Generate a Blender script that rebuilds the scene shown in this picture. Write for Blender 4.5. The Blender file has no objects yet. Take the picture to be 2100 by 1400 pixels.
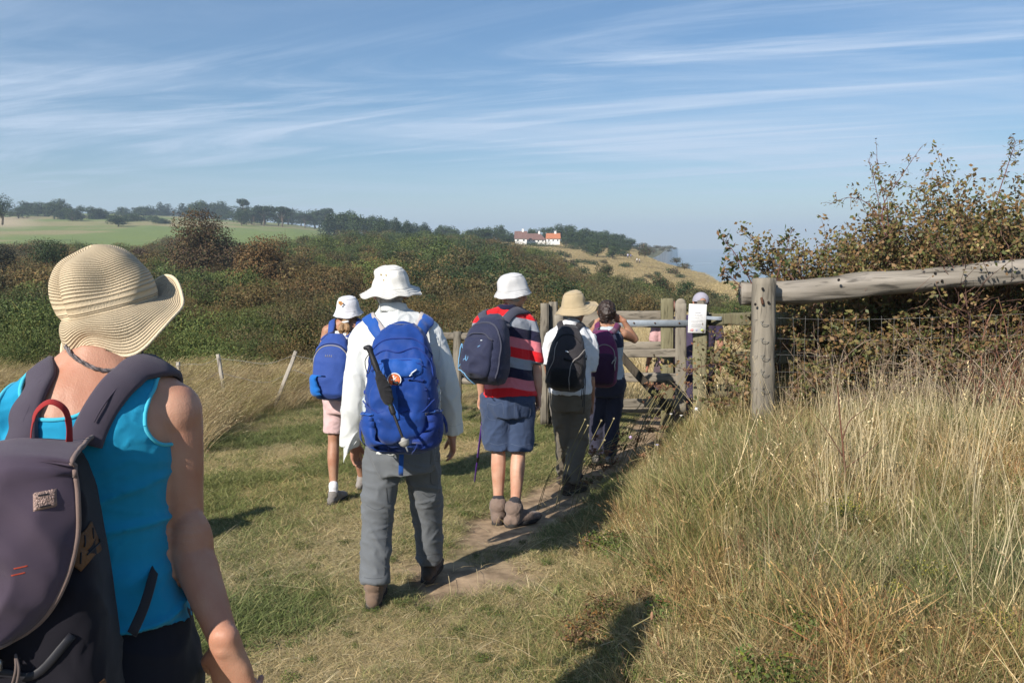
import bpy, math, random
import numpy as np
from mathutils import Vector, Matrix, noise
from mathutils.bvhtree import BVHTree
random.seed(7); rng = np.random.default_rng(11)
R = math.radians
scene = bpy.context.scene
# ---------------------------------------------------------------- camera
F = 1633.0; CX, CY, HOR = 1050.0, 700.0, 500.0
PITCH = math.atan((CY-HOR)/F)
cam_d = bpy.data.cameras.new("camera"); cam = bpy.data.objects.new("camera", cam_d)
scene.collection.objects.link(cam); scene.camera = cam
cam_d.sensor_width = 36; cam_d.lens = F/2100*36; cam_d.clip_start = 0.05; cam_d.clip_end = 20000
cam.location = (0, 0, 0); cam.rotation_euler = (math.pi/2-PITCH, 0, 0)
# ---------------------------------------------------------------- light
SUN_EL, SUN_AZ = R(34), R(217)          # azimuth of the sun, clockwise from +Y
world = bpy.data.worlds.new("World"); scene.world = world; world.use_nodes = True
SKY_STRENGTH = 0.064
OFF1, OFF2, OFF3, OFF4 = 27.7, 41.9, 13.2, 17.5
def build_world():
    nt = world.node_tree; N = nt.nodes; L = nt.links; N.clear()
    out = N.new('ShaderNodeOutputWorld'); bg = N.new('ShaderNodeBackground'); bg.inputs[1].default_value = SKY_STRENGTH
    sky = N.new('ShaderNodeTexSky'); sky.sky_type = 'NISHITA'; sky.sun_disc = False
    sky.sun_elevation = SUN_EL; sky.sun_rotation = SUN_AZ; sky.altitude = 60
    sky.air_density = 1.0; sky.dust_density = 0.12; sky.ozone_density = 4.0
    tc = N.new('ShaderNodeTexCoord'); sep = N.new('ShaderNodeSeparateXYZ'); L.new(tc.outputs['Generated'], sep.inputs[0])
    def m(op, a, b=None, c=None):
        n = N.new('ShaderNodeMath'); n.operation = op
        for i, v in enumerate((a, b, c)):
            if v is None: continue
            if isinstance(v, (int, float)): n.inputs[i].default_value = v
            else: L.new(v, n.inputs[i])
        return n.outputs[0]
    z = m('MAXIMUM', sep.outputs[2], 0.0); zz = m('ADD', z, 0.07)
    u = m('DIVIDE', sep.outputs[0], zz); v = m('DIVIDE', sep.outputs[1], zz)
    def cloud(su, sv, rot, scale, detail, rough, dist, off):
        cr, sr = math.cos(rot), math.sin(rot)
        a = m('ADD', m('MULTIPLY', u, cr*su), m('MULTIPLY', v, sr*su)); b = m('ADD', m('MULTIPLY', u, -sr*sv), m('MULTIPLY', v, cr*sv))
        cb = N.new('ShaderNodeCombineXYZ'); L.new(a, cb.inputs[0]); L.new(b, cb.inputs[1]); cb.inputs[2].default_value = off
        t = N.new('ShaderNodeTexNoise'); L.new(cb.outputs[0], t.inputs['Vector'])
        t.inputs['Scale'].default_value = scale; t.inputs['Detail'].default_value = detail; t.inputs['Roughness'].default_value = rough
        t.inputs['Distortion'].default_value = dist
        return t.outputs['Fac']
    def ramp(x, lo, hi):
        r = N.new('ShaderNodeMapRange'); r.interpolation_type = 'SMOOTHSTEP'; L.new(x, r.inputs[0])
        r.inputs[1].default_value = lo; r.inputs[2].default_value = hi; return r.outputs[0]
    w1 = ramp(cloud(0.20, 1.0, R(10), 0.70, 8, 0.62, 1.3, OFF1), 0.42, 0.80)     # long streaks
    w2 = ramp(cloud(0.22, 1.3, R(-24), 1.1, 9, 0.66, 2.4, OFF2), 0.40, 0.78)   # combed wisps
    pm = ramp(cloud(0.6, 0.8, 0.3, 0.38, 3, 0.5, 0.5, OFF3), 0.36, 0.58)         # where they gather
    veil = ramp(cloud(0.25, 0.7, R(5), 0.45, 5, 0.55, 0.4, OFF4), 0.25, 0.70)
    c = m('ADD', m('ADD', m('MULTIPLY', w1, 0.44), m('MULTIPLY', m('MULTIPLY', w2, pm), 0.75)), m('MULTIPLY', veil, 0.24))
    fade = ramp(z, 0.0, 0.10)
    c = m('MINIMUM', m('MULTIPLY', c, m('ADD', m('MULTIPLY', fade, 0.75), 0.25)), 0.8)
    hs = N.new('ShaderNodeHueSaturation'); hs.inputs['Saturation'].default_value = 1.34; L.new(sky.outputs[0], hs.inputs['Color'])
    mx = N.new('ShaderNodeMixRGB'); L.new(c, mx.inputs[0]); L.new(hs.outputs[0], mx.inputs[1]); mx.inputs[2].default_value = (6.9, 8.2, 10.2, 1)
    L.new(mx.outputs[0], bg.inputs[0]); L.new(bg.outputs[0], out.inputs[0])
build_world()
sd = bpy.data.lights.new("sun", 'SUN'); sd.energy = 4.75; sd.angle = R(0.5); sd.color = (1.0, 0.93, 0.84)
sun = bpy.data.objects.new("sun", sd); scene.collection.objects.link(sun)
SDIR = Vector((math.sin(SUN_AZ)*math.cos(SUN_EL), math.cos(SUN_AZ)*math.cos(SUN_EL), math.sin(SUN_EL)))
sun.rotation_euler = SDIR.to_track_quat('Z', 'Y').to_euler(); sun.location = SDIR*50
vs = scene.view_settings; vs.view_transform = 'Standard'; vs.look = 'None'; vs.exposure = 0.6; vs.gamma = 1.0
scene.cycles.use_denoising = True
scene.cycles.max_bounces = 6; scene.cycles.diffuse_bounces = 2; scene.cycles.glossy_bounces = 2; scene.cycles.transmission_bounces = 4
scene.cycles.transparent_max_bounces = 8; scene.cycles.volume_bounces = 0
# ---------------------------------------------------------------- helpers
cp, sp = math.cos(PITCH), math.sin(PITCH)
def P(px, py, D):
    u = (px-CX)/F; v = -(py-CY)/F
    return Vector((u*D, (cp+v*sp)*D, (-sp+v*cp)*D))
def npv(v): return np.array([v[0], v[1], v[2]], float)
def lerp(a, b, t): return a+(b-a)*t
def sm(x, a, b):
    t = np.clip((x-a)/(b-a), 0, 1); return t*t*(3-2*t)
_p = rng.permutation(512)
_g = rng.random((512,))
def vnoise(x, y, seed=0):
    x = np.asarray(x, float)+seed*17.3; y = np.asarray(y, float)+seed*9.7
    xi = np.floor(x).astype(int); yi = np.floor(y).astype(int); fx = x-xi; fy = y-yi
    fx = fx*fx*(3-2*fx); fy = fy*fy*(3-2*fy)
    def h(a, b): return _g[(_p[(a & 511)]+b) & 511]
    return (h(xi, yi)*(1-fx)+h(xi+1, yi)*fx)*(1-fy)+(h(xi, yi+1)*(1-fx)+h(xi+1, yi+1)*fx)*fy
def fbm(x, y, seed=0, o=4):
    s = 0; a = 0.5; f = 1.0
    for i in range(o): s = s+a*vnoise(np.asarray(x)*f, np.asarray(y)*f, seed+i*3); a *= .5; f *= 2.03
    return s/(1-.5**o)
def nz(p, f, s=0): return noise.noise(Vector((p[0]*f+s, p[1]*f-s, p[2]*f+2*s)))

class MB:                                   # collects shapes, becomes one mesh
    def __init__(s): s.v = []; s.f = []; s.n = 0; s.c = []; s.m = []
    def add(s, v, f, col=None, mi=0):
        v = np.asarray(v, float).reshape(-1, 3)
        s.f += [tuple(int(i)+s.n for i in q) for q in f]; s.m += [mi]*len(f)
        s.v.append(v); s.n += len(v)
        if col is not None: s.c.append(np.tile(np.array([*col, 1.0]), (len(v), 1)) if np.ndim(col) == 1 else col)
        return s
    def arr(s): return np.concatenate(s.v) if s.v else np.zeros((0, 3))
COLL = scene.collection
def root_loc(o):
    v = Vector((0, 0, 0))
    while o is not None: v += o.location; o = o.parent
    return v
def link(o, parent=None, label=None, cat=None, group=None, kind=None):
    COLL.objects.link(o)
    if parent is not None: o.parent = parent
    return tag(o, label, cat, group, kind)
def tag(o, label=None, cat=None, group=None, kind=None):
    if label: o['label'] = label
    if cat: o['category'] = cat
    if group: o['group'] = group
    if kind: o['kind'] = kind
    return o
def thing(name, loc, label, cat, group=None):
    o = bpy.data.objects.new(name, None); o.empty_display_size = .1; o.location = Vector(loc)
    return link(o, None, label, cat, group)
def mesh_from(name, v, f, mats, smooth=True, col=None, mi=None):
    me = bpy.data.meshes.new(name); me.from_pydata([tuple(x) for x in v], [], f)
    for m_ in (mats if isinstance(mats, (list, tuple)) else [mats]): me.materials.append(m_)
    if mi is not None and any(mi): me.polygons.foreach_set('material_index', mi)
    if smooth: me.polygons.foreach_set('use_smooth', [True]*len(me.polygons))
    if col is not None and len(col):
        a = me.color_attributes.new('Col', 'FLOAT_COLOR', 'POINT'); a.data.foreach_set('color', np.asarray(col, float).ravel())
    me.update(); return me
def obj(name, mb, mat, parent=None, smooth=True, base=None, **k):
    """world-space shapes -> ONE mesh object under parent (or with its origin at base)"""
    v = mb.arr()
    off = root_loc(parent) if parent is not None else Vector(base if base is not None else (v[:, 0].mean(), v[:, 1].mean(), v[:, 2].min()))
    v = v-npv(off)
    me = mesh_from(name, v, mb.f, mat, smooth, np.concatenate(mb.c) if mb.c else None, mb.m)
    o = bpy.data.objects.new(name, me)
    if parent is None: o.location = off
    return link(o, parent, **k)
def quads_mesh(name, V, mats, col=None, smooth=False):
    """V (n,4,3) loose quads, fast"""
    n = len(V); me = bpy.data.meshes.new(name); me.vertices.add(n*4); me.vertices.foreach_set('co', V.reshape(-1))
    me.loops.add(n*4); me.loops.foreach_set('vertex_index', np.arange(n*4)); me.polygons.add(n)
    me.polygons.foreach_set('loop_start', np.arange(n)*4); me.polygons.foreach_set('loop_total', np.full(n, 4))
    for m_ in (mats if isinstance(mats, (list, tuple)) else [mats]): me.materials.append(m_)
    if col is not None:
        a = me.color_attributes.new('Col', 'FLOAT_COLOR', 'POINT')
        c = np.ones((n, 4, 4)); c[:, :, :3] = col[:, None, :]; a.data.foreach_set('color', c.ravel())
    me.update(calc_edges=True); me.validate(); return me

def frames(pts, side):
    pts = [Vector(p) for p in pts]; out = []; s = Vector(side)
    for i, p in enumerate(pts):
        a = pts[max(i-1, 0)]; b = pts[min(i+1, len(pts)-1)]; t = (b-a)
        t = t.normalized() if t.length > 1e-9 else Vector((0, 0, 1))
        s = s-t*s.dot(t)
        if s.length < 1e-5: s = t.orthogonal()
        s.normalize(); out.append((p, t, s.copy(), t.cross(s)))
    return out
def tube(mb, pts, rad, seg=14, side=(1, 0, 0), cap='round', col=None, mi=0, power=2.0):
    """swept ellipse; rad: number or (a,b) for each point; cap round/flat/open"""
    pts = [Vector(p) for p in pts]
    if not isinstance(rad, (list, tuple)) or (len(rad) == 2 and len(pts) != 2 and not isinstance(rad[0], (list, tuple))): rad = [rad]*len(pts)
    rad = [(r, r) if isinstance(r, (int, float)) else r for r in rad]
    if cap == 'round':
        def capr(p, q, r, first):
            d = (p-q); d = d.normalized() if d.length > 1e-9 else Vector((0, 0, 1)); rr = min(r)
            L_ = [(p+d*rr*math.sin(a), (r[0]*math.cos(a), r[1]*math.cos(a))) for a in (R(25), R(50), R(70), R(84))]
            return L_[::-1] if first else L_
        A = capr(pts[0], pts[1], rad[0], True); B = capr(pts[-1], pts[-2], rad[-1], False)
        pts = [a for a, _ in A]+pts+[b for b, _ in B]; rad = [r for _, r in A]+list(rad)+[r for _, r in B]
    fr = frames(pts, side); v = []; f = []
    ang = [2*math.pi*k/seg for k in range(seg)]
    for (p, t, s, b), (ra, rb) in zip(fr, rad):
        for a in ang:
            c, q = math.cos(a), math.sin(a)
            if power != 2.0: c = math.copysign(abs(c)**(2/power), c); q = math.copysign(abs(q)**(2/power), q)
            v.append(p+s*(ra*c)+b*(rb*q))
    n = len(pts)
    for i in range(n-1):
        for k in range(seg): f.append((i*seg+k, i*seg+(k+1) % seg, (i+1)*seg+(k+1) % seg, (i+1)*seg+k))
    if cap != 'open': f.append(tuple(range(seg))[::-1]); f.append(tuple((n-1)*seg+k for k in range(seg)))
    mb.add(v, f, col, mi); return mb
def spline(pts, n=6, vals=None):
    """Catmull-Rom; also interpolates a per-point value list"""
    P_ = [np.array([*p], float) if np.ndim(p) else np.array([p], float) for p in pts]
    P_ = [2*P_[0]-P_[1]]+P_+[2*P_[-1]-P_[-2]]; out = []
    for i in range(1, len(P_)-2):
        p0, p1, p2, p3 = P_[i-1:i+3]
        for k in range(n):
            t = k/n; out.append(.5*((2*p1)+(-p0+p2)*t+(2*p0-5*p1+4*p2-p3)*t*t+(-p0+3*p1-3*p2+p3)*t**3))
    out.append(P_[-2]); return [Vector(o) if len(o) == 3 else (float(o[0]) if len(o) == 1 else tuple(map(float, o))) for o in out]
def stube(mb, pts, rad, n=5, **k):
    if isinstance(rad, (int, float)): rad = [rad]*len(pts)
    rad = [(r, r) if isinstance(r, (int, float)) else r for r in rad]
    return tube(mb, spline(pts, n), spline(rad, n), **k)
def ellipsoid(mb, c, r, rot=None, seg=20, rings=12, col=None, mi=0):
    v = []; f = []
    for i in range(rings+1):
        th = math.pi*i/rings
        for k in range(seg):
            a = 2*math.pi*k/seg; q = Vector((r[0]*math.sin(th)*math.cos(a), r[1]*math.sin(th)*math.sin(a), r[2]*math.cos(th)))
            if rot is not None: q = rot @ q
            v.append(Vector(c)+q)
    for i in range(rings):
        for k in range(seg): f.append((i*seg+k, (i+1)*seg+k, (i+1)*seg+(k+1) % seg, i*seg+(k+1) % seg))
    mb.add(v, f, col, mi); return mb
def rbox(mb, c, s, rot=None, bev=.1, col=None, mi=0):
    """box with chamfered edges, s full sizes"""
    hx, hy, hz = s[0]/2, s[1]/2, s[2]/2; b = bev*min(hx, hy, hz) if bev < 1 else bev
    loop = lambda x, y: [(-x+b, -y), (x-b, -y), (x, -y+b), (x, y-b), (x-b, y), (-x+b, y), (-x, y-b), (-x, -y+b)]
    v = []
    for z, k in ((-hz, b), (-hz+b, 0), (hz-b, 0), (hz, b)):
        for x, y in loop(hx-k, hy-k) if k == 0 else [(p[0]*(hx-k)/hx, p[1]*(hy-k)/hy) for p in loop(hx, hy)]:
            q = Vector((x, y, z)); v.append(Vector(c)+(rot @ q if rot is not None else q))
    f = [tuple(range(8))[::-1], tuple(range(24, 32))]
    for i in range(3):
        for k in range(8): f.append((i*8+k, i*8+(k+1) % 8, (i+1)*8+(k+1) % 8, (i+1)*8+k))
    mb.add(v, f, col, mi); return mb
def beam(mb, p0, p1, w, h, up=(0, 0, 1), seg=None, rough=.004, power=5.0, s_=0, taper=1.0, crack=0.0):
    """weathered timber: superellipse section swept with wobble"""
    p0, p1 = Vector(p0), Vector(p1); L_ = (p1-p0).length; n = seg or max(4, int(L_/.06)); K = 28
    t = (p1-p0).normalized(); b = (Vector(up)-t*Vector(up).dot(t)).normalized(); s = t.cross(b); v = []; f = []
    for i in range(n+1):
        q = p0.lerp(p1, i/n); k_ = lerp(1.0, taper, i/n)
        wob = s*noise.noise(Vector((i*.25, s_, 0)))*rough*2+b*noise.noise(Vector((s_, i*.25, 4)))*rough*2
        for k in range(K):
            a = 2*math.pi*(k+.5)/K; c, q_ = math.cos(a), math.sin(a)
            c = math.copysign(abs(c)**(2/power), c); q_ = math.copysign(abs(q_)**(2/power), q_)
            rr = 1+(noise.noise(Vector((k*2.1, i*.12, s_)))*rough*1.3-crack*max(0, noise.noise(Vector((k*1.7, i*.05, s_+9)))-.25))/min(w, h)*2
            v.append(q+wob+(s*(w/2*c)+b*(h/2*q_))*rr*k_)
    for i in range(n):
        for k in range(K): f.append((i*K+k, i*K+(k+1) % K, (i+1)*K+(k+1) % K, (i+1)*K+k))
    f.append(tuple(range(K))[::-1]); f.append(tuple(n*K+k for k in range(K)))
    mb.add(v, f); return mb
def remesh(mb, voxel, smooth=3, factor=.5):
    """fuse overlapping shapes into one continuous surface"""
    v = mb.arr(); me = bpy.data.meshes.new('t'); me.from_pydata([tuple(x) for x in v], [], mb.f)
    o = bpy.data.objects.new('t', me); COLL.objects.link(o)
    m1 = o.modifiers.new('r', 'REMESH'); m1.mode = 'VOXEL'; m1.voxel_size = voxel
    if smooth: m2 = o.modifiers.new('s', 'SMOOTH'); m2.iterations = smooth; m2.factor = factor
    dg = bpy.context.evaluated_depsgraph_get(); e = o.evaluated_get(dg); m3 = e.to_mesh()
    n = len(m3.vertices); V = np.empty(n*3); m3.vertices.foreach_get('co', V); V = V.reshape(-1, 3)
    nf = len(m3.polygons); lt = np.empty(nf, int); m3.polygons.foreach_get('loop_total', lt)
    li = np.empty(len(m3.loops), int); m3.loops.foreach_get('vertex_index', li)
    NN = np.empty(n*3); m3.vertices.foreach_get('normal', NN); NN = NN.reshape(-1, 3)
    ends = np.cumsum(lt); Fc = [tuple(li[a-b:a].tolist()) for a, b in zip(ends, lt)]
    e.to_mesh_clear(); bpy.data.objects.remove(o); bpy.data.meshes.remove(me)
    r = MB(); r.add(V, Fc); r.normals = NN; return r
def displace(mb, fn):
    """fn(p, n) -> distance along the normal"""
    V = mb.arr(); N_ = mb.normals
    d = np.array([fn(V[i], N_[i]) for i in range(len(V))]); mb.v = [V+N_*d[:, None]]; return mb
def clip(mb, fn):
    """keep fn>=0 with a clean edge; returns (mesh, boundary polylines)"""
    V = mb.arr(); Fc = []
    for q in mb.f:
        for i in range(1, len(q)-1): Fc.append((q[0], q[i], q[i+1]))
    val = np.array([fn(p) for p in V]); nv = [p for p in V]; cut = {}; out = []; segs = []
    def X(a, b):
        k = (min(a, b), max(a, b))
        if k not in cut:
            t = val[a]/(val[a]-val[b]); cut[k] = len(nv); nv.append(V[a]+(V[b]-V[a])*t)
        return cut[k]
    for (a, b, c) in Fc:
        s = [val[a] >= 0, val[b] >= 0, val[c] >= 0]; k = sum(s)
        if k == 3: out.append((a, b, c))
        elif k == 0: continue
        else:
            t = [a, b, c]
            while not ((k == 1 and val[t[0]] >= 0) or (k == 2 and val[t[0]] < 0)): t = t[1:]+t[:1]
            x, y = X(t[0], t[1]), X(t[0], t[2]); segs.append((x, y))
            if k == 1: out.append((t[0], x, y))
            else: out += [(x, t[1], t[2]), (x, t[2], y)]
    used = sorted({i for t in out for i in t}); mp = {u: i for i, u in enumerate(used)}
    r = MB(); r.add([nv[u] for u in used], [tuple(mp[i] for i in t) for t in out])
    adj = {}
    for a, b in segs: adj.setdefault(a, []).append(b); adj.setdefault(b, []).append(a)
    loops = []; seen = set()
    for st in adj:
        if st in seen: continue
        L_ = [st]; seen.add(st); cur = st
        while True:
            nx = [q for q in adj[cur] if q not in seen]
            if not nx: break
            cur = nx[0]; seen.add(cur); L_.append(cur)
        if len(L_) > 12: loops.append([Vector(nv[i]) for i in L_]+[Vector(nv[L_[0]])])
    return r, loops
def thin(pl, step):
    out = [pl[0]]
    for p in pl[1:]:
        if (p-out[-1]).length > step: out.append(p)
    return out
def smooth_line(pl, it=6, closed=True):
    A = np.array([[*p] for p in pl])
    for _ in range(it):
        B = A.copy(); B[1:-1] = .5*A[1:-1]+.25*(A[:-2]+A[2:])
        if closed: m_ = .5*A[0]+.25*(A[1]+A[-2]); B[0] = m_; B[-1] = m_
        A = B
    return [Vector(p) for p in A]
def bvh(*mbs):
    v = []; f = []; n = 0
    for m_ in mbs:
        a = m_.arr(); v += [tuple(x) for x in a]; f += [tuple(i+n for i in q) for q in m_.f]; n += len(a)
    return BVHTree.FromPolygons(v, f)
def ribbon(mb, pts, nrm, w, th, n=4, col=None, mi=0, pad=None):
    """flat strap: pts with outward normals, width w, thickness th"""
    q = spline(pts, n); N_ = spline(nrm, n); ws = spline(w, n) if isinstance(w, (list, tuple)) else [w]*len(q)
    v = []; f = []; prof = [(-.5, 0), (-.5, .6), (-.42, 1), (0, 1.0 if not pad else 1+pad), (.42, 1), (.5, .6), (.5, 0)]; K = len(prof)
    for i, p in enumerate(q):
        a = q[max(i-1, 0)]; b = q[min(i+1, len(q)-1)]; t = (b-a).normalized(); nn = N_[i]-t*N_[i].dot(t); nn.normalize(); s = t.cross(nn)
        for x, z in prof: v.append(p+s*(x*ws[i])+nn*(z*th))
    for i in range(len(q)-1):
        for k in range(K): f.append((i*K+k, i*K+(k+1) % K, (i+1)*K+(k+1) % K, (i+1)*K+k))
    f.append(tuple(range(K))[::-1]); f.append(tuple((len(q)-1)*K+k for k in range(K)))
    mb.add(v, f, col, mi); return mb
def drape(tree, pts, off=.004, away=None):
    """pull way-points onto a surface; returns points and outward normals"""
    o = []; N_ = []
    for p in pts:
        p = Vector(p); h, n, i, d = tree.find_nearest(p)
        if n.dot(p-h) < 0 and (p-h).length < .03: pass
        o.append(h+n*off); N_.append(n)
    return o, N_
# ---------------------------------------------------------------- materials
MATS = {}
def mat(name, col, rough=.8, var=.0, vs_=20., bump=0., bs=200., spec=.3, col2=None, stretch=(1, 1, 1), attr=None, sheen=0, metal=0., detail=4, dist=.0, tr=0., sub=0., trc=None, lo=.35, hi=.65):
    if name in MATS: return MATS[name]
    m_ = bpy.data.materials.new(name); m_.use_nodes = True; nt = m_.node_tree; N = nt.nodes; L = nt.links
    b = N['Principled BSDF']; b.inputs['Roughness'].default_value = rough; b.inputs['Specular IOR Level'].default_value = spec
    b.inputs['Metallic'].default_value = metal; b.inputs['Base Color'].default_value = (*col, 1)
    if sheen: b.inputs['Sheen Weight'].default_value = sheen
    if sub:
        b.inputs['Subsurface Weight'].default_value = sub; b.inputs['Subsurface Radius'].default_value = (.012, .005, .003); b.inputs['Subsurface Scale'].default_value = .6
    tc = N.new('ShaderNodeTexCoord'); mp = N.new('ShaderNodeMapping'); mp.inputs['Scale'].default_value = stretch; L.new(tc.outputs['Object'], mp.inputs[0])
    cur = None
    if attr:
        at = N.new('ShaderNodeAttribute'); at.attribute_name = 'Col'; cur = at.outputs['Color']
        if attr == 'inst':
            ai = N.new('ShaderNodeAttribute'); ai.attribute_type = 'INSTANCER'; ai.attribute_name = 'tint'
            mu = N.new('ShaderNodeMixRGB'); mu.blend_type = 'MULTIPLY'; mu.inputs[0].default_value = 1; L.new(cur, mu.inputs[1]); L.new(ai.outputs['Vector'], mu.inputs[2]); cur = mu.outputs[0]
    if col2 is not None or var:
        t = N.new('ShaderNodeTexNoise'); t.inputs['Scale'].default_value = vs_; t.inputs['Detail'].default_value = detail; t.inputs['Distortion'].default_value = dist; L.new(mp.outputs[0], t.inputs['Vector'])
        mr = N.new('ShaderNodeMapRange'); mr.inputs[1].default_value = lo; mr.inputs[2].default_value = hi; L.new(t.outputs['Fac'], mr.inputs[0])
        if col2 is not None:
            mx = N.new('ShaderNodeMixRGB'); L.new(mr.outputs[0], mx.inputs[0]); mx.inputs[1].default_value = (*col, 1); mx.inputs[2].default_value = (*col2, 1); cur = mx.outputs[0]
        else:
            mr.inputs[3].default_value = 1-var; mr.inputs[4].default_value = 1+var
            mx = N.new('ShaderNodeVectorMath'); mx.operation = 'SCALE'; L.new(mr.outputs[0], mx.inputs['Scale'])
            if cur is not None: L.new(cur, mx.inputs[0])
            else: mx.inputs[0].default_value = col
            cur = mx.outputs[0]
    if cur is not None: L.new(cur, b.inputs['Base Color'])
    if bump:
        t2 = N.new('ShaderNodeTexNoise'); t2.inputs['Scale'].default_value = bs; t2.inputs['Detail'].default_value = 3; L.new(mp.outputs[0], t2.inputs['Vector'])
        bp = N.new('ShaderNodeBump'); bp.inputs['Strength'].default_value = bump; bp.inputs['Distance'].default_value = .004; L.new(t2.outputs['Fac'], bp.inputs['Height']); L.new(bp.outputs[0], b.inputs['Normal'])
    if tr:
        td = N.new('ShaderNodeBsdfTranslucent'); ms = N.new('ShaderNodeMixShader'); ms.inputs[0].default_value = tr
        if cur is not None: L.new(cur, td.inputs[0])
        else: td.inputs[0].default_value = (*(trc or col), 1)
        L.new(b.outputs[0], ms.inputs[1]); L.new(td.outputs[0], ms.inputs[2]); L.new(ms.outputs[0], N['Material Output'].inputs[0])
    MATS[name] = m_; return m_
# ---------------------------------------------------------------- terrain height
EY = np.array([-5, 2, 3.2, 5.3, 6.6, 8.2, 10, 16.]); EX = np.array([-.1, -.05, 0.08, .38, .80, 1.42, 2.3, 4.0])
def zn(x, y):
    x = np.asarray(x, float); y = np.asarray(y, float)
    z = -1.74-.047*np.clip(y, -4, 8.5)-.02*np.clip(y-8.5, 0, 8)
    d = x-np.interp(y, EY, EX)
    bank = .42*sm(d, -.1, 1.3)+.05*np.clip(d-.8, 0, 6)
    bank = bank*(1-.75*sm(y, 8.0, 9.6))
    z = z+bank-.02*np.clip(-x-1.5, 0, 6)+.05*(fbm(x*.5, y*.5, 1)-.5)+.015*(fbm(x*3, y*3, 2)-.5)
    return z
TD = np.array([12, 14, 25, 45, 80, 130, 200, 285, 350, 500, 800, 1200, 3000.])
TX = np.array([-400, 0, 300, 500, 600, 750, 900, 1000, 1100, 1200, 1300, 1400, 1450, 1500, 1550, 1600, 2100, 2600.])
TP = np.array([   # picture row of the ground at each forward distance (columns TX)
 [800]*18,
 [792, 792, 792, 792, 792, 790, 790, 785, 780, 775, 770, 768, 768, 768, 768, 768, 768, 768],
 [722, 722, 722, 722, 722, 722, 722, 720, 718, 712, 702, 695, 690, 690, 690, 690, 690, 690],
 [650, 650, 650, 650, 650, 650, 650, 650, 652, 655, 657, 658, 660, 662, 664, 665, 665, 665],
 [588, 588, 585, 585, 582, 582, 585, 592, 602, 612, 622, 630, 634, 636, 638, 640, 640, 640],
 [553, 553, 550, 548, 545, 542, 545, 552, 565, 580, 595, 607, 611, 613, 612, 612, 618, 618],
 [525, 525, 522, 518, 515, 510, 512, 520, 535, 556, 571, 583, 586, 575, 590, 605, 625, 625],
 [506, 506, 504, 500, 497, 493, 499, 504, 514, 527, 532, 549, 562, 600, 625, 640, 650, 650],
 [494, 494, 492, 489, 486, 489, 494, 498, 501, 510, 518, 556, 610, 640, 645, 645, 645, 645],
 [462, 462, 462, 466, 470, 485, 491, 493, 494, 498, 507, 590, 640, 640, 640, 640, 640, 640],
 [436, 434, 440, 452, 460, 482, 489, 491, 492, 494, 560, 610, 610, 610, 610, 610, 610, 610],
 [440, 440, 446, 456, 463, 482, 489, 491, 492, 530, 575, 575, 575, 575, 575, 575, 575, 575],
 [465, 465, 465, 468, 470, 486, 490, 493, 500, 540, 540, 540, 540, 540, 540, 540, 540, 540]], float)
TZ = (-sp-(TP-CY)/F*cp)/(cp-(TP-CY)/F*sp)*TD[:, None]
TZ = np.maximum(TZ, -58)
TU = (TX-CX)/F/1.0075
def zf(x, y):
    x = np.asarray(x, float); y = np.asarray(y, float)
    yy = np.maximum(y, np.abs(x)*.9); yy = np.maximum(yy, 12.001)
    u = np.clip(x/np.maximum(yy, 1e-6), TU[0], TU[-1]-1e-6); l = np.log(np.clip(yy, TD[0], TD[-1]-1e-3)); LD = np.log(TD)
    i = np.clip(np.searchsorted(LD, l)-1, 0, len(TD)-2); j = np.clip(np.searchsorted(TU, u)-1, 0, len(TU)-2)
    a = (l-LD[i])/(LD[i+1]-LD[i]); b = (u-TU[j])/(TU[j+1]-TU[j])
    z = (TZ[i, j]*(1-b)+TZ[i, j+1]*b)*(1-a)+(TZ[i+1, j]*(1-b)+TZ[i+1, j+1]*b)*a
    return z+(fbm(x*.06, y*.06, 5)-.5)*np.clip((yy-14)/60, 0, 1)*1.0
def H(x, y):
    x = np.asarray(x, float); y = np.asarray(y, float)
    yy = np.maximum(y, np.abs(x)*.9)
    t = sm(yy, 11.0, 15.0); return zn(x, y)*(1-t)+zf(x, y)*t
def G(px, py):
    """where the sight line through a picture point meets the ground"""
    lo = 1.5
    for D in np.concatenate([np.arange(1.5, 20, .05), np.arange(20, 900, .5)]):
        p = P(px, py, D)
        if p.z < float(H(p.x, p.y)): return p
    return P(px, py, 900)
def on_ground(px, D):
    u = (px-CX)/F/1.0075; x = u*D; return Vector((x, D, float(H(x, D))))
PATH = np.array([[-1.0, -2], [-.75, 1.5], [-.55, 3.2], [-.35, 4.3], [-.02, 5.6], [.45, 6.5], [1.0, 7.5], [1.5, 8.6], [2.0, 10.5], [2.4, 16]])
def path_d(x, y):
    x = np.asarray(x, float); y = np.asarray(y, float); best = np.full(x.shape, 99.)
    for a, b in zip(PATH[:-1], PATH[1:]):
        d = b-a; t = np.clip(((x-a[0])*d[0]+(y-a[1])*d[1])/(d@d), 0, 1); best = np.minimum(best, np.hypot(x-a[0]-t*d[0], y-a[1]-t*d[1]))
    return best
def bare(x, y):
    """1 on trodden earth"""
    d = path_d(x, y); n = fbm(np.asarray(x)*1.6, np.asarray(y)*1.6, 8); y = np.asarray(y)
    strong = sm(y, 4.5, 5.3)
    b1 = (1-sm(d+.30*(n-.5), .20, .34))*strong*(1-sm(y, 10, 12))
    b2 = sm(n, .36, .52)*(1-sm(d, .2, .75))*(1-strong)
    b3 = sm(n, .46, .60)*(1-sm(np.abs(d), .05, .45))*(1-strong)*.5
    return np.maximum(np.maximum(b1, b2), b3)
SB_X = [-600, 0, 600, 750, 950, 1000, 1100, 1200, 1300, 1400, 1500, 1600, 2300]
SB_N = [14.5, 14.5, 14.5, 14.5, 15, 17, 21, 34, 50, 55, 55, 55, 55]
SB_F = [215, 215, 190, 330, 320, 260, 200, 150, 120, 104, 90, 80, 75]
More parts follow.
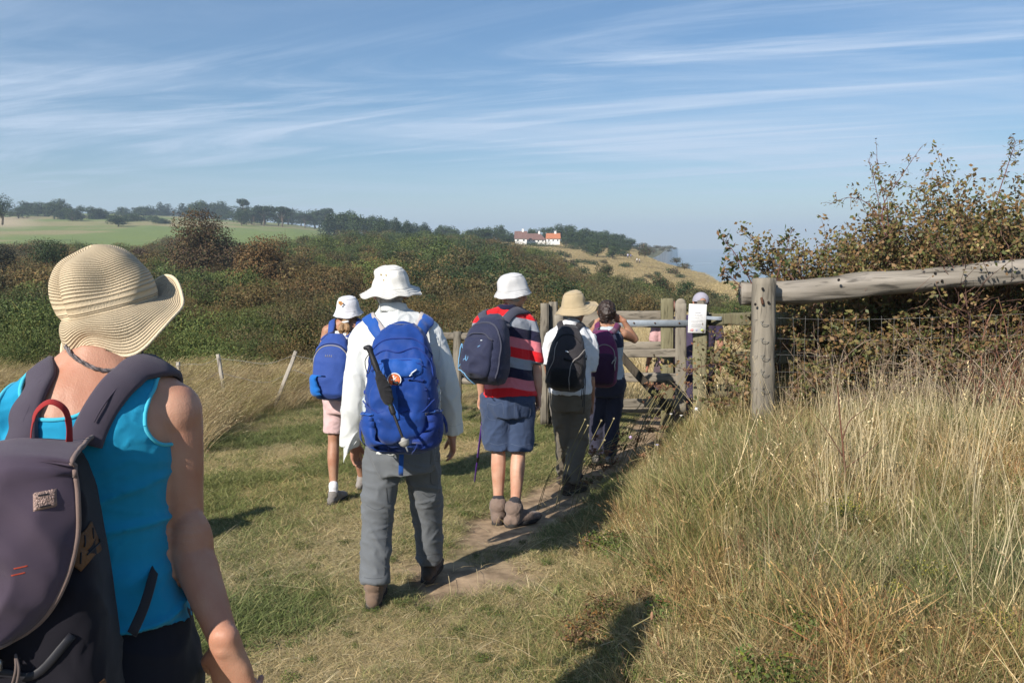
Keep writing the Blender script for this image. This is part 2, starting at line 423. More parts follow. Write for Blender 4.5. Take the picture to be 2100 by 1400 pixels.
def pxof(x, y): return x/np.maximum(y, .1)*F*1.0075+CX
def scrub_mask(x, y):
    px = pxof(x, y); n = np.interp(px, SB_X, SB_N); f = np.interp(px, SB_X, SB_F)
    q = fbm(x*.05, y*.05, 21); return (y > n) & (y < f*(.85+.3*q))
def ground():
    az = np.concatenate([np.arange(-180, -37, 3.0), np.arange(-37, 37, .22), np.arange(37, 180.1, 3.0)])
    rr = [.25]
    while rr[-1] < 3200: rr.append(rr[-1]*1.017+.003)
    rr = np.array(rr); A, RR = np.meshgrid(np.radians(az), rr); x = RR*np.sin(A); y = RR*np.cos(A); z = H(x, y)
    z = np.where(RR > 0, z-bare(x, y)*.03, z); nA = len(az); n = len(rr)
    V = np.stack([x, y, z], -1).reshape(-1, 3)
    i, j = np.meshgrid(np.arange(n-1), np.arange(nA-1), indexing='ij'); a = i*nA+j
    Fc = np.stack([a, a+1, a+nA+1, a+nA], -1).reshape(-1, 4); Fc = Fc[:, ::-1]
    me = bpy.data.meshes.new('ground'); me.vertices.add(len(V)); me.vertices.foreach_set('co', V.ravel())
    me.loops.add(Fc.size); me.loops.foreach_set('vertex_index', Fc.ravel()); me.polygons.add(len(Fc))
    me.polygons.foreach_set('loop_start', np.arange(len(Fc))*4); me.polygons.foreach_set('loop_total', np.full(len(Fc), 4)); me.polygons.foreach_set('use_smooth', [True]*len(Fc))
    # colours of what grows or lies there
    px = pxof(x, y); c = np.zeros(x.shape+(3,))
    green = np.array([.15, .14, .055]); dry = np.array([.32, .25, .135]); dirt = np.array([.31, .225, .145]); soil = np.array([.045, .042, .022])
    tan = np.array([.34, .26, .13]); golf = np.array([.165, .21, .07]); golf2 = np.array([.27, .24, .12])
    q = fbm(x*1.3, y*1.3, 31); k = sm(q, .35, .65)[..., None]; near = green*(1-k)+dry*k; dB = x-np.interp(y, EY, EX); near = near*(1-.5*sm(dB, .1, .8))[..., None]  # bank soil and thatch, darkened further as shade between the grass tufts
    bk = bare(x, y)[..., None]; near = near*(1-bk)+dirt*(.85+.3*fbm(x*5, y*5, 3)[..., None])*bk
    t = sm(y, 11, 13)*sm(px, 1000, 1200); t = t[..., None]; near = near*(1-t)+tan*(.8+.4*fbm(x*.8, y*.8, 13)[..., None])*t
    c = near; yy = np.maximum(y, np.abs(x)*.8)
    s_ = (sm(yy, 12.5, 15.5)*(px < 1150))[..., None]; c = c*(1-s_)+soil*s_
    far = np.where((px < 900)[..., None], golf*(1-sm(fbm(x*.018, y*.03, 41), .42, .62)[..., None])+golf2*sm(fbm(x*.018, y*.03, 41), .42, .62)[..., None], tan*np.array([.98, .95, .9])*(.72+.5*fbm(x*.12, y*.05, 43)[..., None]))
    lt = (sm(px, 110, 20)*sm(yy, 420, 520)*(yy < 620))[..., None]; far = far*(1-lt)+np.array([.40, .33, .21])*lt
    f_ = np.interp(px, SB_X, SB_F); fm = (yy > f_*.9)[..., None]; c = np.where(fm, far, c)
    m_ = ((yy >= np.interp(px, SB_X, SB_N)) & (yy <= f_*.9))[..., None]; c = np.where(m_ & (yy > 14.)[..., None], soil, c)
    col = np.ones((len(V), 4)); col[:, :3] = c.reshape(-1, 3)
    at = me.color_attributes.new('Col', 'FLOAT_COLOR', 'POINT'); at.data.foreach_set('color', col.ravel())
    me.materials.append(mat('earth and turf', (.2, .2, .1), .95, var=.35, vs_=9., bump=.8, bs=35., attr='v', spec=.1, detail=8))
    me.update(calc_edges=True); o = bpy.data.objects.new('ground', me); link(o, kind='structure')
ground()
def sea():
    mb = MB(); S = 5800; n = 24; xs = np.linspace(-S, S, n); ys = np.linspace(60, 7600, n)
    v = [(x, y, -50) for y in ys for x in xs]; f = [(i*n+j, i*n+j+1, (i+1)*n+j+1, (i+1)*n+j) for i in range(n-1) for j in range(n-1)]
    mb.add(v, f); m_ = mat('sea water', (.21, .29, .34), .6, var=.10, vs_=.01, bump=.5, bs=.6, spec=.5)
    obj('sea', mb, m_, base=(0, 0, -50), kind='structure')
sea()
def haze():
    mb = MB(); rbox(mb, (0, 3000, 60), (12600, 10600, 246), bev=.001)
    m_ = bpy.data.materials.new('sea haze'); m_.use_nodes = True; N = m_.node_tree.nodes; N.clear()
    o_ = N.new('ShaderNodeOutputMaterial'); v = N.new('ShaderNodeVolumePrincipled'); v.inputs['Color'].default_value = (.68, .84, 1.0, 1)
    v.inputs['Density'].default_value = HAZE; v.inputs['Anisotropy'].default_value = .0
    m_.node_tree.links.new(v.outputs[0], o_.inputs['Volume'])
    obj('haze', mb, m_, smooth=False, base=(0, 0, 0), kind='stuff')
HAZE = .00032
# ---------------------------------------------------------------- scattered vegetation (instances of real tufts)
M_GRASS = mat('grass blade', (.2, .2, .1), .65, attr='inst', var=.12, vs_=3., spec=.25, tr=.16)
M_LEAF = mat('scrub leaf', (.1, .1, .05), .7, attr='inst', var=.1, vs_=2., spec=.2, tr=.12)
def blades(n, rad, h, w, lean, cols, bend=.5, seg=3, head=0, dirb=None):
    """a tuft: n bent tapering blades as quads; cols = list of (color, weight)"""
    V = []; C = []; pal = np.array([c for c, _ in cols]); wt = np.array([w_ for _, w_ in cols], float); wt /= wt.sum()
    for i in range(n):
        a = rng.random()*6.283; r = rad*math.sqrt(rng.random()); x, y = r*math.cos(a), r*math.sin(a)
        hh = h*(.5+.6*rng.random()); d = rng.random()*6.283; ln = lean*(.3+rng.random())
        dx, dy = math.cos(d)*ln, math.sin(d)*ln
        if dirb: dx += dirb[0]; dy += dirb[1]
        ww = w*(.6+.8*rng.random()); e = rng.random()*3.1416; sx, sy = math.cos(e)*ww/2, math.sin(e)*ww/2
        c = pal[rng.choice(len(pal), p=wt)]*(.6+.75*rng.random()); bd = bend*(.4+rng.random()); pts = []
        for k in range(seg+1):
            t = k/seg; q = t+bd*t*t; pts.append((x+dx*hh*q, y+dy*hh*q, hh*(t-bd*.45*t*t*ln)))
        for k in range(seg):
            w0 = 1-(k/seg)**1.5*.85; w1 = 1-((k+1)/seg)**1.5*.85; p, q = pts[k], pts[k+1]
            V.append([(p[0]-sx*w0, p[1]-sy*w0, p[2]), (p[0]+sx*w0, p[1]+sy*w0, p[2]), (q[0]+sx*w1, q[1]+sy*w1, q[2]), (q[0]-sx*w1, q[1]-sy*w1, q[2])]); C.append(c)
        if head and rng.random() < head:
            p, q = np.array(pts[-2]), np.array(pts[-1]); t = (q-p)/np.linalg.norm(q-p)
            for m_ in range(7):
                o = q+t*(m_-4)*.012; g = rng.normal(size=3)*.003; s_ = np.array([math.cos(m_*2.), math.sin(m_*2.), .6])*.0045*(1.2-abs(m_-3)/4)
                V.append([o, o+s_+g, o+t*.016+s_*1.1, o+t*.016]); C.append(c*1.05)
    return np.array(V, float), np.array(C)
def leaves(cent, nrm, size, cols, jit=.6, asp=.5):
    n = len(cent); nn = nrm+rng.normal(size=(n, 3))*jit; nn /= np.linalg.norm(nn, axis=1)[:, None]
    t = np.cross(nn, rng.normal(size=(n, 3))); t /= np.linalg.norm(t, axis=1)[:, None]; b = np.cross(nn, t)
    s = (size*(.6+.8*rng.random(n)))[:, None]
    V = np.stack([cent-t*s*.5, cent+b*s*asp*.5-t*s*.05, cent+t*s*.5+nn*s*.08, cent-b*s*asp*.5-t*s*.05], 1)
    return V, cols
def pick(pal, n, var=.25):
    p = np.array([c for c, _ in pal]); w = np.array([w_ for _, w_ in pal], float); w /= w.sum()
    return p[rng.choice(len(p), n, p=w)]*(1-var+2*var*rng.random((n, 1)))
def lobes(nl, spread, lr, up=.6):
    c = []; r = []
    for i in range(nl):
        a = rng.random()*6.283; q = math.sqrt(rng.random())*spread[0]; z = rng.random()
        c.append((q*math.cos(a)*(1-.45*z), q*math.sin(a)*(1-.45*z), spread[1]*z)); r.append(lr*(.55+.8*rng.random()))
    return np.array(c), np.array(r)
def lobe_points(c, r, n, shell=.55, squash=.8):
    w = r**2; k = rng.choice(len(c), n, p=w/w.sum()); d = rng.normal(size=(n, 3)); d /= np.linalg.norm(d, axis=1)[:, None]
    q = (shell+(1-shell)*rng.random(n)**.5)*(1+.10*rng.normal(size=n)); pts = c[k]+d*(r[k]*q)[:, None]*np.array([1, 1, squash]); return pts, d, k
def scatter(name, protos, mats, pts, yaw, scl, tint, idx, lean=None, **tagk):
    col = bpy.data.collections.new(name+' sources')
    for i, (V, C) in enumerate(protos):
        me = quads_mesh(f'{name} source', V, mats, C); o = bpy.data.objects.new(f'{name}_source_{i:02d}', me); col.objects.link(o)
    n = len(pts); me = bpy.data.meshes.new(name); me.vertices.add(n); me.vertices.foreach_set('co', np.ascontiguousarray(pts, dtype=float).ravel())
    rot = np.zeros((n, 3)); rot[:, 2] = yaw
    if lean is not None: rot[:, :2] = lean
    for nm, ty, dat in (('rot', 'FLOAT_VECTOR', rot), ('tint', 'FLOAT_VECTOR', tint)):
        a = me.attributes.new(nm, ty, 'POINT'); a.data.foreach_set('vector', np.ascontiguousarray(dat, dtype=float).ravel())
    a = me.attributes.new('scl', 'FLOAT', 'POINT'); a.data.foreach_set('value', np.asarray(scl, float)); a = me.attributes.new('idx', 'INT', 'POINT'); a.data.foreach_set('value', np.asarray(idx, int))
    for m_ in (mats if isinstance(mats, (list, tuple)) else [mats]): me.materials.append(m_)
    me.update(); o = bpy.data.objects.new(name, me); link(o, kind='stuff', **tagk)
    ng = bpy.data.node_groups.new(name, 'GeometryNodeTree'); ng.interface.new_socket('Geometry', in_out='INPUT', socket_type='NodeSocketGeometry'); ng.interface.new_socket('Geometry', in_out='OUTPUT', socket_type='NodeSocketGeometry')
    N = ng.nodes; L = ng.links; gi = N.new('NodeGroupInput'); go = N.new('NodeGroupOutput'); ip = N.new('GeometryNodeInstanceOnPoints'); ci = N.new('GeometryNodeCollectionInfo')
    ci.inputs[0].default_value = col; ci.inputs['Separate Children'].default_value = True; ci.inputs['Reset Children'].default_value = True
    def na(nm, ty):
        q = N.new('GeometryNodeInputNamedAttribute'); q.data_type = ty; q.inputs[0].default_value = nm; return q.outputs[0]
    mv = N.new('GeometryNodeMeshToPoints'); L.new(gi.outputs[0], mv.inputs[0])
    L.new(mv.outputs[0], ip.inputs['Points']); L.new(ci.outputs[0], ip.inputs['Instance']); ip.inputs['Pick Instance'].default_value = True
    L.new(na('idx', 'INT'), ip.inputs['Instance Index']); L.new(na('scl', 'FLOAT'), ip.inputs['Scale'])
    er = N.new('FunctionNodeEulerToRotation'); L.new(na('rot', 'FLOAT_VECTOR'), er.inputs[0]); L.new(er.outputs[0], ip.inputs['Rotation']); L.new(ip.outputs[0], go.inputs[0])
    md = o.modifiers.new('scatter', 'NODES'); md.node_group = ng; return o
DRY = (.44, .335, .16); DRY2 = (.54, .43, .235); STRAW = (.62, .52, .32); GRN = (.125, .155, .042); GRN2 = (.19, .205, .075); OLV = (.26, .245, .09); RUST = (.25, .14, .07)
def wedge(n, y0, y1, pw=1.0, pad=.8):
    """random ground points inside the view, thicker near the camera"""
    t = rng.random(n)**pw; y = y0+(y1-y0)*t; x = (rng.random(n)*2-1)*(y*.67+pad); return x, y
def turf():
    pr = []
    for k in range(5): pr.append(blades(70, .11, .045, .0032, 1.3, [(GRN, 3), (GRN2, 3), (OLV, 3), (DRY, 2)], .6, 2))
    for k in range(5): pr.append(blades(60, .12, .035, .0030, 2.2, [(DRY, 4), (DRY2, 3), (OLV, 2), (STRAW, 1)], .6, 2))
    for k in range(3): pr.append(blades(60, .10, .065, .0045, 1.0, [(GRN, 5), (GRN2, 4), (OLV, 1)], .9, 3))
    x, y = wedge(46000, 1.3, 14.5, .8); d = x-np.interp(y, EY, EX); b = bare(x, y)
    k = (d < .9) & (rng.random(len(x)) > b*1.15) & ~((y > 11.5) & (x > 1)); x, y = x[k], y[k]; q = fbm(x*1.3, y*1.3, 31); q2 = fbm(x*.8, y*.8, 77); n = len(x)
    dry = q+.30*(rng.random(n)-.5) > .47; idx = np.where(dry, 5+rng.integers(0, 5, n), rng.integers(0, 5, n))
    lush = (q2+.18*(x < -1.3)*(y > 5.5)+.08*(rng.random(n)-.5) > .70) & (rng.random(n) < .6); idx = np.where(lush, 10+rng.integers(0, 3, n), idx)
    z = H(x, y)-bare(x, y)*.03; s = .7+.7*rng.random(n); s *= 1-.35*np.exp(-(path_d(x, y)/.6)**2)*(~lush)
    t = (.85+.35*rng.random((n, 1)))*np.ones((1, 3))*(1+(fbm(x*.5, y*.5, 51)[:, None]-.5)*np.array([[.5, .25, .1]]))
    scatter('turf_grass', pr, M_GRASS, np.stack([x, y, z], -1), rng.random(n)*6.28, s, t, idx, label='short worn grass on the meadow beside the path')
    n = 1300; x, y = wedge(n, 1.5, 12, .8); d = x-np.interp(y, EY, EX); k = (d < .6); x, y = x[k], y[k]; n = len(x)   # loose straws
    pr = [blades(6, .08, .085, .0028, 2.4, [(STRAW, 2), (DRY2, 3), (DRY, 3)], .6, 3) for _ in range(4)]
    scatter('loose_straw', pr, M_GRASS, np.stack([x, y, H(x, y)], -1), rng.random(n)*6.28, .6+.8*rng.random(n), .8+.4*rng.random((n, 1))*np.ones((1, 3)), rng.integers(0, 4, n), label='dead straws lying loose over the short grass')
turf()
def tall_grass():
    pr = []
    for k in range(6): pr.append(blades(26, .16, .60, .0040, .34, [(DRY, 3), (DRY2, 4), (STRAW, 3)], .5, 4, head=.12))        # 0-5 tall straw
    for k in range(5): pr.append(blades(60, .14, .34, .0050, .42, [(GRN, 3), (GRN2, 4), (OLV, 4), (DRY, 3)], .8, 4))                   # 6-10 green
    for k in range(5): pr.append(blades(75, .15, .30, .0045, .60, [(DRY, 4), (OLV, 3), (RUST, 2), (DRY2, 2), (GRN2, 1.5)], .7, 4, head=.1))     # 11-15 dead underlayer
    # the bank along the right of the path
    x, y = wedge(15000, 1.2, 13, .85, 1.2); d = x-np.interp(y, EY, EX); n0 = fbm(x*1.1, y*1.1, 61)
    k = (d+.5*(n0-.5) > 0) & (rng.random(len(x)) < .25+.9*sm(d, 0, .7)); x, y, d = x[k], y[k], d[k]; n = len(x)
    q = fbm(x*.9, y*.9, 63); r = rng.random(n)
    tall = (.03+.13*sm(d, .4, 1.3)*sm(q, .42, .62)); tall = np.where(y < 3.0, tall*.35, tall); grn = .18+.55*sm(fbm(x*1.4, y*1.4, 88), .46, .66)
    idx = np.where(r < tall, rng.integers(0, 6, n), np.where(rng.random(n) < grn, 6+rng.integers(0, 5, n), 11+rng.integers(0, 5, n)))
    s = (.45+.55*rng.random(n))*(.55+.45*sm(d, 0, .8)); s = np.where(idx < 6, s*.95, s)*np.where(y < 4.2, .8, 1.)*(.62+.75*fbm(x*1.7, y*1.7, 66))
    t = (.62+.62*rng.random((n, 1)))*np.ones((1, 3))*(1+(q[:, None]-.5)*np.array([[.5, .15, -.1]]))*np.where((fbm(x*2.2, y*2.2, 67) > .60)[:, None] & (idx > 10)[:, None], np.array([[1.0, .86, .74]]), 1.)
    scatter('bank_grass', pr, M_GRASS, np.stack([x, y, H(x, y)-.01], -1), rng.random(n)*6.28, s, t, idx, lean=rng.normal(size=(n, 2))*.26, label='long mixed dry and green grass on the bank')
    # pale culms under the hedge
    pc = [blades(11, .12, .95, .0050, .16, [(STRAW, 3), (DRY2, 2)], .35, 5, head=.25) for _ in range(5)]
    n = 430; px = 1560+rng.random(n)*700; D = 6.9-3.9*rng.random(n)**2.4; g0 = rng.random(n) < .25+.75*sm(px, 1560, 1720); px, D = px[g0], D[g0]; n = len(px); x = (px-CX)/F*D; y = D; g = rng.random(n) < .55+.45*(fbm(x*2, y*2, 5) > .5); x, y = x[g], y[g]; n = len(x)
    scatter('straw_culms', pc, M_GRASS, np.stack([x, y, H(x, y)], -1), rng.random(n)*6.28, .32+.48*rng.random(n)**1.5, .72+.36*rng.random((n, 1))*np.ones((1, 3)), rng.integers(0, 5, n), lean=rng.normal(size=(n, 2))*.10, label='tall pale straw stems standing below the hedge')
    # windblown grass round the leaning fence posts
    pw = [blades(46, .16, .62, .0055, .30, [(DRY, 3), (DRY2, 4), (STRAW, 2), (RUST, 1)], .9, 4, head=.6, dirb=(.55, .0)) for _ in range(6)]
    n = 5600; y = 7.0+rng.random(n)*7.0; px = -150+rng.random(n)*1300; u = (px-CX)/F; x = u*y
    e = np.interp(px, [-100, 380, 480, 600, 700, 900, 1000, 1150], [7.6, 8.2, 9.6, 10.4, 10.7, 10.2, 9.6, 9.6])+1.2*(fbm(x*.8, y*.8, 71)-.5); k = (y > e) & (rng.random(n) < .35+.65*sm(y-e, 0, 1.2)) & (y < np.where(px > 720, 11.3, 14.6)); x, y, px = x[k], y[k], px[k]; n = len(x)
    nn_ = fbm(x*1.6, y*1.6, 95); sc = (.30+.50*rng.random(n))*(.65+.7*nn_)*np.where(px > 720, .42, 1.0); t = (.55+.55*rng.random((n, 1)))*np.ones((1, 3))*np.where((fbm(x*1.1, y*1.1, 96) > .56)[:, None], np.array([[.72, .80, .55]]), 1.)
    scatter('windblown_grass', pw, M_GRASS, np.stack([x, y, H(x, y)], -1), rng.normal(size=n)*.5, sc, t, rng.integers(0, 6, n), label='dry windblown grass around the leaning wire fence')
    # straw coloured field past the gate
    pf = [blades(60, .3, .34, .010, .5, [(DRY, 3), (DRY2, 4), (STRAW, 2), (OLV, .6)], .6, 3) for _ in range(5)]
    n = 9000; y = 10.5+45*rng.random(n)**1.3; px = 1130+rng.random(n)*560; x = (px-CX)/F*y; k = ~scrub_mask(x, y) & (path_d(x, y) > .3); x, y = x[k], y[k]; n = len(x)
    scatter('field_grass', pf, M_GRASS, np.stack([x, y, H(x, y)], -1), rng.random(n)*6.28, .35+.35*rng.random(n)+y*.008, .8+.35*rng.random((n, 1))*np.ones((1, 3)), rng.integers(0, 5, n), label='straw coloured grass in the field past the gate')
    # cliff-top slope far off
    n = 9000; y = 90+330*rng.random(n)**.8; px = 960+rng.random(n)*620; x = (px-CX)/F*y; k = ~scrub_mask(x, y); x, y = x[k], y[k]; n = len(x)
    pg = [blades(50, 1.0, .35, .05, .6, [(DRY, 3), (DRY2, 4), (OLV, 1.2)], .6, 2) for _ in range(4)]
    q = fbm(x*.05, y*.02, 91)[:, None]; t = (.72+.3*rng.random((n, 1)))*np.ones((1, 3))*(1+(q-.5)*np.array([[.5, .5, .5]]))
    scatter('slope_grass', pg, M_GRASS, np.stack([x, y, H(x, y)-.05], -1), rng.random(n)*6.28, .8+.6*rng.random(n), t, rng.integers(0, 4, n), label='pale dry grass on the far slope above the cliff')
tall_grass()
def weeds():
    pr = []
    for k in range(4):
        n = 420; p, d, kk = lobe_points(np.array([[0, 0, .10], [.12, .05, .12], [-.10, .08, .10], [.02, -.12, .14]]), np.array([.15, .12, .12, .11]), n, .3, .8); p[:, 2] = np.abs(p[:, 2]); V, C = leaves(p, d+np.array([0, 0, .6]), .032, pick([((1, 1, 1), 3), ((1.5, 1.3, .7), 1), ((.7, .8, .6), 1)], n, .3), .6, .5); pr.append((V, C))
    x, y = wedge(900, 1.4, 11, .85, 1.0); d = x-np.interp(y, EY, EX); q = fbm(x*1.2, y*1.2, 141); k = (d > .15) & (q > .56); x, y = x[k], y[k]; n = len(x); g = rng.random((n, 1)) < .62
    t = np.where(g, np.array([[.085, .115, .032]]), np.array([[.17, .10, .055]]))*(.7+.6*rng.random((n, 1)))
    scatter('verge_weeds', pr, M_LEAF, np.stack([x, y, H(x, y)], -1), rng.random(n)*6.28, .22+.45*rng.random(n), t, rng.integers(0, 4, n), label='low leafy weeds tangled through the long grass on the bank')
    x, y = wedge(1700, 1.4, 10.5, .85, .8); d = x-np.interp(y, EY, EX); k = (d < .3) & (rng.random(len(x)) > bare(x, y)); x, y = x[k], y[k]; n = len(x)
    scatter('turf_weeds', pr, M_LEAF, np.stack([x, y, H(x, y)-.012], -1), rng.random(n)*6.28, .10+.16*rng.random(n), np.array([[.085, .115, .035]])*(.7+.7*rng.random((n, 1))), rng.integers(0, 4, n), label='small flat leafy weeds in the worn turf')
weeds()
# ---------------------------------------------------------------- scrub filling the valley
SC_G = (.074, .098, .034); SC_D = (.044, .066, .027); SC_B = (.105, .088, .043); SC_O = (.135, .100, .042); SC_L = (.10, .125, .038); SC_R = (.080, .054, .036)
def shrub_proto(n, size, up=.5):
    c, r = lobes(15, (.75, .80), .38); p, d, k = lobe_points(c, r, n, .65, .85); p[:, 2] = np.abs(p[:, 2])
    nr = d+np.array([0, 0, up]); tone = (.8+.4*rng.random(len(c)))[k]; V, C = leaves(p, nr, size, pick([((1, 1, 1), 3), ((.75, .9, .7), 1), ((1.25, 1.05, .9), 1)], n, .3)*tone[:, None], .7, .45)
    # upright twigs and sprigs break the outline
    m_ = n//40; a = rng.integers(0, n, m_); q = p[a]; hgt = .06+.16*rng.random(m_); W = size*.22; dx = rng.normal(size=(m_, 3))*.06; e = rng.random(m_)*6.28
    s = np.stack([np.cos(e)*W, np.sin(e)*W, 0*e], -1); top = q+dx+np.stack([0*e, 0*e, hgt], -1)
    V2 = np.stack([q-s*.5, q+s*.5, top+s*.25, top-s*.25], 1); C2 = pick([((1.5, 1.1, .9), 1), ((.8, .9, .7), 2)], m_, .3); return np.concatenate([V, V2]), np.concatenate([C, C2])
def scrub():
    near = [shrub_proto(5200, .050) for _ in range(5)]; far = [shrub_proto(2200, .078) for _ in range(5)]
    P_ = []; S_ = []; I_ = []
    for (y0, y1, sp_, r0, ix) in ((14.5, 24, 1.0, .86, 0), (24, 46, 1.5, 1.3, 0), (46, 90, 2.2, 1.9, 5), (90, 160, 3.0, 2.5, 5), (160, 345, 4.6, 3.3, 5)):
        gy = np.arange(y0, y1, sp_); pts = []
        for yy in gy:
            xs = np.arange(-yy*.72-2, yy*.72+2, sp_); pts.append(np.stack([xs+(rng.random(len(xs))-.5)*sp_, yy+(rng.random(len(xs))-.5)*sp_], -1))
        pts = np.concatenate(pts); k = scrub_mask(pts[:, 0], pts[:, 1]); pts = pts[k]; P_.append(pts); n = len(pts)
        S_.append(r0*(.45+1.05*rng.random(n)**1.6)); I_.append(ix+rng.integers(0, 5, n))
    p = np.concatenate(P_); s = np.concatenate(S_); idx = np.concatenate(I_); x, y = p[:, 0], p[:, 1]; n = len(x)
    px = pxof(x, y); edge = y-np.interp(px, SB_X, SB_N); s = s*(.65+.5*fbm(x*.05, y*.05, 14))*np.where(px > 1150, .75, 1)
    sc_ = 3.2/np.maximum(y, 14)**.9; q = fbm(x*sc_+y*.01, y*sc_*1.2, 101)+.26*(rng.random(n)-.5); q2 = fbm(x*sc_*.8, y*sc_, 131)+.24*(rng.random(n)-.5)
    t = np.array([SC_G])*np.ones((n, 1))
    t = np.where((q > .50)[:, None], SC_D, t); t = np.where((q2 > .58)[:, None], SC_B, t); t = np.where((q2 > .66)[:, None], SC_O, t); t = np.where((q < .36)[:, None], SC_L, t); t = np.where(((q2 < .36) & (q > .45))[:, None], SC_R, t)
    t = np.where((px > 1180)[:, None]*(rng.random((n, 1)) < .6), np.array(SC_B)*.7+np.array(SC_G)*.3, t)
    t = t*(.75+.5*rng.random((n, 1)))
    scatter('valley_scrub', near+far, M_LEAF, np.stack([x, y, H(x, y)-.12*s], -1), rng.random(n)*6.28, s, t, idx, label='dense low scrub of mixed green and brown filling the valley')
scrub()
# ---------------------------------------------------------------- trees
M_BARK = mat('bark', (.12, .09, .065), .9, var=.35, vs_=6, bump=.8, bs=25, stretch=(1, 1, .25))
M_CROWN = mat('tree leaf', (.1, .1, .05), .7, attr='v', var=.1, vs_=1., spec=.2, tr=.12)
TG = [((.040, .064, .022), 4), ((.058, .084, .028), 2), ((.030, .048, .020), 2)]
TP_ = [((.028, .048, .026), 4), ((.042, .060, .028), 2)]
TB = [((.115, .075, .040), 3), ((.145, .095, .045), 2), ((.065, .065, .028), 2), ((.09, .058, .04), 1)]
TO = [((.18, .105, .042), 3), ((.13, .085, .04), 2), ((.08, .07, .03), 1)]
def tree(name, base, w, h, kind, label, group=None, n=2600, size=.32, pal=None):
    """things: crown of leaf clumps over a trunk with limbs"""
    t = thing(name, base, label, 'bush' if 'bush' in name else 'tree', group); b = Vector(base); rw = w/2
    if kind == 'round': c, r = lobes(18, (rw*.78, h*.62), rw*.36); c[:, 2] += h*.22; tr = h*.5; shape = (.45, .85)
    elif kind == 'bush': c, r = lobes(34, (rw*.80, h*.66), rw*.36); c[:, 2] = c[:, 2]*(1-.35*(np.hypot(c[:, 0], c[:, 1])/rw)**2)+h*.10; tr = h*.4; shape = (.6, .8)
    elif kind == 'pine':
        c = []; r = []
        for k in range(7): a = k*2.4; q = rw*.62*math.sqrt((k+.5)/7); c.append((q*math.cos(a), q*math.sin(a), h*(.80+.10*rng.random())-.12*h*(k/7))); r.append(rw*.36)
        c.append((rw*.5, 0, h*.55)); r.append(rw*.25); c = np.array(c); r = np.array(r); tr = h*.8; shape = (.5, .55)
    else:
        c = []; r = []
        for k in range(12): z = k/11; a = k*2.4; q = rw*.35*(1-z); c.append((q*math.cos(a), q*math.sin(a), h*(.14+.80*z))); r.append(rw*(.62-.40*z))
        c = np.array(c); r = np.array(r); tr = h*.8; shape = (.5, 1.05)
    p, d, k = lobe_points(c, r, n, shape[0], shape[1]); p[:, 2] = np.maximum(p[:, 2], .05)
    pal = pal or (TP_ if kind in ('pine', 'cone') else TG); tone = (.75+.5*rng.random(len(c)))[k]
    V, C = leaves(p, d+np.array([0, 0, .45]), size, pick(pal, n, .25)*tone[:, None], .65, .6)
    me = quads_mesh('crown', V, M_CROWN, C); o = bpy.data.objects.new('crown', me); link(o, t)
    m_ = MB(); R0 = max(.12, w*.028); tube(m_, [b+Vector((0, 0, -.4)), b+Vector((.03*w, 0, tr*.4)), b+Vector((-.02*w, .02*w, tr))], [R0, R0*.8, R0*.35], seg=8)
    for i in range(0, len(c), max(1, len(c)//7)):
        e = b+Vector(c[i]); s_ = b+Vector((0, 0, tr*(.3+.4*rng.random()))); tube(m_, [s_, s_.lerp(e, .5)+Vector((0, 0, -.05*h)), e], [R0*.45, R0*.3, R0*.12], seg=6)
    obj('trunk', m_, M_BARK, t); return t
def copy_tree(src, base, s, rz, label=None, group=None):
    r = src.copy(); COLL.objects.link(r); r.location = base; r.scale = s if isinstance(s, tuple) else (s, s, s); r.rotation_euler = (0, 0, rz)
    if label: r['label'] = label
    if group: r['group'] = group
    for ch in src.children: c = ch.copy(); COLL.objects.link(c); c.parent = r
    return r
def at(px, D, py_base=None):
    x = (px-CX)/F/1.0075*D; z = float(H(x, D)) if py_base is None else P(px, py_base, D/1.0075).z
    return Vector((x, D, z))
# named bushes standing in the scrub
def hgt(px, py0, py1, D): return (py1-py0)/F*D
BUSHES = [   # px, forward distance, width in px, row of the top
 (418, 88, 178, 414, 'largest rounded bush, dark brown and green, rising against the golf green', TB, 24000, .21),
 (533, 68, 150, 472, 'orange brown rounded bush just right of the largest dark bush', TO, 16000, .17),
 (286, 105, 52, 495, 'small dark bush on the green edge beside the straw hat', [((.07, .045, .035), 1)], 2500, .16),
 (95, 92, 120, 484, 'dark green bush behind the straw hat, against the green', TG, 5000, .18),
 (-2, 80, 90, 492, 'dark bush cut by the edge of view above the backpack strap', [((.05, .05, .03), 1)], 3000, .18),
 (1240, 122, 56, 531, 'dark round bush in the dry slope behind the khaki hat', TG+[((.10, .06, .035), 3)], 6000, .16),
 (1357, 100, 64, 550, 'brownish green round bush on the dry slope above the gate post', TG+[((.10, .06, .035), 3)], 5000, .16),
 (1408, 96, 60, 562, 'low green bush right of the brownish bush above the gate post', TG, 2500, .16),
 (20, 34, 200, 590, 'dark yellow green bush at the edge of view behind the shoulder', [((.075, .085, .03), 3), ((.05, .06, .025), 2)], 8000, .08),
 (400, 46, 170, 580, 'bright green bush beside the brim of the straw hat', [((.10, .13, .035), 3), ((.07, .09, .03), 2)], 7000, .09),
 (612, 20, 130, 612, 'yellow green bush behind the two hikers with blue packs', [((.11, .11, .035), 3), ((.065, .08, .028), 2), ((.12, .085, .04), 1)], 9000, .05),
 (650, 50, 240, 578, 'sprawling rust brown thicket behind the small white hat', TO, 9000, .10)]
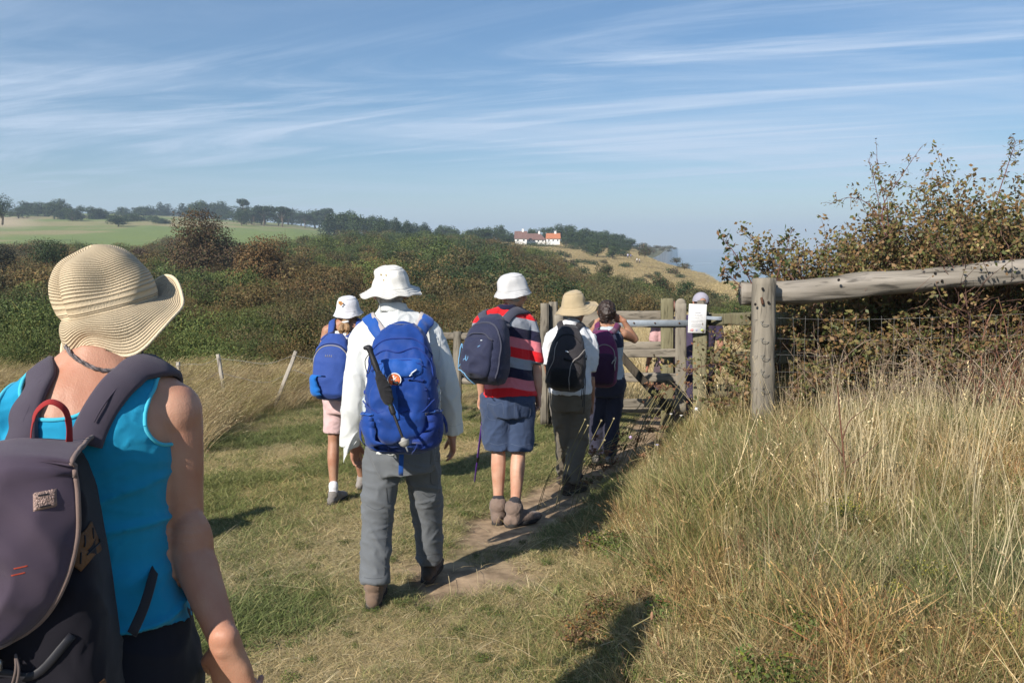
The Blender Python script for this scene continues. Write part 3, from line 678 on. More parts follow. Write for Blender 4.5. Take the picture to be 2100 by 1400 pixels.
def bushes():
    for (px, D, wp, ty, lb, pal, n, sz) in BUSHES:
        b = at(px, D)-Vector((0, 0, .3)); h = P(px, ty, D/1.0075).z-b.z; tree('bush', b, wp/F*D, h/.98, 'bush', lb, None, n, sz, pal)
    # low bushes dotted over the dry slope
    pr = [tree('bush', at(1060, 250)-Vector((0, 0, .2)), 4.2, 2.1, 'bush', 'low dark bush dotted on the dry slope below the cottages', 'low bushes on the dry slope', 500, .34, p_) for p_ in (TG, TG+TB)]
    spots = [(1045, 270, 1), (1075, 262, .8), (1100, 240, 1.3), (1130, 235, 1.0), (1148, 262, 1.2), (1165, 255, .9), (1185, 232, 1.3), (1200, 245, .9), (1215, 235, 1.2), (1238, 250, .8), (1283, 238, 1.3), (1150, 205, 1.4), (1112, 215, 1.3),
             (1170, 190, 1.3), (1195, 178, 1.2), (1268, 165, 1.1), (1305, 128, .9), (1320, 135, .9), (1312, 180, .9), (1330, 205, .8), (1350, 220, .7), (1430, 118, .9), (1452, 110, .9), (1380, 235, 1.2), (1395, 222, .8), (1418, 190, .7), (1265, 128, 1.0), (1288, 122, 1.0), (1480, 105, 1.0), (1020, 285, 1.1), (1000, 290, 1.4), (1060, 285, 1.1)]
    for i, (px, D, s) in enumerate(spots): copy_tree(pr[i % 2], at(px, D)-Vector((0, 0, .2)), (s*(.8+.5*rng.random()), s, s*(.6+.5*rng.random())), rng.random()*6)
    pk = tree('bush', at(1305, 112), 5.5, 1.1, 'bush', 'low dull pink heath patch between the two dark slope bushes', None, 1500, .16, [((.20, .10, .085), 3), ((.14, .085, .06), 1)])
bushes()
def woods():
    G_ = 'trees along the far ridge'
    lb = {'round': 'broadleaf tree in the hazy wood along the skyline', 'cone': 'pointed conifer in the hazy wood along the skyline', 'pine': 'flat topped pine standing above the hazy skyline wood'}
    pr = {k: [tree('tree' if k == 'round' else 'conifer' if k == 'cone' else 'pine_tree', at(-120-40*i, 480), 11, 10, k, lb[k], G_, 1700, .62) for i in range(v)] for k, v in (('round', 4), ('cone', 2), ('pine', 2))}
    for k in ('round', 'cone', 'pine'):
        for i, t in enumerate(pr[k]): t.location = at({'round': 60, 'cone': 770, 'pine': 500}[k]+i*22, {'round': 640, 'cone': 430, 'pine': 560}[k])
    def row(px0, px1, D, top, bot, n, kinds='rrrc', wpx=44, lab=None, grp=G_, jit=4):
        n = int(n*1.3)
        for i in range(n):
            px = px0+(px1-px0)*(i+.5)/n+rng.normal()*6; y0 = np.interp(px, [a for a, _ in top], [b for _, b in top])+rng.normal()*jit; d = D*(1+.08*rng.normal())
            kd = {'r': 'round', 'c': 'cone', 'p': 'pine'}[kinds[rng.integers(0, len(kinds))]]; y1 = bot if np.ndim(bot) == 0 else np.interp(px, [a for a, _ in bot], [b for _, b in bot])
            b = at(px, d, y1+2); b.z = min(b.z, max(float(H(b.x, b.y)), b.z-6)); hh = (y1+2-y0)/F*d; ww = wpx*(1.15+.7*rng.random())/F*d
            t = copy_tree(pr[kd][rng.integers(0, len(pr[kd]))], b, (ww/11, ww/11, hh/10), rng.random()*6.28, lab or lb[kd], grp)
    row(35, 150, 640, [(35, 415), (95, 402), (125, 402), (150, 425)], 434, 7, 'r', 40)
    row(120, 340, 560, [(115, 440), (160, 418), (190, 420), (235, 436), (340, 446)], [(120, 452), (235, 458), (340, 464)], 15, 'rrr', 30)
    row(230, 480, 760, [(230, 432), (320, 420), (400, 415), (430, 412), (480, 420)], [(230, 446), (480, 448)], 15, 'rrc', 34)
    row(470, 690, 640, [(470, 420), (530, 428), (545, 418), (600, 428), (690, 428)], [(470, 452), (560, 456), (690, 470)], 15, 'rrrp', 34)
    row(670, 790, 430, [(670, 438), (690, 430), (730, 430), (760, 440), (790, 446)], [(670, 474), (790, 484)], 9, 'rrc', 34)
    row(770, 885, 400, [(770, 448), (820, 452), (870, 458), (885, 468)], 488, 8, 'rcc', 32)
    row(780, 870, 620, [(780, 436), (870, 460)], 476, 5, 'r', 30)
    row(890, 940, 520, [(890, 462), (915, 456), (940, 462)], 484, 4, 'r', 26)
    row(955, 1045, 400, [(955, 472), (985, 468), (1020, 458), (1045, 470)], 492, 7, 'rr', 32)
    row(940, 1060, 340, [(940, 478), (1000, 484), (1060, 488)], 496, 9, 'r', 28)
    row(1062, 1118, 430, [(1062, 474), (1090, 462), (1110, 462), (1118, 478)], 489, 5, 'cr', 20)
    row(1125, 1300, 460, [(1125, 462), (1150, 460), (1200, 466), (1250, 470), (1285, 478), (1300, 490)], [(1125, 492), (1300, 500)], 14, 'rrr', 32)
    row(1160, 1290, 380, [(1160, 478), (1230, 480), (1290, 492)], [(1160, 500), (1290, 508)], 10, 'rr', 28)
    row(1195, 1280, 300, [(1195, 492), (1230, 490), (1280, 494)], [(1195, 510), (1230, 516), (1280, 508)], 6, 'rr', 26)
    for px, lab in ((8, 'lone dark pine at the edge of view on the green'),):
        t = tree('pine_tree', at(8, 330), 15, 12, 'round', lab, None, 4000, .42, TP_); t.location.z = P(8, 458, 330).z
    t = copy_tree(pr['pine'][0], at(502, 620, 452), (1.1, 1.1, 1.75), .3, 'tall flat topped pine breaking the skyline right of the largest dark bush', None); del t['group']
woods()
# ---------------------------------------------------------------- cottages, headland, boats
def cottages():
    W = mat('white render', (.80, .79, .76), .8, var=.06, vs_=2); RT = mat('brown roof tile', (.17, .10, .085), .85, var=.2, vs_=3, bump=.4, bs=12); RO = mat('orange roof tile', (.42, .16, .08), .85, var=.2, vs_=3, bump=.4, bs=12)
    GL = mat('window glass', (.03, .04, .05), .15, spec=.6); DK = mat('painted door', (.05, .08, .07), .6)
    def house(name, px0, px1, D, pyb, wallh, roofh, depth, rmat, lab, nw, hip=False):
        a = P(px0, pyb, D); b = P(px1, pyb, D); w = b.x-a.x; cx = (a.x+b.x)/2; y = a.y; z0 = a.z-1.0; t = thing(name, (cx, y, z0), lab, 'house'); z1 = a.z+wallh
        m_ = MB(); rbox(m_, (cx, y+depth/2, (z0+z1)/2), (w, depth, z1-z0), bev=.01)
        m_.add([(cx-w/2+.01, y+.3, z1-.02), (cx-w/2+.01, y+depth-.3, z1-.02), (cx-w/2+.01, y+depth/2, z1+roofh-.2), (cx-w/2+.3, y+.3, z1-.02), (cx-w/2+.3, y+depth-.3, z1-.02), (cx-w/2+.3, y+depth/2, z1+roofh-.2)], [(0, 1, 2), (3, 5, 4), (0, 2, 5, 3), (1, 4, 5, 2), (0, 3, 4, 1)])
        obj('wall', m_, W, t, smooth=False); e = .35; hp = roofh if hip else 0
        v = [(cx-w/2-e, y-e, z1-.1), (cx+w/2+e, y-e, z1-.1), (cx+w/2+e, y+depth+e, z1-.1), (cx-w/2-e, y+depth+e, z1-.1), (cx-w/2-e+.2, y+depth/2, z1+roofh), (cx+w/2+e-hp, y+depth/2, z1+roofh)]
        v2 = [(p[0], p[1], p[2]+.16) for p in v]; m_ = MB(); m_.add(v+v2, [(0, 1, 5, 4), (2, 3, 4, 5), (1, 2, 5), (6, 10, 11, 7), (8, 11, 10, 9), (7, 11, 8), (0, 6, 7, 1), (1, 7, 8, 2), (2, 8, 9, 3), (3, 9, 10, 4), (0, 4, 10, 6)]); rf = obj('roof', m_, rmat, t, smooth=False)
        m_ = MB(); rbox(m_, (cx+w*.18, y+depth/2, z1+roofh+.3), (.8, .6, 1.6), bev=.05); obj('chimney', m_, W, rf, smooth=False)
        for i in range(nw):
            x = cx-w/2+w*(i+.5)/nw; m_ = MB(); rbox(m_, (x, y-.01, a.z+wallh*.55), (w/nw*.42, .12, wallh*.42), bev=.02); fr = obj('window', m_, W, t, smooth=False)
            m_ = MB(); rbox(m_, (x, y-.06, a.z+wallh*.55), (w/nw*.34, .06, wallh*.34), bev=.02); obj('pane', m_, GL, fr, smooth=False)
        return t
    house('cottage', 1056, 1080, 338, 497, 1.6, 3.0, 5, RT, 'white gabled cottage with dark roof, left end of the pair', 2)
    house('cottage', 1080.5, 1118, 345, 497, 1.2, 2.5, 6, RT, 'long low house with brown roof between the two white cottages', 4, True)
    house('cottage', 1121, 1148, 338, 497, 1.6, 2.1, 5, RO, 'small white cottage with bright orange tiled roof', 3)
    hb = tree('bush', at(1100, 330), 10, 1.6, 'bush', 'clipped dark hedge in front of the cottages', None, 2500, .25, TG); hb.scale = (1.8, .4, .8)
    hb = tree('bush', at(1175, 332), 10, 2.6, 'bush', 'dark hedge right of the orange roofed cottage', None, 2500, .25, TG); hb.scale = (1.2, .5, 1)
cottages()
def headland():
    ch = mat('chalk', (.80, .80, .77), .9, var=.16, vs_=.12, bump=.6, bs=.5, stretch=(1, 1, .25)); tf = mat('cliff top turf', (.17, .15, .075), .95, col2=(.05, .065, .03), vs_=.11, bump=.5, bs=.4)
    D = 620; top = [(1235, 500), (1280, 500), (1320, 503), (1345, 505), (1366, 507), (1381, 508), (1388, 511)]
    m1 = MB(); m2 = MB(); n = 44; v = []; f = []
    # edge of the cliff runs toward and away from the viewer
    ed = spline([(.0, *q) for q in [(1335, 430), (1352, 480), (1360, 560), (1368, 640), (1377, 740), (1385, 840), (1389, 930), (1387, 1000), (1370, 1100)]], 8)
    zt = spline([(0, 0, q) for q in [531, 523, 517, 512, 510, 509, 509, 509, 508]], 8)
    pts = []
    for e, q in zip(ed, zt):
        px, D_ = e[1], e[2]; p = P(px, q[2], D_/1.0075); pts.append(p)
    k = len(pts); rows = 10
    for i, p in enumerate(pts):
        for r in range(rows): t = r/(rows-1); w = noise.noise(Vector((i*.35, t*3, 2)))*5+noise.noise(Vector((i*.9, t*7, 8)))*2; v.append((p.x+t*t*6+w*.5*min(1, t*4), p.y+w*min(1, t*4)*.4-t*3, lerp(p.z, -51, t)))
    for i in range(k-1):
        for r in range(rows-1): f.append((i*rows+r, i*rows+r+1, (i+1)*rows+r+1, (i+1)*rows+r))
    m1.add(v, f); obj('cliff', m1, ch, label='white chalk cliff dropping to the sea beyond the dry slope', cat='cliff', kind='structure')
    v = []; f = []
    for i, p in enumerate(pts):
        for r in range(12): t = r/11; w = noise.noise(Vector((i*.4, r*.6, 3)))*.9*min(1, t*5); v.append((p.x-t*110+ .0, p.y+t*6, p.z+.02+w+t*(2.2 if t < .5 else 2.2)))
    for i in range(k-1):
        for r in range(11): f.append((i*12+r, (i+1)*12+r, (i+1)*12+r+1, i*12+r+1))
    m2.add(v, f); obj('headland', m2, tf, kind='structure')
    lb = 'dark scrub bush on the headland above the chalk cliff'
    pr = tree('bush', at(1320, 560, 508), 9, 4, 'bush', lb, 'bushes on the headland', 700, .5, TG+TB)
    for px, D_, py, s in ((1316, 480, 512, 1.5), (1300, 500, 512, 1.0), (1328, 500, 512, 1.1), (1345, 540, 507, .7), (1352, 590, 507, .7), (1363, 620, 508, .8), (1374, 640, 508, .9), (1384, 660, 509, .6), (1358, 560, 512, .6), (1372, 600, 514, .6), (1340, 520, 516, .8), (1325, 500, 519, .9), (1388, 230, 536, .5), (1405, 180, 549, .45)):
        copy_tree(pr, at(px, D_, py+2), (s, s, s*.8), rng.random()*6)
    t = copy_tree(pr, at(1323, 250, 524), (.8, .6, .7), 1.2, 'dark bush beside the far walkers on the slope', None); del t['group']
headland()
def wake():
    foam = mat('foam', (.75, .8, .82), .8); m_ = MB(); p = P(1446, 540, 2200*0+1900); k = -49.9/p.z; c = p*k; v = []; f = []
    for i in range(13):
        t = i/12; v += [(c.x-26+52*t, c.y+6*math.sin(t*3)+20*t, -49.93), (c.x-26+52*t, c.y+10+26*t+14*math.sin(t*3.1), -49.93)]
    for i in range(12): f.append((2*i, 2*i+2, 2*i+3, 2*i+1))
    m_.add(v, f); obj('foam', m_, foam, kind='stuff', label='short white wave crest on the sea')
wake()
# ---------------------------------------------------------------- people
def skin(name, c): return mat(name, c, .5, col2=(c[0]*.84, c[1]*.66, c[2]*.60), vs_=11, bump=.22, bs=330, spec=.35, sub=.10, detail=9, lo=.36, hi=.72)
SK_F = skin('fair skin', (.55, .325, .225)); SK_B = skin('sun reddened skin', (.50, .275, .185)); SK_A = skin('tanned skin', (.40, .225, .145)); SK_P = skin('pink skin', (.48, .27, .19))
def cloth(name, c, var=.06, bump=.35, bs=900, rough=.85, **k): return mat(name, c, rough, var=var, vs_=7, bump=bump, bs=bs, spec=.2, sheen=.15, **k)
HAIRD = mat('dark hair', (.030, .018, .013), .5, var=.4, vs_=60, bump=.9, bs=120, spec=.5, stretch=(1, 1, .3))
HAIRB = mat('blonde brown hair', (.26, .155, .075), .55, var=.4, vs_=60, bump=.9, bs=120, stretch=(1, 1, .3)); HAIRG = mat('grey hair', (.35, .33, .30), .6, var=.3, vs_=60, bump=.6, bs=150)
EYE_M = mat('eye', (.25, .22, .20), .15, spec=.6)
UP = Vector((0, 0, 1))
def J(D, **k): return {a: P(v[0], v[1], D+(v[2] if len(v) > 2 else 0)) for a, v in k.items()}
def between(a, b, t): return a.lerp(b, t)
def limb(mb, pts, rad, side, **k): return stube(mb, pts, rad, 4, side=side, **k)
def hand(mb, wr, d, back, thumb, s=1.0, curl=.35, spread=.16):
    """palm, four unequal bent fingers, thumb from the side of the palm. d: towards finger tips, back: out of the back of the hand, thumb: side of the thumb"""
    d = d.normalized(); th = (thumb-d*thumb.dot(d)).normalized(); bk = d.cross(th)
    if bk.dot(back) < 0: bk = -bk
    pl = .092*s
    tube(mb, [wr-d*.02*s, wr+d*.012*s, wr+d*pl*.5, wr+d*pl*.92], [(.026*s, .021*s), (.030*s, .020*s), (.040*s, .0165*s), (.041*s, .0135*s)], 16, side=th, power=2.4)
    for i, (o, L_, r) in enumerate(((.030, .070, .0088), (.0105, .080, .0092), (-.0095, .074, .0088), (-.029, .058, .0078))):
        base = wr+d*pl*(.90-.05*abs(i-1))+th*o*s; dd = (d+th*((1.3-i)*spread*.45)).normalized(); q = [base-d*.02*s, base]; c = 0
        for seg, ln in ((0, .42), (1, .32), (2, .26)):
            c += curl*(.55+.45*seg)*(1+.12*i); v = dd*math.cos(c)-bk*math.sin(c); q.append(q[-1]+v*L_*s*ln)
        tube(mb, q, [r*s*1.06, r*s*1.08, r*s, r*s*.95, r*s*.72], 10, side=th)
    b = wr+d*.022*s+th*.026*s; v1 = (d*.72+th*.62-bk*.30).normalized(); v2 = (d*.92+th*.22-bk*.42).normalized()
    tube(mb, [wr+d*.008*s+th*.010*s, b, b+v1*.038*s, b+v1*.038*s+v2*.030*s, b+v1*.038*s+v2*.052*s], [.013*s, .0145*s, .0118*s, .0105*s, .0075*s], 10, side=bk)
def head(mb, c, f, up, s=1.0, neck=None, neck_r=.056, ears=True):
    """skull, jaw, brow, nose, lips, ears, neck"""
    f = (f-up*f.dot(up)).normalized(); r = f.cross(up); rot = Matrix((r, f, up)).transposed()
    L = lambda x, y, z: c+r*(x*s)+f*(y*s)+up*(z*s)
    ellipsoid(mb, L(0, -.012, .022), (.074*s, .093*s, .092*s), rot); ellipsoid(mb, L(0, .022, -.038), (.057*s, .066*s, .072*s), rot)
    ellipsoid(mb, L(0, .060, -.088), (.026*s, .022*s, .020*s), rot, 12, 8)
    tube(mb, [L(0, .084, .012), L(0, .100, -.012), L(0, .108, -.030)], [(.008*s, .010*s), (.011*s, .011*s), (.015*s, .011*s)], 10, side=r)
    for e in (-1, 1):
        ellipsoid(mb, L(e*.034, .078, .018), (.024*s, .012*s, .008*s), rot, 12, 8); ellipsoid(mb, L(e*.040, .066, -.030), (.022*s, .018*s, .020*s), rot, 12, 8)
        if not ears: continue
        q = spline([L(e*.076, .010, .022), L(e*.086, -.008, .030), L(e*.090, -.020, .010), L(e*.085, -.012, -.015), L(e*.078, .004, -.028)], 4); tube(mb, q, [(.010*s, .006*s)]*len(q), 8, side=r)
        ellipsoid(mb, L(e*.078, -.002, .0), (.009*s, .014*s, .026*s), rot, 10, 8)
    ellipsoid(mb, L(0, .086, -.056), (.022*s, .008*s, .006*s), rot, 12, 8); ellipsoid(mb, L(0, .083, -.067), (.019*s, .008*s, .007*s), rot, 12, 8)
    if neck is not None: tube(mb, [neck-UP*.03, neck, L(0, -.018, -.05), L(0, -.012, 0)], [neck_r*1.25*s, neck_r*1.05*s, neck_r*.96*s, neck_r*.9*s], 18, side=r)
def eyes(par, c, f, up, s=1.0):
    f = (f-up*f.dot(up)).normalized(); r = f.cross(up)
    for e in (-1, 1): m_ = MB(); ellipsoid(m_, c+r*(e*.032*s)+f*(.080*s)+up*(.004*s), (.011*s, .009*s, .008*s), Matrix((r, f, up)).transposed(), 10, 8); obj('eye', m_, EYE_M, par)
def torso(mb, j, prof, infl=0., z0=None, side=None, cap='round'):
    """prof: list of (t, rx, ry, shift toward the back); t 0 = hips, 1 = base of neck"""
    a = (j['hl']+j['hr'])/2; b = j['nk']; rt = side or (j['sr']-j['sl']).normalized(); bk = -(UP.cross(rt)); bk = -Vector((-rt.y, rt.x, 0)).normalized()
    pts = []; rad = []
    for t, rx, ry, sh in prof: pts.append(a.lerp(b, t)+bk*sh); rad.append((rx+infl, ry+infl))
    stube(mb, pts, rad, 4, seg=28, side=rt, cap=cap, power=2.35); return mb
PM = [(-.09, .11, .085, .0), (-.03, .172, .125, .015), (.08, .172, .122, .01), (.34, .158, .112, 0), (.62, .175, .122, .0), (.82, .172, .118, .01), (.93, .115, .088, .008), (1.0, .062, .06, 0)]
PF = [(-.09, .11, .085, .01), (-.03, .182, .122, .02), (.10, .170, .112, .01), (.36, .138, .098, 0), (.62, .150, .108, .0), (.82, .152, .105, .01), (.93, .098, .078, .008), (1.0, .052, .052, 0)]
def shoulders(mb, j, r=.055, infl=0.):
    for s_ in 'lr': tube(mb, [j['nk']+UP*.035, between(j['nk'], j['s'+s_], .45)+UP*.012, j['s'+s_]], [.040+infl, .048+infl, r+infl], 14)
def arm(mb, j, s_, k=1.0, infl=0.):
    a, b, c = j['s'+s_], j['e'+s_], j['w'+s_]
    limb(mb, [a, between(a, b, .35), between(a, b, .75), b, between(b, c, .3), between(b, c, .75), c], [.054*k+infl, .050*k+infl, .041*k+infl, .039*k+infl, .041*k+infl, .032*k+infl, .027*k+infl], (1, 0, 0))
def leg(mb, j, s_, k=1.0, infl=0., bk=Vector((0, -1, 0))):
    a, b, c = j['h'+s_], j['k'+s_], j['a'+s_]
    limb(mb, [a, between(a, b, .35), between(a, b, .8), b, between(b, c, .3)+bk*.014, between(b, c, .7), c, c-UP*.03], [.088*k+infl, .080*k+infl, .060*k+infl, .052*k+infl, (.054*k+infl, .058*k+infl), .040*k+infl, .034*k+infl, .036*k+infl], (1, 0, 0))
def person(name, j, label, prof=PM, k=1.0, skinm=SK_F, vox=.0065, hf=Vector((0, 1, 0)), hup=UP, hands=None, hs=1.0, neck_r=.056, extra=None, group=None, ears=True):
    base = Vector((j['a_']).to_tuple()) if 'a_' in j else Vector(((j['al'].x+j['ar'].x)/2, (j['al'].y+j['ar'].y)/2, min(j['al'].z, j['ar'].z)-.08))
    t = thing('person', base, label, 'person', group); m_ = MB(); torso(m_, j, prof); shoulders(m_, j, .052*k)
    for s_ in 'lr': arm(m_, j, s_, k); leg(m_, j, s_, k)
    head(m_, j['hd'], hf, hup, hs, j['nk'], neck_r, ears)
    for s_ in 'lr':
        h = (hands or {}).get(s_, {}); d = h.get('d', (j['w'+s_]-j['e'+s_]).normalized()); th = h.get('th', Vector((0, 1, 0))); bk = h.get('bk', Vector((-1 if s_ == 'l' else 1, -.2, 0)))
        hand(m_, j['w'+s_], d, bk, th, h.get('s', k), h.get('curl', .35), h.get('spread', .16))
    if extra: extra(m_)
    b = remesh(m_, vox, 2); o = obj('body', b, skinm, t); REG[t.name] = dict(under=[(o, b)], over=[]); eyes(t, j['hd'], hf, hup, hs); return t, b
REG = {}
def over(t, mb): REG[t.name]['over'].append(mb)
def under(t, o, mb): REG[t.name]['under'].append((o, mb))
def normals_of(mb):
    me = bpy.data.meshes.new('t'); me.from_pydata([tuple(x) for x in mb.arr()], [], mb.f); n = np.empty(len(me.vertices)*3); me.vertices.foreach_get('normal', n); bpy.data.meshes.remove(me); return n.reshape(-1, 3)
def tuck(t, depth=.035, gap=.007, skip=None):
    'draw body and hair in under the clothes that cover them'
    tr = bvh(*REG[t.name]['over']); off = npv(t.location)
    for o, mb in REG[t.name]['under']:
        V = mb.arr().copy(); N_ = normals_of(mb)
        for i in range(len(V)):
            p = Vector(V[i]); n = Vector(N_[i])
            if skip and skip(p): continue
            h, nn, ii, d = tr.ray_cast(p-n*depth, n, depth+.03)
            if h is not None and d < depth+gap: V[i] = p-n*(depth-max(d-gap, 0.0))
        o.data.vertices.foreach_set('co', (V-off).ravel()); o.data.update()
def seam(par, mb, px, D, m__, r=.0016, name='seam', n=6):
    'a line of stitching laid on the cloth, way-points given as seen'
    tr = bvh(mb); q = []
    for p in spline([(a, b, 0) for a, b in px], n):
        o = P(p[0], p[1], D-.7); h, nn, i, d = tr.ray_cast(o, P(p[0], p[1], 1).normalized(), 1.6)
        if h is not None: q.append(h+nn*.0006)
    if len(q) > 3: m_ = MB(); tube(m_, smooth_line(q, 1, False), r, 5); obj(name, m_, m__, par)
def fold(amp, f, ax=(1, 1, 1), seed=0., sharp=2.0, gate=None, skew=0.):
    ax = Vector(ax)
    def fn(p, n):
        q = Vector((p[0]*ax.x+p[2]*skew, p[1]*ax.y+p[2]*skew*.5, p[2]*ax.z))*f+Vector((seed, seed*.7, -seed)); w = noise.noise(q*.6)*.9
        a = noise.noise(q+Vector((w, w, -w))); r = (1-min(1, abs(a)*2.2))**sharp
        return amp*(r-.35)*(gate(p) if gate else 1)
    return fn
def addf(*fs): return lambda p, n: sum(f(p, n) for f in fs)
def shoe(par, ank, toe, s, mu, ms, shaft=.10, cuff=.045, name='boot', lift=0.0):
    """boot or shoe: upper, sole, laces; toe = horizontal direction"""
    toe = Vector((toe[0], toe[1], 0)).normalized(); sd_ = toe.cross(UP); g = ank-UP*(.085*s); tilt = -lift
    L = lambda x, y, z: g+sd_*(x*s)+toe*(y*s)+UP*(z*s)
    m_ = MB(); tube(m_, [L(0, 0, .085+shaft), L(0, -.002, .085+shaft*.5), L(0, -.006, .075), L(0, -.01, .045)], [cuff*s*1.0, cuff*s, cuff*s*.98, cuff*s*.95], 20, side=sd_)
    stube(m_, [L(0, -.052, .042), L(0, -.02, .048), L(0, .05, .052), L(0, .11, .043), L(.004, .165, .034), L(.005, .195, .030)], [(.034*s, .036*s), (.040*s, .046*s), (.043*s, .048*s), (.048*s, .036*s), (.045*s, .028*s), (.03*s, .022*s)], 4, seg=20, side=sd_)
    tube(m_, [L(0, -.01, .085+shaft), L(0, -.005, .085+shaft*.86)], [cuff*s*1.13, cuff*s*1.13], 20, side=sd_)
    u = remesh(m_, .006*s+.001, 2); displace(u, fold(.0035, 26, seed=s*9)); b = obj('boot' if name == 'boot' else 'shoe', u, mu, par)
    m_ = MB(); o = [(0, -.078), (.034, -.062), (.040, -.02), (.036, .03), (.046, .09), (.050, .135), (.040, .185), (.012, .215), (-.016, .212), (-.040, .180), (-.046, .13), (-.040, .07), (-.034, .02), (-.040, -.03), (-.033, -.065)]; n = len(o); v = []
    for z, q in ((.0, .96), (.006, 1.0), (.020, 1.0), (.026, .97)): v += [L(x*q, y*q, z+(.01 if y > .15 else 0)) for x, y in o]
    f = [tuple(range(n))[::-1], tuple(range(3*n, 4*n))]+[(i*n+k, i*n+(k+1) % n, (i+1)*n+(k+1) % n, (i+1)*n+k) for i in range(3) for k in range(n)]
    m_.add(v, f); obj('sole', m_, ms, b)
    m_ = MB()
    for i in range(4): y = .035+.022*i; z = .099-.010*i; tube(m_, [L(-.020, y, z-.006), L(0, y+.004, z+.004), L(.020, y, z-.006)], .0025*s, 6, side=toe)
    obj('lace', m_, mat('boot lace', (.06, .05, .04), .8), b); return b
def sock(par, ank, m__, z1, r=.042, z0=-.02):
    m_ = MB(); tube(m_, [ank+UP*z0, ank+UP*(z0+z1)*.5, ank+UP*z1], [r, r*.97, r*1.02], 18); displace_simple = remesh(m_, .006, 1); displace(displace_simple, fold(.002, 60, (.3, .3, 1.6))); return obj('sock', displace_simple, m__, par)
def hat(par, c, up, front, Rc, Hc, brim, m__, droop=45, wob=.006, sq=1.12, seed=1., crown=(.80, .93), brimfn=None, band=None, name='hat', crumple=.004, eyelets=None, flat=.96):
    up = up.normalized(); f = (front-up*front.dot(up)).normalized(); r = f.cross(up); dr = R(droop); prof = []
    for a in range(15): t = a/14*math.pi/2; z = Hc*math.cos(t)**.54 if a < 14 else 0; prof.append((Rc*math.sin(t)**.68*(1-(1-crown[0])*.75*(z/Hc)), z, 0))
    nc = len(prof)
    for i in range(1, 9): t = i/8; prof.append((Rc+brim*t, 0, t))
    v = []; f_ = []; K = 64; A_ = []
    for ly in (0, 1):
        for i, (rr, z, t) in enumerate(prof):
            for k in range(K):
                a = 2*math.pi*k/K; d_, ln = dr, brim*t
                if t > 0 and brimfn: dd, kl = brimfn(a); d_ = R(dd); ln = brim*t*kl
                rx = (Rc+ln*math.cos(d_) if t > 0 else rr); zz = (-ln*math.sin(d_) if t > 0 else z)
                x = rx*math.sin(a); y = rx*math.cos(a)*(sq if t == 0 else 1+(sq-1)*Rc/rx)
                p = c+r*x+f*y+up*zz; nn = noise.noise(Vector((x*9+seed, y*9, zz*12)))*crumple*2+(1-abs(noise.noise(Vector((x*17, y*17+seed, zz*22))))*3)*crumple*.6
                if t > 0: p = p+up*(noise.noise(Vector((math.sin(a)*1.8, math.cos(a)*1.8, seed)))*wob*2*t)
                p = p+((r*x+f*y).normalized() if (x or y) and i > 3 else up)*nn
                if ly: p = p-(up*.0022 if (t > 0 or i < 8) else (r*x+f*y).normalized()*.003)
                v.append(p)
    n = len(prof)
    for ly in (0, 1):
        for i in range(n-1):
            for k in range(K):
                q = (ly*n+i)*K+k, (ly*n+i)*K+(k+1) % K, (ly*n+i+1)*K+(k+1) % K, (ly*n+i+1)*K+k; f_.append(q if ly else q[::-1])
    for k in range(K): f_.append(((n-1)*K+k, (n-1)*K+(k+1) % K, (2*n-1)*K+(k+1) % K, (2*n-1)*K+k))
    m_ = MB(); m_.add(v, f_); o = obj(name, m_, m__, par); over(par, m_)
    # stitch lines round the brim and a seam round the crown
    m_ = MB()
    for i in ([nc-1, 7]+list(range(nc, n, 2))+[n-1]):
        ring = [Vector(v[i*K+k])+up*.0012+((Vector(v[i*K+k])-c).normalized()*.0008) for k in range(K)]; tube(m_, ring+[ring[0]], .0011 if i < n-1 else .0022, 5, cap='open')
    obj('stitching', m_, m__, o)
    if eyelets:
        tr = bvh(MB().add(v[:n*K], f_[:(n-1)*K])); me_ = mat('brass', (.45, .35, .18), .35, metal=.9)
        for (a, z) in eyelets:
            d = (r*math.sin(R(a))+f*math.cos(R(a))); q = c+up*z+d*.3; h, nn, ii, ds = tr.ray_cast(q, -d)
            if h is not None: m_ = MB(); s1 = nn.orthogonal().normalized(); s2 = nn.cross(s1); ring = [h+nn*.001+(s1*math.cos(b)+s2*math.sin(b))*.0045 for b in [i*.5236 for i in range(13)]]; tube(m_, ring, .0018, 6, cap='open'); ellipsoid(m_, h, (.003, .003, .003), None, 8, 6); obj('eyelet', m_, me_, o)
    return o
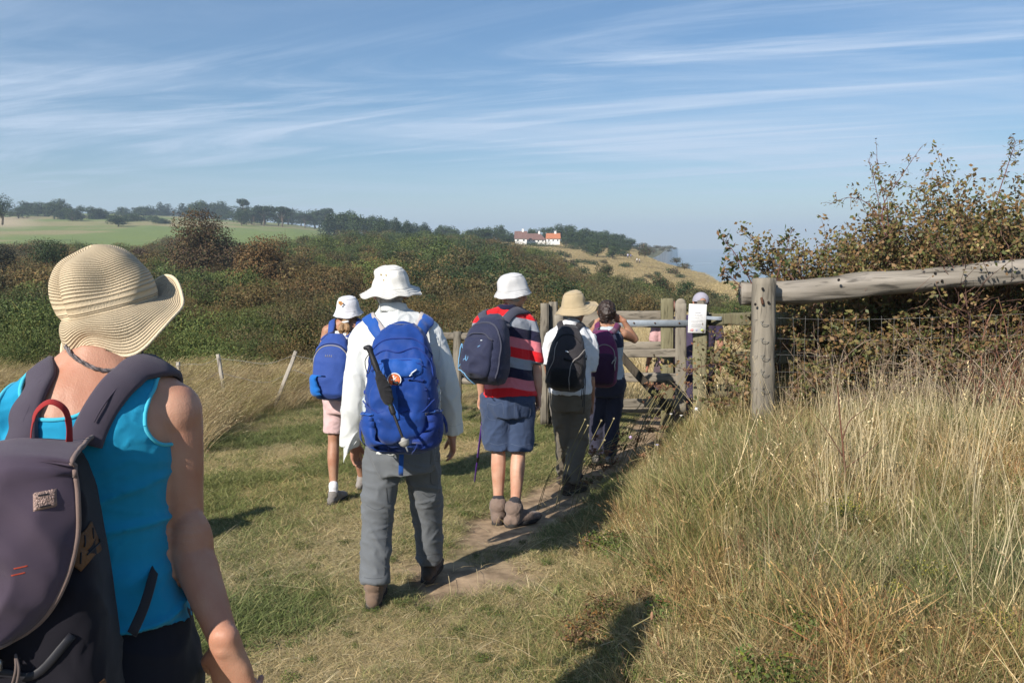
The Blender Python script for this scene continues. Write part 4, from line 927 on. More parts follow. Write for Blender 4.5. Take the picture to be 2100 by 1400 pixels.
class Pack:
    """rucksack: local frame with panel against the back; features are laid on its real surface"""
    def __init__(s, name, c, up, fw, H_, W_, D_, m__, label, prof=None, p=3.2, crease=.004, seed=0., group=None, seg=72, rows=60, cf=9.):
        s.up = up.normalized(); s.fw = (fw-s.up*fw.dot(s.up)).normalized(); s.rt = s.fw.cross(s.up); s.c = c; s.H, s.W, s.D = H_, W_, D_
        s.th = thing(name, c, label, 'backpack', group); prof = prof or [(0, .55, .45), (.03, .82, .8), (.10, .97, 1), (.3, 1, 1), (.6, .97, .88), (.82, .86, .66), (.93, .70, .48), (.98, .48, .34), (1, .25, .2)]
        hs = [q[0] for q in prof]; v = []; f = []
        for i in range(rows+1):
            t = i/rows; t = .5-.5*math.cos(math.pi*t) if True else t
            w = np.interp(t, hs, [q[1] for q in prof])*W_/2; d = np.interp(t, hs, [q[2] for q in prof])*D_/2
            for k in range(seg):
                a = 2*math.pi*k/seg; ca, sa = math.cos(a), math.sin(a); x = math.copysign(abs(ca)**(2/p), ca)*w; y = math.copysign(abs(sa)**(2/p), sa)*d-d
                if sa > 0: y = y*.5-.0
                v.append(c+s.rt*x+s.fw*y+s.up*(t*H_))
        for i in range(rows):
            for k in range(seg): f.append((i*seg+k, i*seg+(k+1) % seg, (i+1)*seg+(k+1) % seg, (i+1)*seg+k))
        f.append(tuple(range(seg))[::-1]); f.append(tuple(rows*seg+k for k in range(seg)))
        m_ = MB(); m_.add(v, f); me = mesh_from('t', m_.arr(), f, m__); NN = np.empty(len(v)*3); me.vertices.foreach_get('normal', NN); bpy.data.meshes.remove(me); m_.normals = NN.reshape(-1, 3)
        g = lambda p_: 1.0 if (Vector(p_)-c).dot(s.fw) < -.03 else .2
        displace(m_, addf(fold(crease, cf, (1, 1, .8), seed, 2.5, g), fold(crease*.6, cf*2.1, (1, 1, 1.2), seed+5, 2, g))); s.mb = m_; s.body = obj('pack_body', m_, m__, s.th); s.tree = bvh(m_)
    def w(s, x, y, z): return s.c+s.rt*x+s.fw*y+s.up*z
    def on(s, u, h, off=.0):
        """u -1..1 across, h 0..1 up, seen from behind; wraps to the sides beyond"""
        a = max(-1.25, min(1.25, u))
        if abs(a) <= .93: o = s.c+s.rt*(a*s.W/2)+s.up*(h*s.H)-s.fw*1.0; d = s.fw
        else: o = s.c+s.rt*(math.copysign(1.0, a))+s.up*(h*s.H)-s.fw*(s.D*(1.0-(abs(a)-.93)*2.6)); d = -s.rt*math.copysign(1, a)
        hit, n, i, ds = s.tree.ray_cast(o, d)
        if hit is None:
            q = s.c+s.rt*(a*s.W/2*.9)+s.up*(h*s.H)-s.fw*s.D*.5; hit, n, i, ds = s.tree.find_nearest(q)
        return hit+n*off, n
    def line(s, uh, r, m__, name='zip', n=6, off=.001, mb=None, flat=None):
        q = spline([(a, b, 0) for a, b in uh], n); m_ = mb or MB(); pts = []; N_ = []
        for p in q: h, nn = s.on(p[0], p[1], off); pts.append(h); N_.append(nn)
        if flat: ribbon(m_, pts, N_, flat, r, 1)
        else: tube(m_, pts, r, 7)
        return m_ if mb is not None else obj(name, m_, m__, s.th)
    def pocket(s, u0, u1, h0, h1, bulge, m__, name='pocket', nx=26, ny=26, taper=0., crease=.003, seed=3., pw=4.):
        v = []; f = []
        for i in range(ny+1):
            for k in range(nx+1):
                a = k/nx*2-1; b = i/ny*2-1; tp = 1-taper*max(0, -b) if taper > 0 else 1+taper*max(0, b)
                # rounded outline
                e = 1-.16*abs(b)**4; u = lerp(u0, u1, .5+.5*a*e*tp); h = lerp(h0, h1, .5+.5*b*(1-.10*abs(a)**4)); p, n = s.on(u, h)
                z = max(0, 1-abs(a)**pw)*max(0, 1-abs(b)**pw); q = p+n*(bulge*z**.5-.004*(1-z))
                q = q+n*((1-abs(noise.noise(q*11+Vector((seed, 0, 0))))*2.4)*crease*z)
                v.append(q)
        for i in range(ny):
            for k in range(nx): a = i*(nx+1)+k; f.append((a, a+1, a+nx+2, a+nx+1))
        m_ = MB(); m_.add(v, f); o = obj(name, m_, m__, s.th); s.last = bvh(m_); return o
    def strap(s, body_tree, pts, w, th, m__, name='shoulder_strap', off=.006, top=(.4, .94), n=6, pad=.25, wend=None):
        """padded strap: from the pack, over the wearer's surface through pts"""
        q = spline([Vector(p) for p in pts], n); a, b = [], []
        for i, p in enumerate(q):
            h, nn, ii, ds = body_tree.find_nearest(p)
            if ds < .05: a.append(h+nn*off)
            else: a.append(p)
            b.append(nn if i < 3 or True else nn)
        for _ in range(3):
            a = [a[0]]+[(a[i-1]+a[i]*2+a[i+1])/4 for i in range(1, len(a)-1)]+[a[-1]]; b = [b[0]]+[(b[i-1]+b[i]*2+b[i+1]).normalized() for i in range(1, len(b)-1)]+[b[-1]]
        m_ = MB(); ribbon(m_, a, b, w if wend is None else [lerp(w, wend, i/(len(a)-1)) for i in range(len(a))], th, 2, pad=pad); return obj(name, m_, m__, s.th)
# ================================================= the foreground hiker in the straw hat
ZIPM = mat('zip', (.02, .02, .025), .5); WEB = cloth('black webbing', (.018, .018, .022), bs=600)
def straw_hat(par):
    c = P(226, 619, 1.63); hf = Vector((math.sin(R(48)), math.cos(R(48)), 0)); up = (UP*math.cos(R(11))-hf*math.sin(R(11))-Vector((1, 0, 0))*.05).normalized()
    f = (hf-up*hf.dot(up)).normalized(); r = f.cross(up); Rc = .080; Hc = .114; K = 160; rows = 96; v = []; fc = []; S = []
    Ls = [0]; crownL = .162; brimL = .080
    for ly in (0, 1):
        for i in range(rows+1):
            s_ = (crownL+brimL)*i/rows
            for k in range(K):
                a = 2*math.pi*k/K    # a=0 front, pi/2 right
                back = .5-.5*math.cos(a)
                if s_ < crownL:
                    t = s_/crownL; th = t*R(96); rr = Rc*math.sin(th)**.76*(1+.05*t) if th < R(90) else Rc*1.05*(1-.03*(th-R(90))/R(6)); z = Hc*math.cos(th)**.62 if th < R(90) else -(th-R(90))*Hc*.8
                    x, y = rr*math.sin(a), rr*math.cos(a)*1.13
                else:
                    t = (s_-crownL)/brimL; qq = .5+.5*math.cos(a-R(148)); bw = brimL*(.46+.60*qq)
                    dr = lerp(R(-64), R(76), qq**.44)   # up at the front, down at the back
                    e = t-.10*math.sin(t*3.14); d2 = dr*(.35+.75*min(1, t*1.4)); rr = Rc*1.02+bw*math.cos(d2)*e*(1.0-.10*back); z = -.104*Hc-bw*math.sin(d2)*e*1.02
                    x, y = rr*math.sin(a), rr*math.cos(a)*(1+.13*Rc/rr)
                p = c+r*x+f*y+up*z; nv = (r*x+f*y+up*max(z, 0)).normalized()
                # dents pressed into the crown and waves of the brim
                def dent(da, dz, wa, wz, amp):
                    dd = math.atan2(math.sin(a-R(da)), math.cos(a-R(da))); return amp*math.exp(-(dd/R(wa))**2-((z-dz)/wz)**2)
                if s_ < crownL: p = p-nv*(dent(176, .055, 10, .06, .022)+dent(98, .045, 24, .04, .014)+dent(20, .085, 38, .04, .012)+dent(165, .118, 50, .018, .012)-dent(140, .05, 22, .05, .008)-dent(200, .04, 14, .05, .010))+up*(.006*math.exp(-((x-.02)/.05)**2-((y+.0)/.07)**2)*min(1, z/.06) if z > 0 else 0)
                else: p = p+up*(t*(.014*math.sin(a*3+.7)+.010*math.sin(a*5+2)))
                p = p+nv*(noise.noise(Vector((x*22, y*22, z*22)))*.003)
                if ly: p = p-nv*.0025
                v.append(p); S.append(s_)
    n = rows+1
    for ly in (0, 1):
        for i in range(rows):
            for k in range(K): q = (ly*n+i)*K+k, (ly*n+i)*K+(k+1) % K, (ly*n+i+1)*K+(k+1) % K, (ly*n+i+1)*K+k; fc.append(q if ly else q[::-1])
    for k in range(K): fc.append(((n-1)*K+k, (n-1)*K+(k+1) % K, (2*n-1)*K+(k+1) % K, (2*n-1)*K+k))
    m_ = MB(); m_.add(v, fc); over(par, m_)
    M = bpy.data.materials.new('braided straw'); M.use_nodes = True; N = M.node_tree.nodes; L = M.node_tree.links; b = N['Principled BSDF']; b.inputs['Roughness'].default_value = .65; b.inputs['Specular IOR Level'].default_value = .3
    at_ = N.new('ShaderNodeAttribute'); at_.attribute_name = 'arc'
    def mt(op, a, b_=None):
        q = N.new('ShaderNodeMath'); q.operation = op
        for i_, x in enumerate((a, b_)):
            if x is None: continue
            if isinstance(x, (int, float)): q.inputs[i_].default_value = x
            else: L.new(x, q.inputs[i_])
        return q.outputs[0]
    ph = mt('FRACT', mt('MULTIPLY', at_.outputs['Fac'], 1/.0044)); groove = mt('POWER', mt('ABSOLUTE', mt('SUBTRACT', mt('MULTIPLY', ph, 2.0), 1.0)), 2.5)
    tc = N.new('ShaderNodeTexCoord'); nz_ = N.new('ShaderNodeTexNoise'); nz_.inputs['Scale'].default_value = 420; L.new(tc.outputs['Object'], nz_.inputs['Vector'])
    n2 = N.new('ShaderNodeTexNoise'); n2.inputs['Scale'].default_value = 24; L.new(tc.outputs['Object'], n2.inputs['Vector'])
    hgt_ = mt('ADD', mt('SUBTRACT', 1.0, groove), mt('MULTIPLY', nz_.outputs['Fac'], .7)); bp = N.new('ShaderNodeBump'); bp.inputs['Strength'].default_value = 1.0; bp.inputs['Distance'].default_value = .0022; L.new(hgt_, bp.inputs['Height']); L.new(bp.outputs[0], b.inputs['Normal'])
    mx = N.new('ShaderNodeMixRGB'); L.new(mt('MULTIPLY', mt('ADD', groove, mt('MULTIPLY', n2.outputs['Fac'], .5)), .5), mx.inputs[0]); mx.inputs[1].default_value = (.60, .49, .33, 1); mx.inputs[2].default_value = (.43, .325, .20, 1); L.new(mx.outputs[0], b.inputs['Base Color'])
    o = obj('straw_hat', m_, M, par); a = o.data.attributes.new('arc', 'FLOAT', 'POINT'); a.data.foreach_set('value', np.array(S)); 
    m_ = MB(); ring = [v[rows*K+k] for k in range(K)]; tube(m_, ring+[ring[0]], .0032, 6, cap='open'); obj('brim_binding', m_, mat('straw braid', (.70, .58, .40), .65, bump=.5, bs=300), o); return o
def hiker_straw_hat():
    j = dict(hd=P(230, 634, 1.645), nk=P(206, 752, 1.585), sr=P(357, 838, 1.62), sl=P(10, 872, 1.53), er=P(380, 1098, 1.63), wr=P(463, 1322, 1.55), hr=P(298, 1345, 1.60), hl=P(92, 1365, 1.56))
    j['el'] = j['sl']+Vector((-.06, .02, -.29)); j['wl'] = j['el']+Vector((-.02, .16, -.18)); zg = float(H(j['hr'].x, j['hr'].y))
    j['kr'] = Vector((j['hr'].x+.01, j['hr'].y+.10, zg+.48)); j['kl'] = Vector((j['hl'].x-.01, j['hl'].y-.02, zg+.48)); j['ar'] = Vector((j['hr'].x+.01, j['hr'].y+.14, zg+.085)); j['al'] = Vector((j['hl'].x-.01, j['hl'].y-.22, zg+.085))
    hf = Vector((math.sin(R(38)), math.cos(R(38)), -.05)).normalized(); rt = (j['sr']-j['sl']).normalized()
    prof = [(-.10, .12, .09, .01), (-.05, .180, .122, .02), (.14, .170, .112, .01), (.36, .136, .100, 0), (.60, .138, .108, .0), (.80, .140, .104, .012), (.90, .122, .085, .014), (.97, .082, .062, .008), (1.03, .056, .054, 0)]
    def ex(m_):                # shoulder blades, deltoid, elbow
        a = j['sr']; ellipsoid(m_, a+Vector((-.004, -.006, -.012)), (.060, .056, .066)); ellipsoid(m_, a+Vector((-.085, -.035, -.075)), (.062, .045, .080)); ellipsoid(m_, j['sl']+Vector((.075, -.035, -.065)), (.06, .045, .08)); ellipsoid(m_, j['sl'], (.058, .056, .064))
        ellipsoid(m_, j['er']+Vector((-.010, -.020, .004)), (.024, .022, .030), None, 14, 10)
        b, c = j['er'], j['wr']; ellipsoid(m_, b.lerp(c, .12)+Vector((.004, .0, 0)), (.043, .042, .085)); ellipsoid(m_, b.lerp(c, -.10), (.043, .042, .09))
    t, body = person('person', j, 'closest hiker in a floppy straw hat and turquoise vest top, bare shouldered', prof, 1.0, SK_B, .0055, hf, UP, {'r': dict(d=Vector((.04, .25, -1)).normalized(), th=Vector((-1, .15, -.1)), bk=Vector((.25, -1, 0)), curl=.45, s=1.12), 'l': dict(th=Vector((1, .4, 0)))}, .88, .057, ex, ears=False)
    # elbow creases and the spine's furrow are real relief on the skin: rebuild the body mesh with them
    el = j['er']; nk = j['nk']
    def relief(p, n):
        p = Vector(p); d = p-el; e = math.exp(-(d.length/.045)**2); v = -.0060*e*max(0, math.sin(d.z*520+noise.noise(p*22)*5.0+d.x*40)) if n[1] < .2 else 0
        s = p-nk; 
        if -.32 < s.z < -.02 and n[1] < 0: v -= .0055*math.exp(-((s.x+.012+.05*s.z)/.014)**2)*math.sin(min(1, (-s.z-.02)/.3)*3.14)
        ax = p-(j['sr']+Vector((-.048, -.035, -.075))); w_ = abs(ax.x*.9+ax.z*-.28); v -= .008*math.exp(-(w_/.009)**2)*math.exp(-((ax.z+.02)/.055)**2) if n[1] < .1 else 0
        return v+noise.noise(p*28)*.0008
    ob = [c for c in t.children if c.name.startswith('body')][0]; me = ob.data; V = body.arr(); d = np.array([relief(V[i], body.normals[i]) for i in range(len(V))]); body.v = [V+body.normals*d[:, None]]; REG[t.name]['under'][0] = (ob, body)
    # vest top
    m_ = MB(); torso(m_, j, [(.135, .178, .122, .012)]+[(a, b, c, s) for a, b, c, s in prof[3:]], .006, cap='flat'); shoulders(m_, j, .052, .005)
    a = j['sr']; ellipsoid(m_, a+Vector((-.085, -.035, -.075)), (.067, .050, .085)); ellipsoid(m_, j['sl']+Vector((.075, -.035, -.065)), (.065, .050, .085)); ellipsoid(m_, a+Vector((-.004, -.006, -.012)), (.065, .061, .071)); ellipsoid(m_, j['sl'], (.063, .061, .069))
    top = remesh(m_, .006, 2); xs = j['nk'].x
    displace(top, addf(fold(.013, 5.5, (.7, .7, 2.6), 4, 3.0, lambda p: float(np.clip((j['nk'].z-.14-p[2])/.12, 0, 1)), .6), fold(.0025, 15, (1, 1, 2.0), 9, 3)))
    sr, sl, nkz = j['sr'], j['sl'], j['nk'].z
    def keep(p):
        x, y, z = p; f = nkz-.012-z if math.hypot(x-xs, y-j['nk'].y) < .085 else 9
        # neckline: deep scoop at the back
        dx = (x-(xs-.028))/.086; f = min(f, ((abs(dx)**3+abs((z-(nkz+.04))/.118)**3)**(1/3)-1)*.12)
        for s_, q in ((1, sr), (-1, sl)):           # armholes
            lx = (x-(q.x+s_*.030))*s_; e = math.hypot((lx)/.044 if lx < 0 else lx/.3, (z-(q.z+.015))/(.080 if z < q.z+.015 else .25))-1; f = min(f, e*.08)
        return f
    top, loops = clip(top, keep); TQ = cloth('turquoise jersey', (.010, .27, .46), var=.05, bs=1200); vt = obj('vest_top', top, TQ, t); over(t, top)
    m_ = MB()
    for lp in loops:
        if len(lp) < 30: continue
        q = smooth_line(lp, 20); q = thin(q, .008); tube(m_, q+[q[0]], .0040, 8, cap='open')
    obj('hem_binding', m_, cloth('pale turquoise binding', (.06, .47, .62)), vt)
    # dark trousers
    m_ = MB(); torso(m_, j, [(-.25, .16, .12, .02), (-.06, .186, .128, .02), (.08, .178, .122, .012), (.17, .169, .112, .01)], .004, cap='flat')
    for s_ in 'lr': leg(m_, j, s_, 1.05, .014)
    tr = remesh(m_, .009, 2); displace(tr, fold(.006, 6, (1, 1, 1.5), 2)); obj('trousers', tr, cloth('navy black trousers', (.010, .012, .020)), t); over(t, tr)
    bm_ = cloth('brown boot leather', (.09, .06, .045)); bs_ = mat('rubber sole', (.03, .03, .03), .8)
    for s_ in 'lr': shoe(t, j['a'+s_], (0, 1, 0), 1.0, bm_, bs_)
    # hair under the hat
    m_ = MB(); hd = j['hd']; ellipsoid(m_, hd+Vector((-.006, -.014, .0)), (.064, .074, .078)); hr = remesh(m_, .006, 1); hr, _ = clip(hr, lambda p: (p[2]-(hd.z-.030))); under(t, obj('hair', hr, HAIRG, t), hr)
    straw_hat(t); tuck(t, skip=lambda p: p.x > j['sr'].x-.035 and p.z < j['sr'].z+.02)
    # braided cord of the hat round the neck
    tr = bvh(body); w_ = [P(148, 722, 1.56), P(165, 742, 1.53), P(195, 756, 1.52), P(228, 757, 1.525), P(255, 746, 1.535), P(274, 730, 1.55), P(284, 705, 1.58), P(288, 688, 1.60)]
    q = spline(w_, 8); q = [(tr.find_nearest(p)[0]+tr.find_nearest(p)[1]*.004) if tr.find_nearest(p)[3] < .06 else p for p in q]; q = smooth_line(q, 3, False); m_ = MB(); CD = mat('grey braided cord', (.14, .12, .12), .8, var=.6, vs_=130, bump=.5, bs=400)
    for s_ in range(3):
        pts = []
        for i, (p, tn, s1, s2) in enumerate(frames(q, (0, 0, 1))): a = i*.55+s_*2.094; pts.append(p+s1*(math.cos(a)*.0026)+s2*(math.sin(a)*.0022))
        tube(m_, pts, .0021, 6)
    k = q[len(q)*4//7-1]
    for i in range(5): a = i*1.3; tube(m_, [k, k+Vector((math.cos(a)*.007, -.006, math.sin(a)*.006)), k+Vector((math.cos(a+1)*.005, -.004, math.sin(a+1)*.008-.004))], .0024, 6)
    for i in range(4): tube(m_, [k, k+Vector((.004*i-.008, -.004, -.010)), k+Vector((.006*i-.010, -.003, -.018))], .0010, 5)
    tube(m_, [P(291, 690, 1.60), P(292, 720, 1.59), P(293, 745, 1.59)], .0024, 6); tube(m_, [P(278, 660, 1.63), P(283, 690, 1.60)], .0024, 6); obj('hat_cord', m_, CD, t)
    return t, j, body, top
FW = hiker_straw_hat()
def straw_pack():
    t, j, body, top = FW; CV = cloth('purple grey canvas', (.082, .060, .088), var=.10, bs=1400, bump=.5); BK = cloth('dark navy canvas', (.007, .006, .011), bs=1400); TRM = cloth('brown edge tape', (.20, .14, .12)); LT = mat('tan leather', (.16, .075, .03), .6, var=.2, vs_=30, bump=.5, bs=250)
    rt = (j['sr']-j['sl']); rt.z = 0; rt.normalize(); fw = UP.cross(rt).normalized(); up = (UP+fw*.16+rt*-.10).normalized()
    c = P(28, 1318, 1.40); c = Vector((-.853, 1.37, -.875)); Pk = Pack('backpack', c, up, fw, .49, .288, .195, BK, 'large purple grey canvas backpack with flap lid, leather tabs and red carry loop', [(0, .7, .7), (.04, .92, .92), (.12, 1, 1), (.5, 1.02, .95), (.85, .98, .80), (.95, .93, .72), (1, .85, .6)], 4.0, .006, 2., seg=88, rows=64, cf=7)
    W_, D_, Hh = Pk.W, Pk.D, Pk.H
    # flap lid: rises from the back panel, folds over and hangs
    v = []; f = []; nu, nv_ = 48, 60; v2 = []
    for ly in (0, 1):
        for i in range(nv_+1):
            t_ = i/nv_
            for k in range(nu+1):
                a = k/nu*2-1; L_ = t_*.50
                if L_ < .13: y = .0-L_*1.25-.004; z = Hh+.012+.020*math.sin(L_/.13*2.2)
                elif L_ < .20: q = (L_-.13)/.07; y = -.166-.075*math.sin(q*1.5708); z = Hh+.026-.05*(1-math.cos(q*1.5708))
                else: q = (L_-.20)/.30; y = -.236-.006*math.sin(q*3)+.02*q; z = Hh-.024-q*.255
                wd = W_*.5*(1.03 if L_ < .22 else 1.03*math.sqrt(max(0, 1-((L_-.22)/.282)**1.9))); 
                wd = max(wd, .004); x = a*wd; sag = (abs(a)**3)*.030*(1 if L_ > .1 else L_/.1); y2 = y+sag*(1.2 if L_ > .17 else .2); z2 = z-sag*(.9 if L_ < .2 else .1)
                p = Pk.w(x, y2, z2); wr = (1-abs(noise.noise(Vector((x*7+z2*5, z2*9-x*4, 3.1))))*2.4)*.009+(1-abs(noise.noise(Vector((x*16+z2*9, z2*14, 7.1))))*2.2)*.003; p = p+(-Pk.fw*(1 if L_ > .15 else .15)+Pk.up*(.8 if L_ < .2 else 0))*wr
                p = p-(-Pk.fw if L_ > .17 else Pk.up)*(.006*ly); v.append(p)
    n1 = (nv_+1)*(nu+1)
    for ly in (0, 1):
        for i in range(nv_):
            for k in range(nu): a = ly*n1+i*(nu+1)+k; q = (a, a+1, a+nu+2, a+nu+1); f.append(q if ly else q[::-1])
    e = [k for k in range(nu+1)]+[i*(nu+1)+nu for i in range(1, nv_+1)]+[nv_*(nu+1)+k for k in range(nu-1, -1, -1)]+[i*(nu+1) for i in range(nv_-1, 0, -1)]
    for a, b in zip(e, e[1:]+e[:1]): f.append((a, b, b+n1, a+n1))
    m_ = MB(); m_.add(v, f); fl = obj('flap', m_, CV, Pk.th); ft = bvh(m_)
    edge = [v[a] for a in e[nu:]]; edge = thin([p for p in edge], .006); m_ = MB(); tube(m_, edge+[], .0042, 8, cap='round'); obj('edge_tape', m_, TRM, fl)
    def fp(x, z, off=.002): h, n, i, d = ft.ray_cast(Pk.w(x, -1, z), Pk.fw); return (h+n*off, n) if h is not None else (Pk.w(x, -.25, z), -Pk.fw)
    def patch(x0, x1, z0, z1, th, m__, name, par, skew=0.):
        vv = []; n_ = 10
        for i in range(n_+1):
            for k in range(n_+1): p, n = fp(lerp(x0, x1, k/n_)+skew*i/n_, lerp(z0, z1, i/n_), 0); b = 1 if 0 < i < n_ and 0 < k < n_ else 0; vv.append(p+n*(th*b-.001))
        m_ = MB(); m_.add(vv, [(i*(n_+1)+k, i*(n_+1)+k+1, (i+1)*(n_+1)+k+1, (i+1)*(n_+1)+k) for i in range(n_) for k in range(n_)]); return obj(name, m_, m__, par)
    cx = (P(44, 1050, 1.16)-Pk.c).dot(Pk.rt); cz = (P(44, 1050, 1.16)-Pk.c).dot(Pk.up)
    BR = mat('bronze leather', (.30, .20, .17), .35, var=.3, vs_=70, bump=1.0, bs=330, spec=.7, metal=.25); lb = patch(cx-.017, cx+.017, cz-.0155, cz+.0155, .003, BR, 'leather_badge', Pk.th, .003)
    for dz in (-.009, .009): patch(cx-.008, cx+.009, cz+dz-.0012, cz+dz+.0012, .0042, ZIPM, 'slot', lb)
    RS = cloth('red stitching', (.42, .06, .03)); cx2 = (P(5, 1192, 1.17)-Pk.c).dot(Pk.rt); cz2 = (P(5, 1192, 1.17)-Pk.c).dot(Pk.up)
    for dz, dx in ((0, 0), (-.010, -.005)): patch(cx2-.012+dx, cx2+.010+dx, cz2+dz-.0012, cz2+dz+.0012, .0015, RS, 'bar_tack', fl)
    # leather tabs on the side of the bag, buckle, cord, lower pocket
    for (u0, h0, u1, h1, w_) in ((.80, .62, 1.10, .72, .030), (.42, .02, 1.0, .19, .030)):
        m_ = MB(); Pk.line([(u0, h0), (lerp(u0, u1, .5), lerp(h0, h1, .42)), (u1, h1)], .003, None, mb=m_, flat=w_, off=.001, n=8); tb = obj('leather_tab', m_, LT, Pk.th)
        for q in (.2, .42, .74, .9):
            u, h = lerp(u0, u1, q), lerp(h0, h1, q*.95); m_ = MB(); Pk.line([(u, h-.014), (u+.012, h+.018)], .0016, None, mb=m_, off=.0045, n=3); obj('slit', m_, ZIPM, tb)
    Pk.pocket(-.80, .16, .03, .27, .035, CV, 'front_pocket'); m_ = MB(); SV = mat('buckle metal', (.42, .42, .40), .3, metal=.85)
    b = Pk.on(-.12, .40, .02)[0]; rbox(m_, b, (.034, .010, .040), None, .2); rbox(m_, b+Vector((.012, -.003, -.012)), (.030, .010, .018), None, .3); obj('buckle', m_, SV, Pk.th)
    Pk.line([(-.9, .46), (-.3, .40), (-.05, .40)], .003, WEB, 'buckle_strap', flat=.022, off=.004); Pk.line([(-.9, .30), (-.1, .335), (.3, .30), (.72, .40)], .004, ZIPM, 'zip_cover', flat=.014)
    q = Pk.on(.16, .38, .01)[0]; m_ = MB(); stube(m_, [q, q+Vector((.006, -.012, -.02)), q+Vector((-.004, -.012, -.05)), q+Vector((-.016, -.010, -.07))], .0022, 5); stube(m_, [q, q+Vector((.010, -.010, -.02)), q+Vector((.003, -.012, -.05)), q+Vector((-.014, -.010, -.069))], .0022, 5); ellipsoid(m_, q+Vector((-.016, -.010, -.074)), (.005, .005, .009), None, 10, 8); obj('draw_cord', m_, mat('cord', (.12, .09, .08), .8), Pk.th)
    # red carry loop
    RD = cloth('dark red webbing', (.30, .022, .022), bs=700); a = P(62, 905, 1.38); pts = [P(64, 910, 1.39), P(66, 878, 1.37), P(76, 843, 1.36), P(103, 824, 1.36), P(131, 838, 1.37), P(141, 868, 1.385), P(142, 910, 1.40)]
    m_ = MB(); q = spline(pts, 8); N_ = []
    ctr = P(103, 880, 1.38)
    for p in q: N_.append(((p-ctr).normalized()*.9+Vector((-.35, -.55, .1)) if (p-ctr).z < .02 else (p-ctr).normalized()+Vector((0, -.55, 0))).normalized())
    ribbon(m_, q, N_, .0115, .0016, 1); obj('carry_loop', m_, RD, Pk.th)
    # padded shoulder straps
    ST = cloth('padded strap fabric', (.070, .058, .080), var=.08, bs=1500, bump=.5); both = bvh(body, top); a_ = Pk.w(.085, -.02, Hh-.02); s_ = j['sr']
    Pk.strap(both, [P(172, 912, 1.45), P(194, 868, 1.49), P(226, 812, 1.50), P(262, 768, 1.515), P(300, 745, 1.56), P(338, 752, 1.61), P(352, 790, 1.69), P(345, 850, 1.74), P(345, 930, 1.74)], .058, .013, ST, off=.002, n=5, pad=.15)
    Pk.strap(both, [P(35, 915, 1.43), P(38, 870, 1.45), P(58, 820, 1.47), P(84, 785, 1.50), P(100, 765, 1.56), P(80, 775, 1.63), P(60, 850, 1.70), P(60, 940, 1.70)], .058, .013, ST, off=.002, n=5, pad=.15)
    for pts in ([P(174, 910, 1.437), P(196, 866, 1.478), P(228, 810, 1.487), P(264, 766, 1.503), P(301, 743, 1.55)], [P(37, 913, 1.417), P(40, 868, 1.437), P(60, 818, 1.458), P(86, 783, 1.488)]): m_ = MB(); q = spline(pts, 6); q = [both.find_nearest(p)[0]+both.find_nearest(p)[1]*.0150 for p in q[6:]]; tube(m_, smooth_line(q, 4, False), .0016, 6); obj('strap_seam', m_, cloth('seam thread', (.05, .04, .06)), Pk.th)
    m_ = MB(); q = [P(348, 1060, 1.72), P(336, 1105, 1.66), P(318, 1165, 1.55), P(296, 1240, 1.47), P(270, 1300, 1.42)]; ribbon(m_, q, [Vector((.6, -.8, 0)).normalized()]*5, .020, .002, 5); obj('lower_strap', m_, WEB, Pk.th)
straw_pack()
# ================================================= the walkers ahead
BOOT = cloth('worn brown suede', (.17, .115, .08), var=.18); BOOTG = cloth('grey walking shoe', (.22, .20, .18), var=.2); SOLE = mat('dark rubber', (.04, .037, .035), .85); BOOTD = cloth('dark boot leather', (.06, .045, .035), var=.2)
def trousers(t, j, mt, prof, lk, folds, side=None, hem=.03, name='trousers', cut=None, vox=.009, bag=None):
    m_ = MB(); torso(m_, j, prof, 0, side=side, cap='flat')
    for s_ in 'lr':
        a, b, c = j['h'+s_], j['k'+s_], j['a'+s_]
        if cut is None:
            e = c+(b-c).normalized()*hem; rr = lk; pts = [a, between(a, b, .4), between(a, b, .8), b, between(b, e, .35), between(b, e, .75), e]
        else:
            e = between(a, b, cut); rr = lk; pts = [a, between(a, e, .4), between(a, e, .8), e]
        stube(m_, pts, rr, 4, side=(1, 0, 0), cap='flat', seg=24)
    r = remesh(m_, vox, 2); displace(r, folds); over(t, r); return obj(name, r, mt, t), r
def shirt(t, j, mt, prof, sleeves, folds, name='shirt', vox=.008, shr=.062, side=None):
    """sleeves: {'l': [(point, radius)...]}"""
    m_ = MB(); torso(m_, j, prof, 0, cap='flat', side=side)
    for s_ in 'lr': tube(m_, [j['nk']+UP*.015, between(j['nk'], j['s'+s_], .45)+UP*.004, j['s'+s_]], [.045, .056, shr], 14)
    for s_, q in sleeves.items(): stube(m_, [a for a, _ in q], [b for _, b in q], 4, cap='flat', seg=24)
    r = remesh(m_, vox, 3); displace(r, folds); over(t, r); return obj(name, r, mt, t), r
def collar(t, j, mt, r=.062, h=.030, tilt=.0, name='collar'):
    m_ = MB(); c = j['nk']; v = []; f = []; K = 36
    for z, q in ((-.004, r*1.12), (h, r*.96), (h+.004, r*1.0), (h-.002, r*1.06), (-.006, r*1.22), (-.010, r*1.16)):
        for k in range(K): a = 2*math.pi*k/K; v.append(c+Vector((math.cos(a)*q*1.08, math.sin(a)*q, z+.010-math.sin(a)*.012+.002*math.sin(a*5))))
    for i in range(5):
        for k in range(K): f.append((i*K+k, i*K+(k+1) % K, (i+1)*K+(k+1) % K, (i+1)*K+k))
    m_.add(v, f); return obj(name, m_, mt, t)
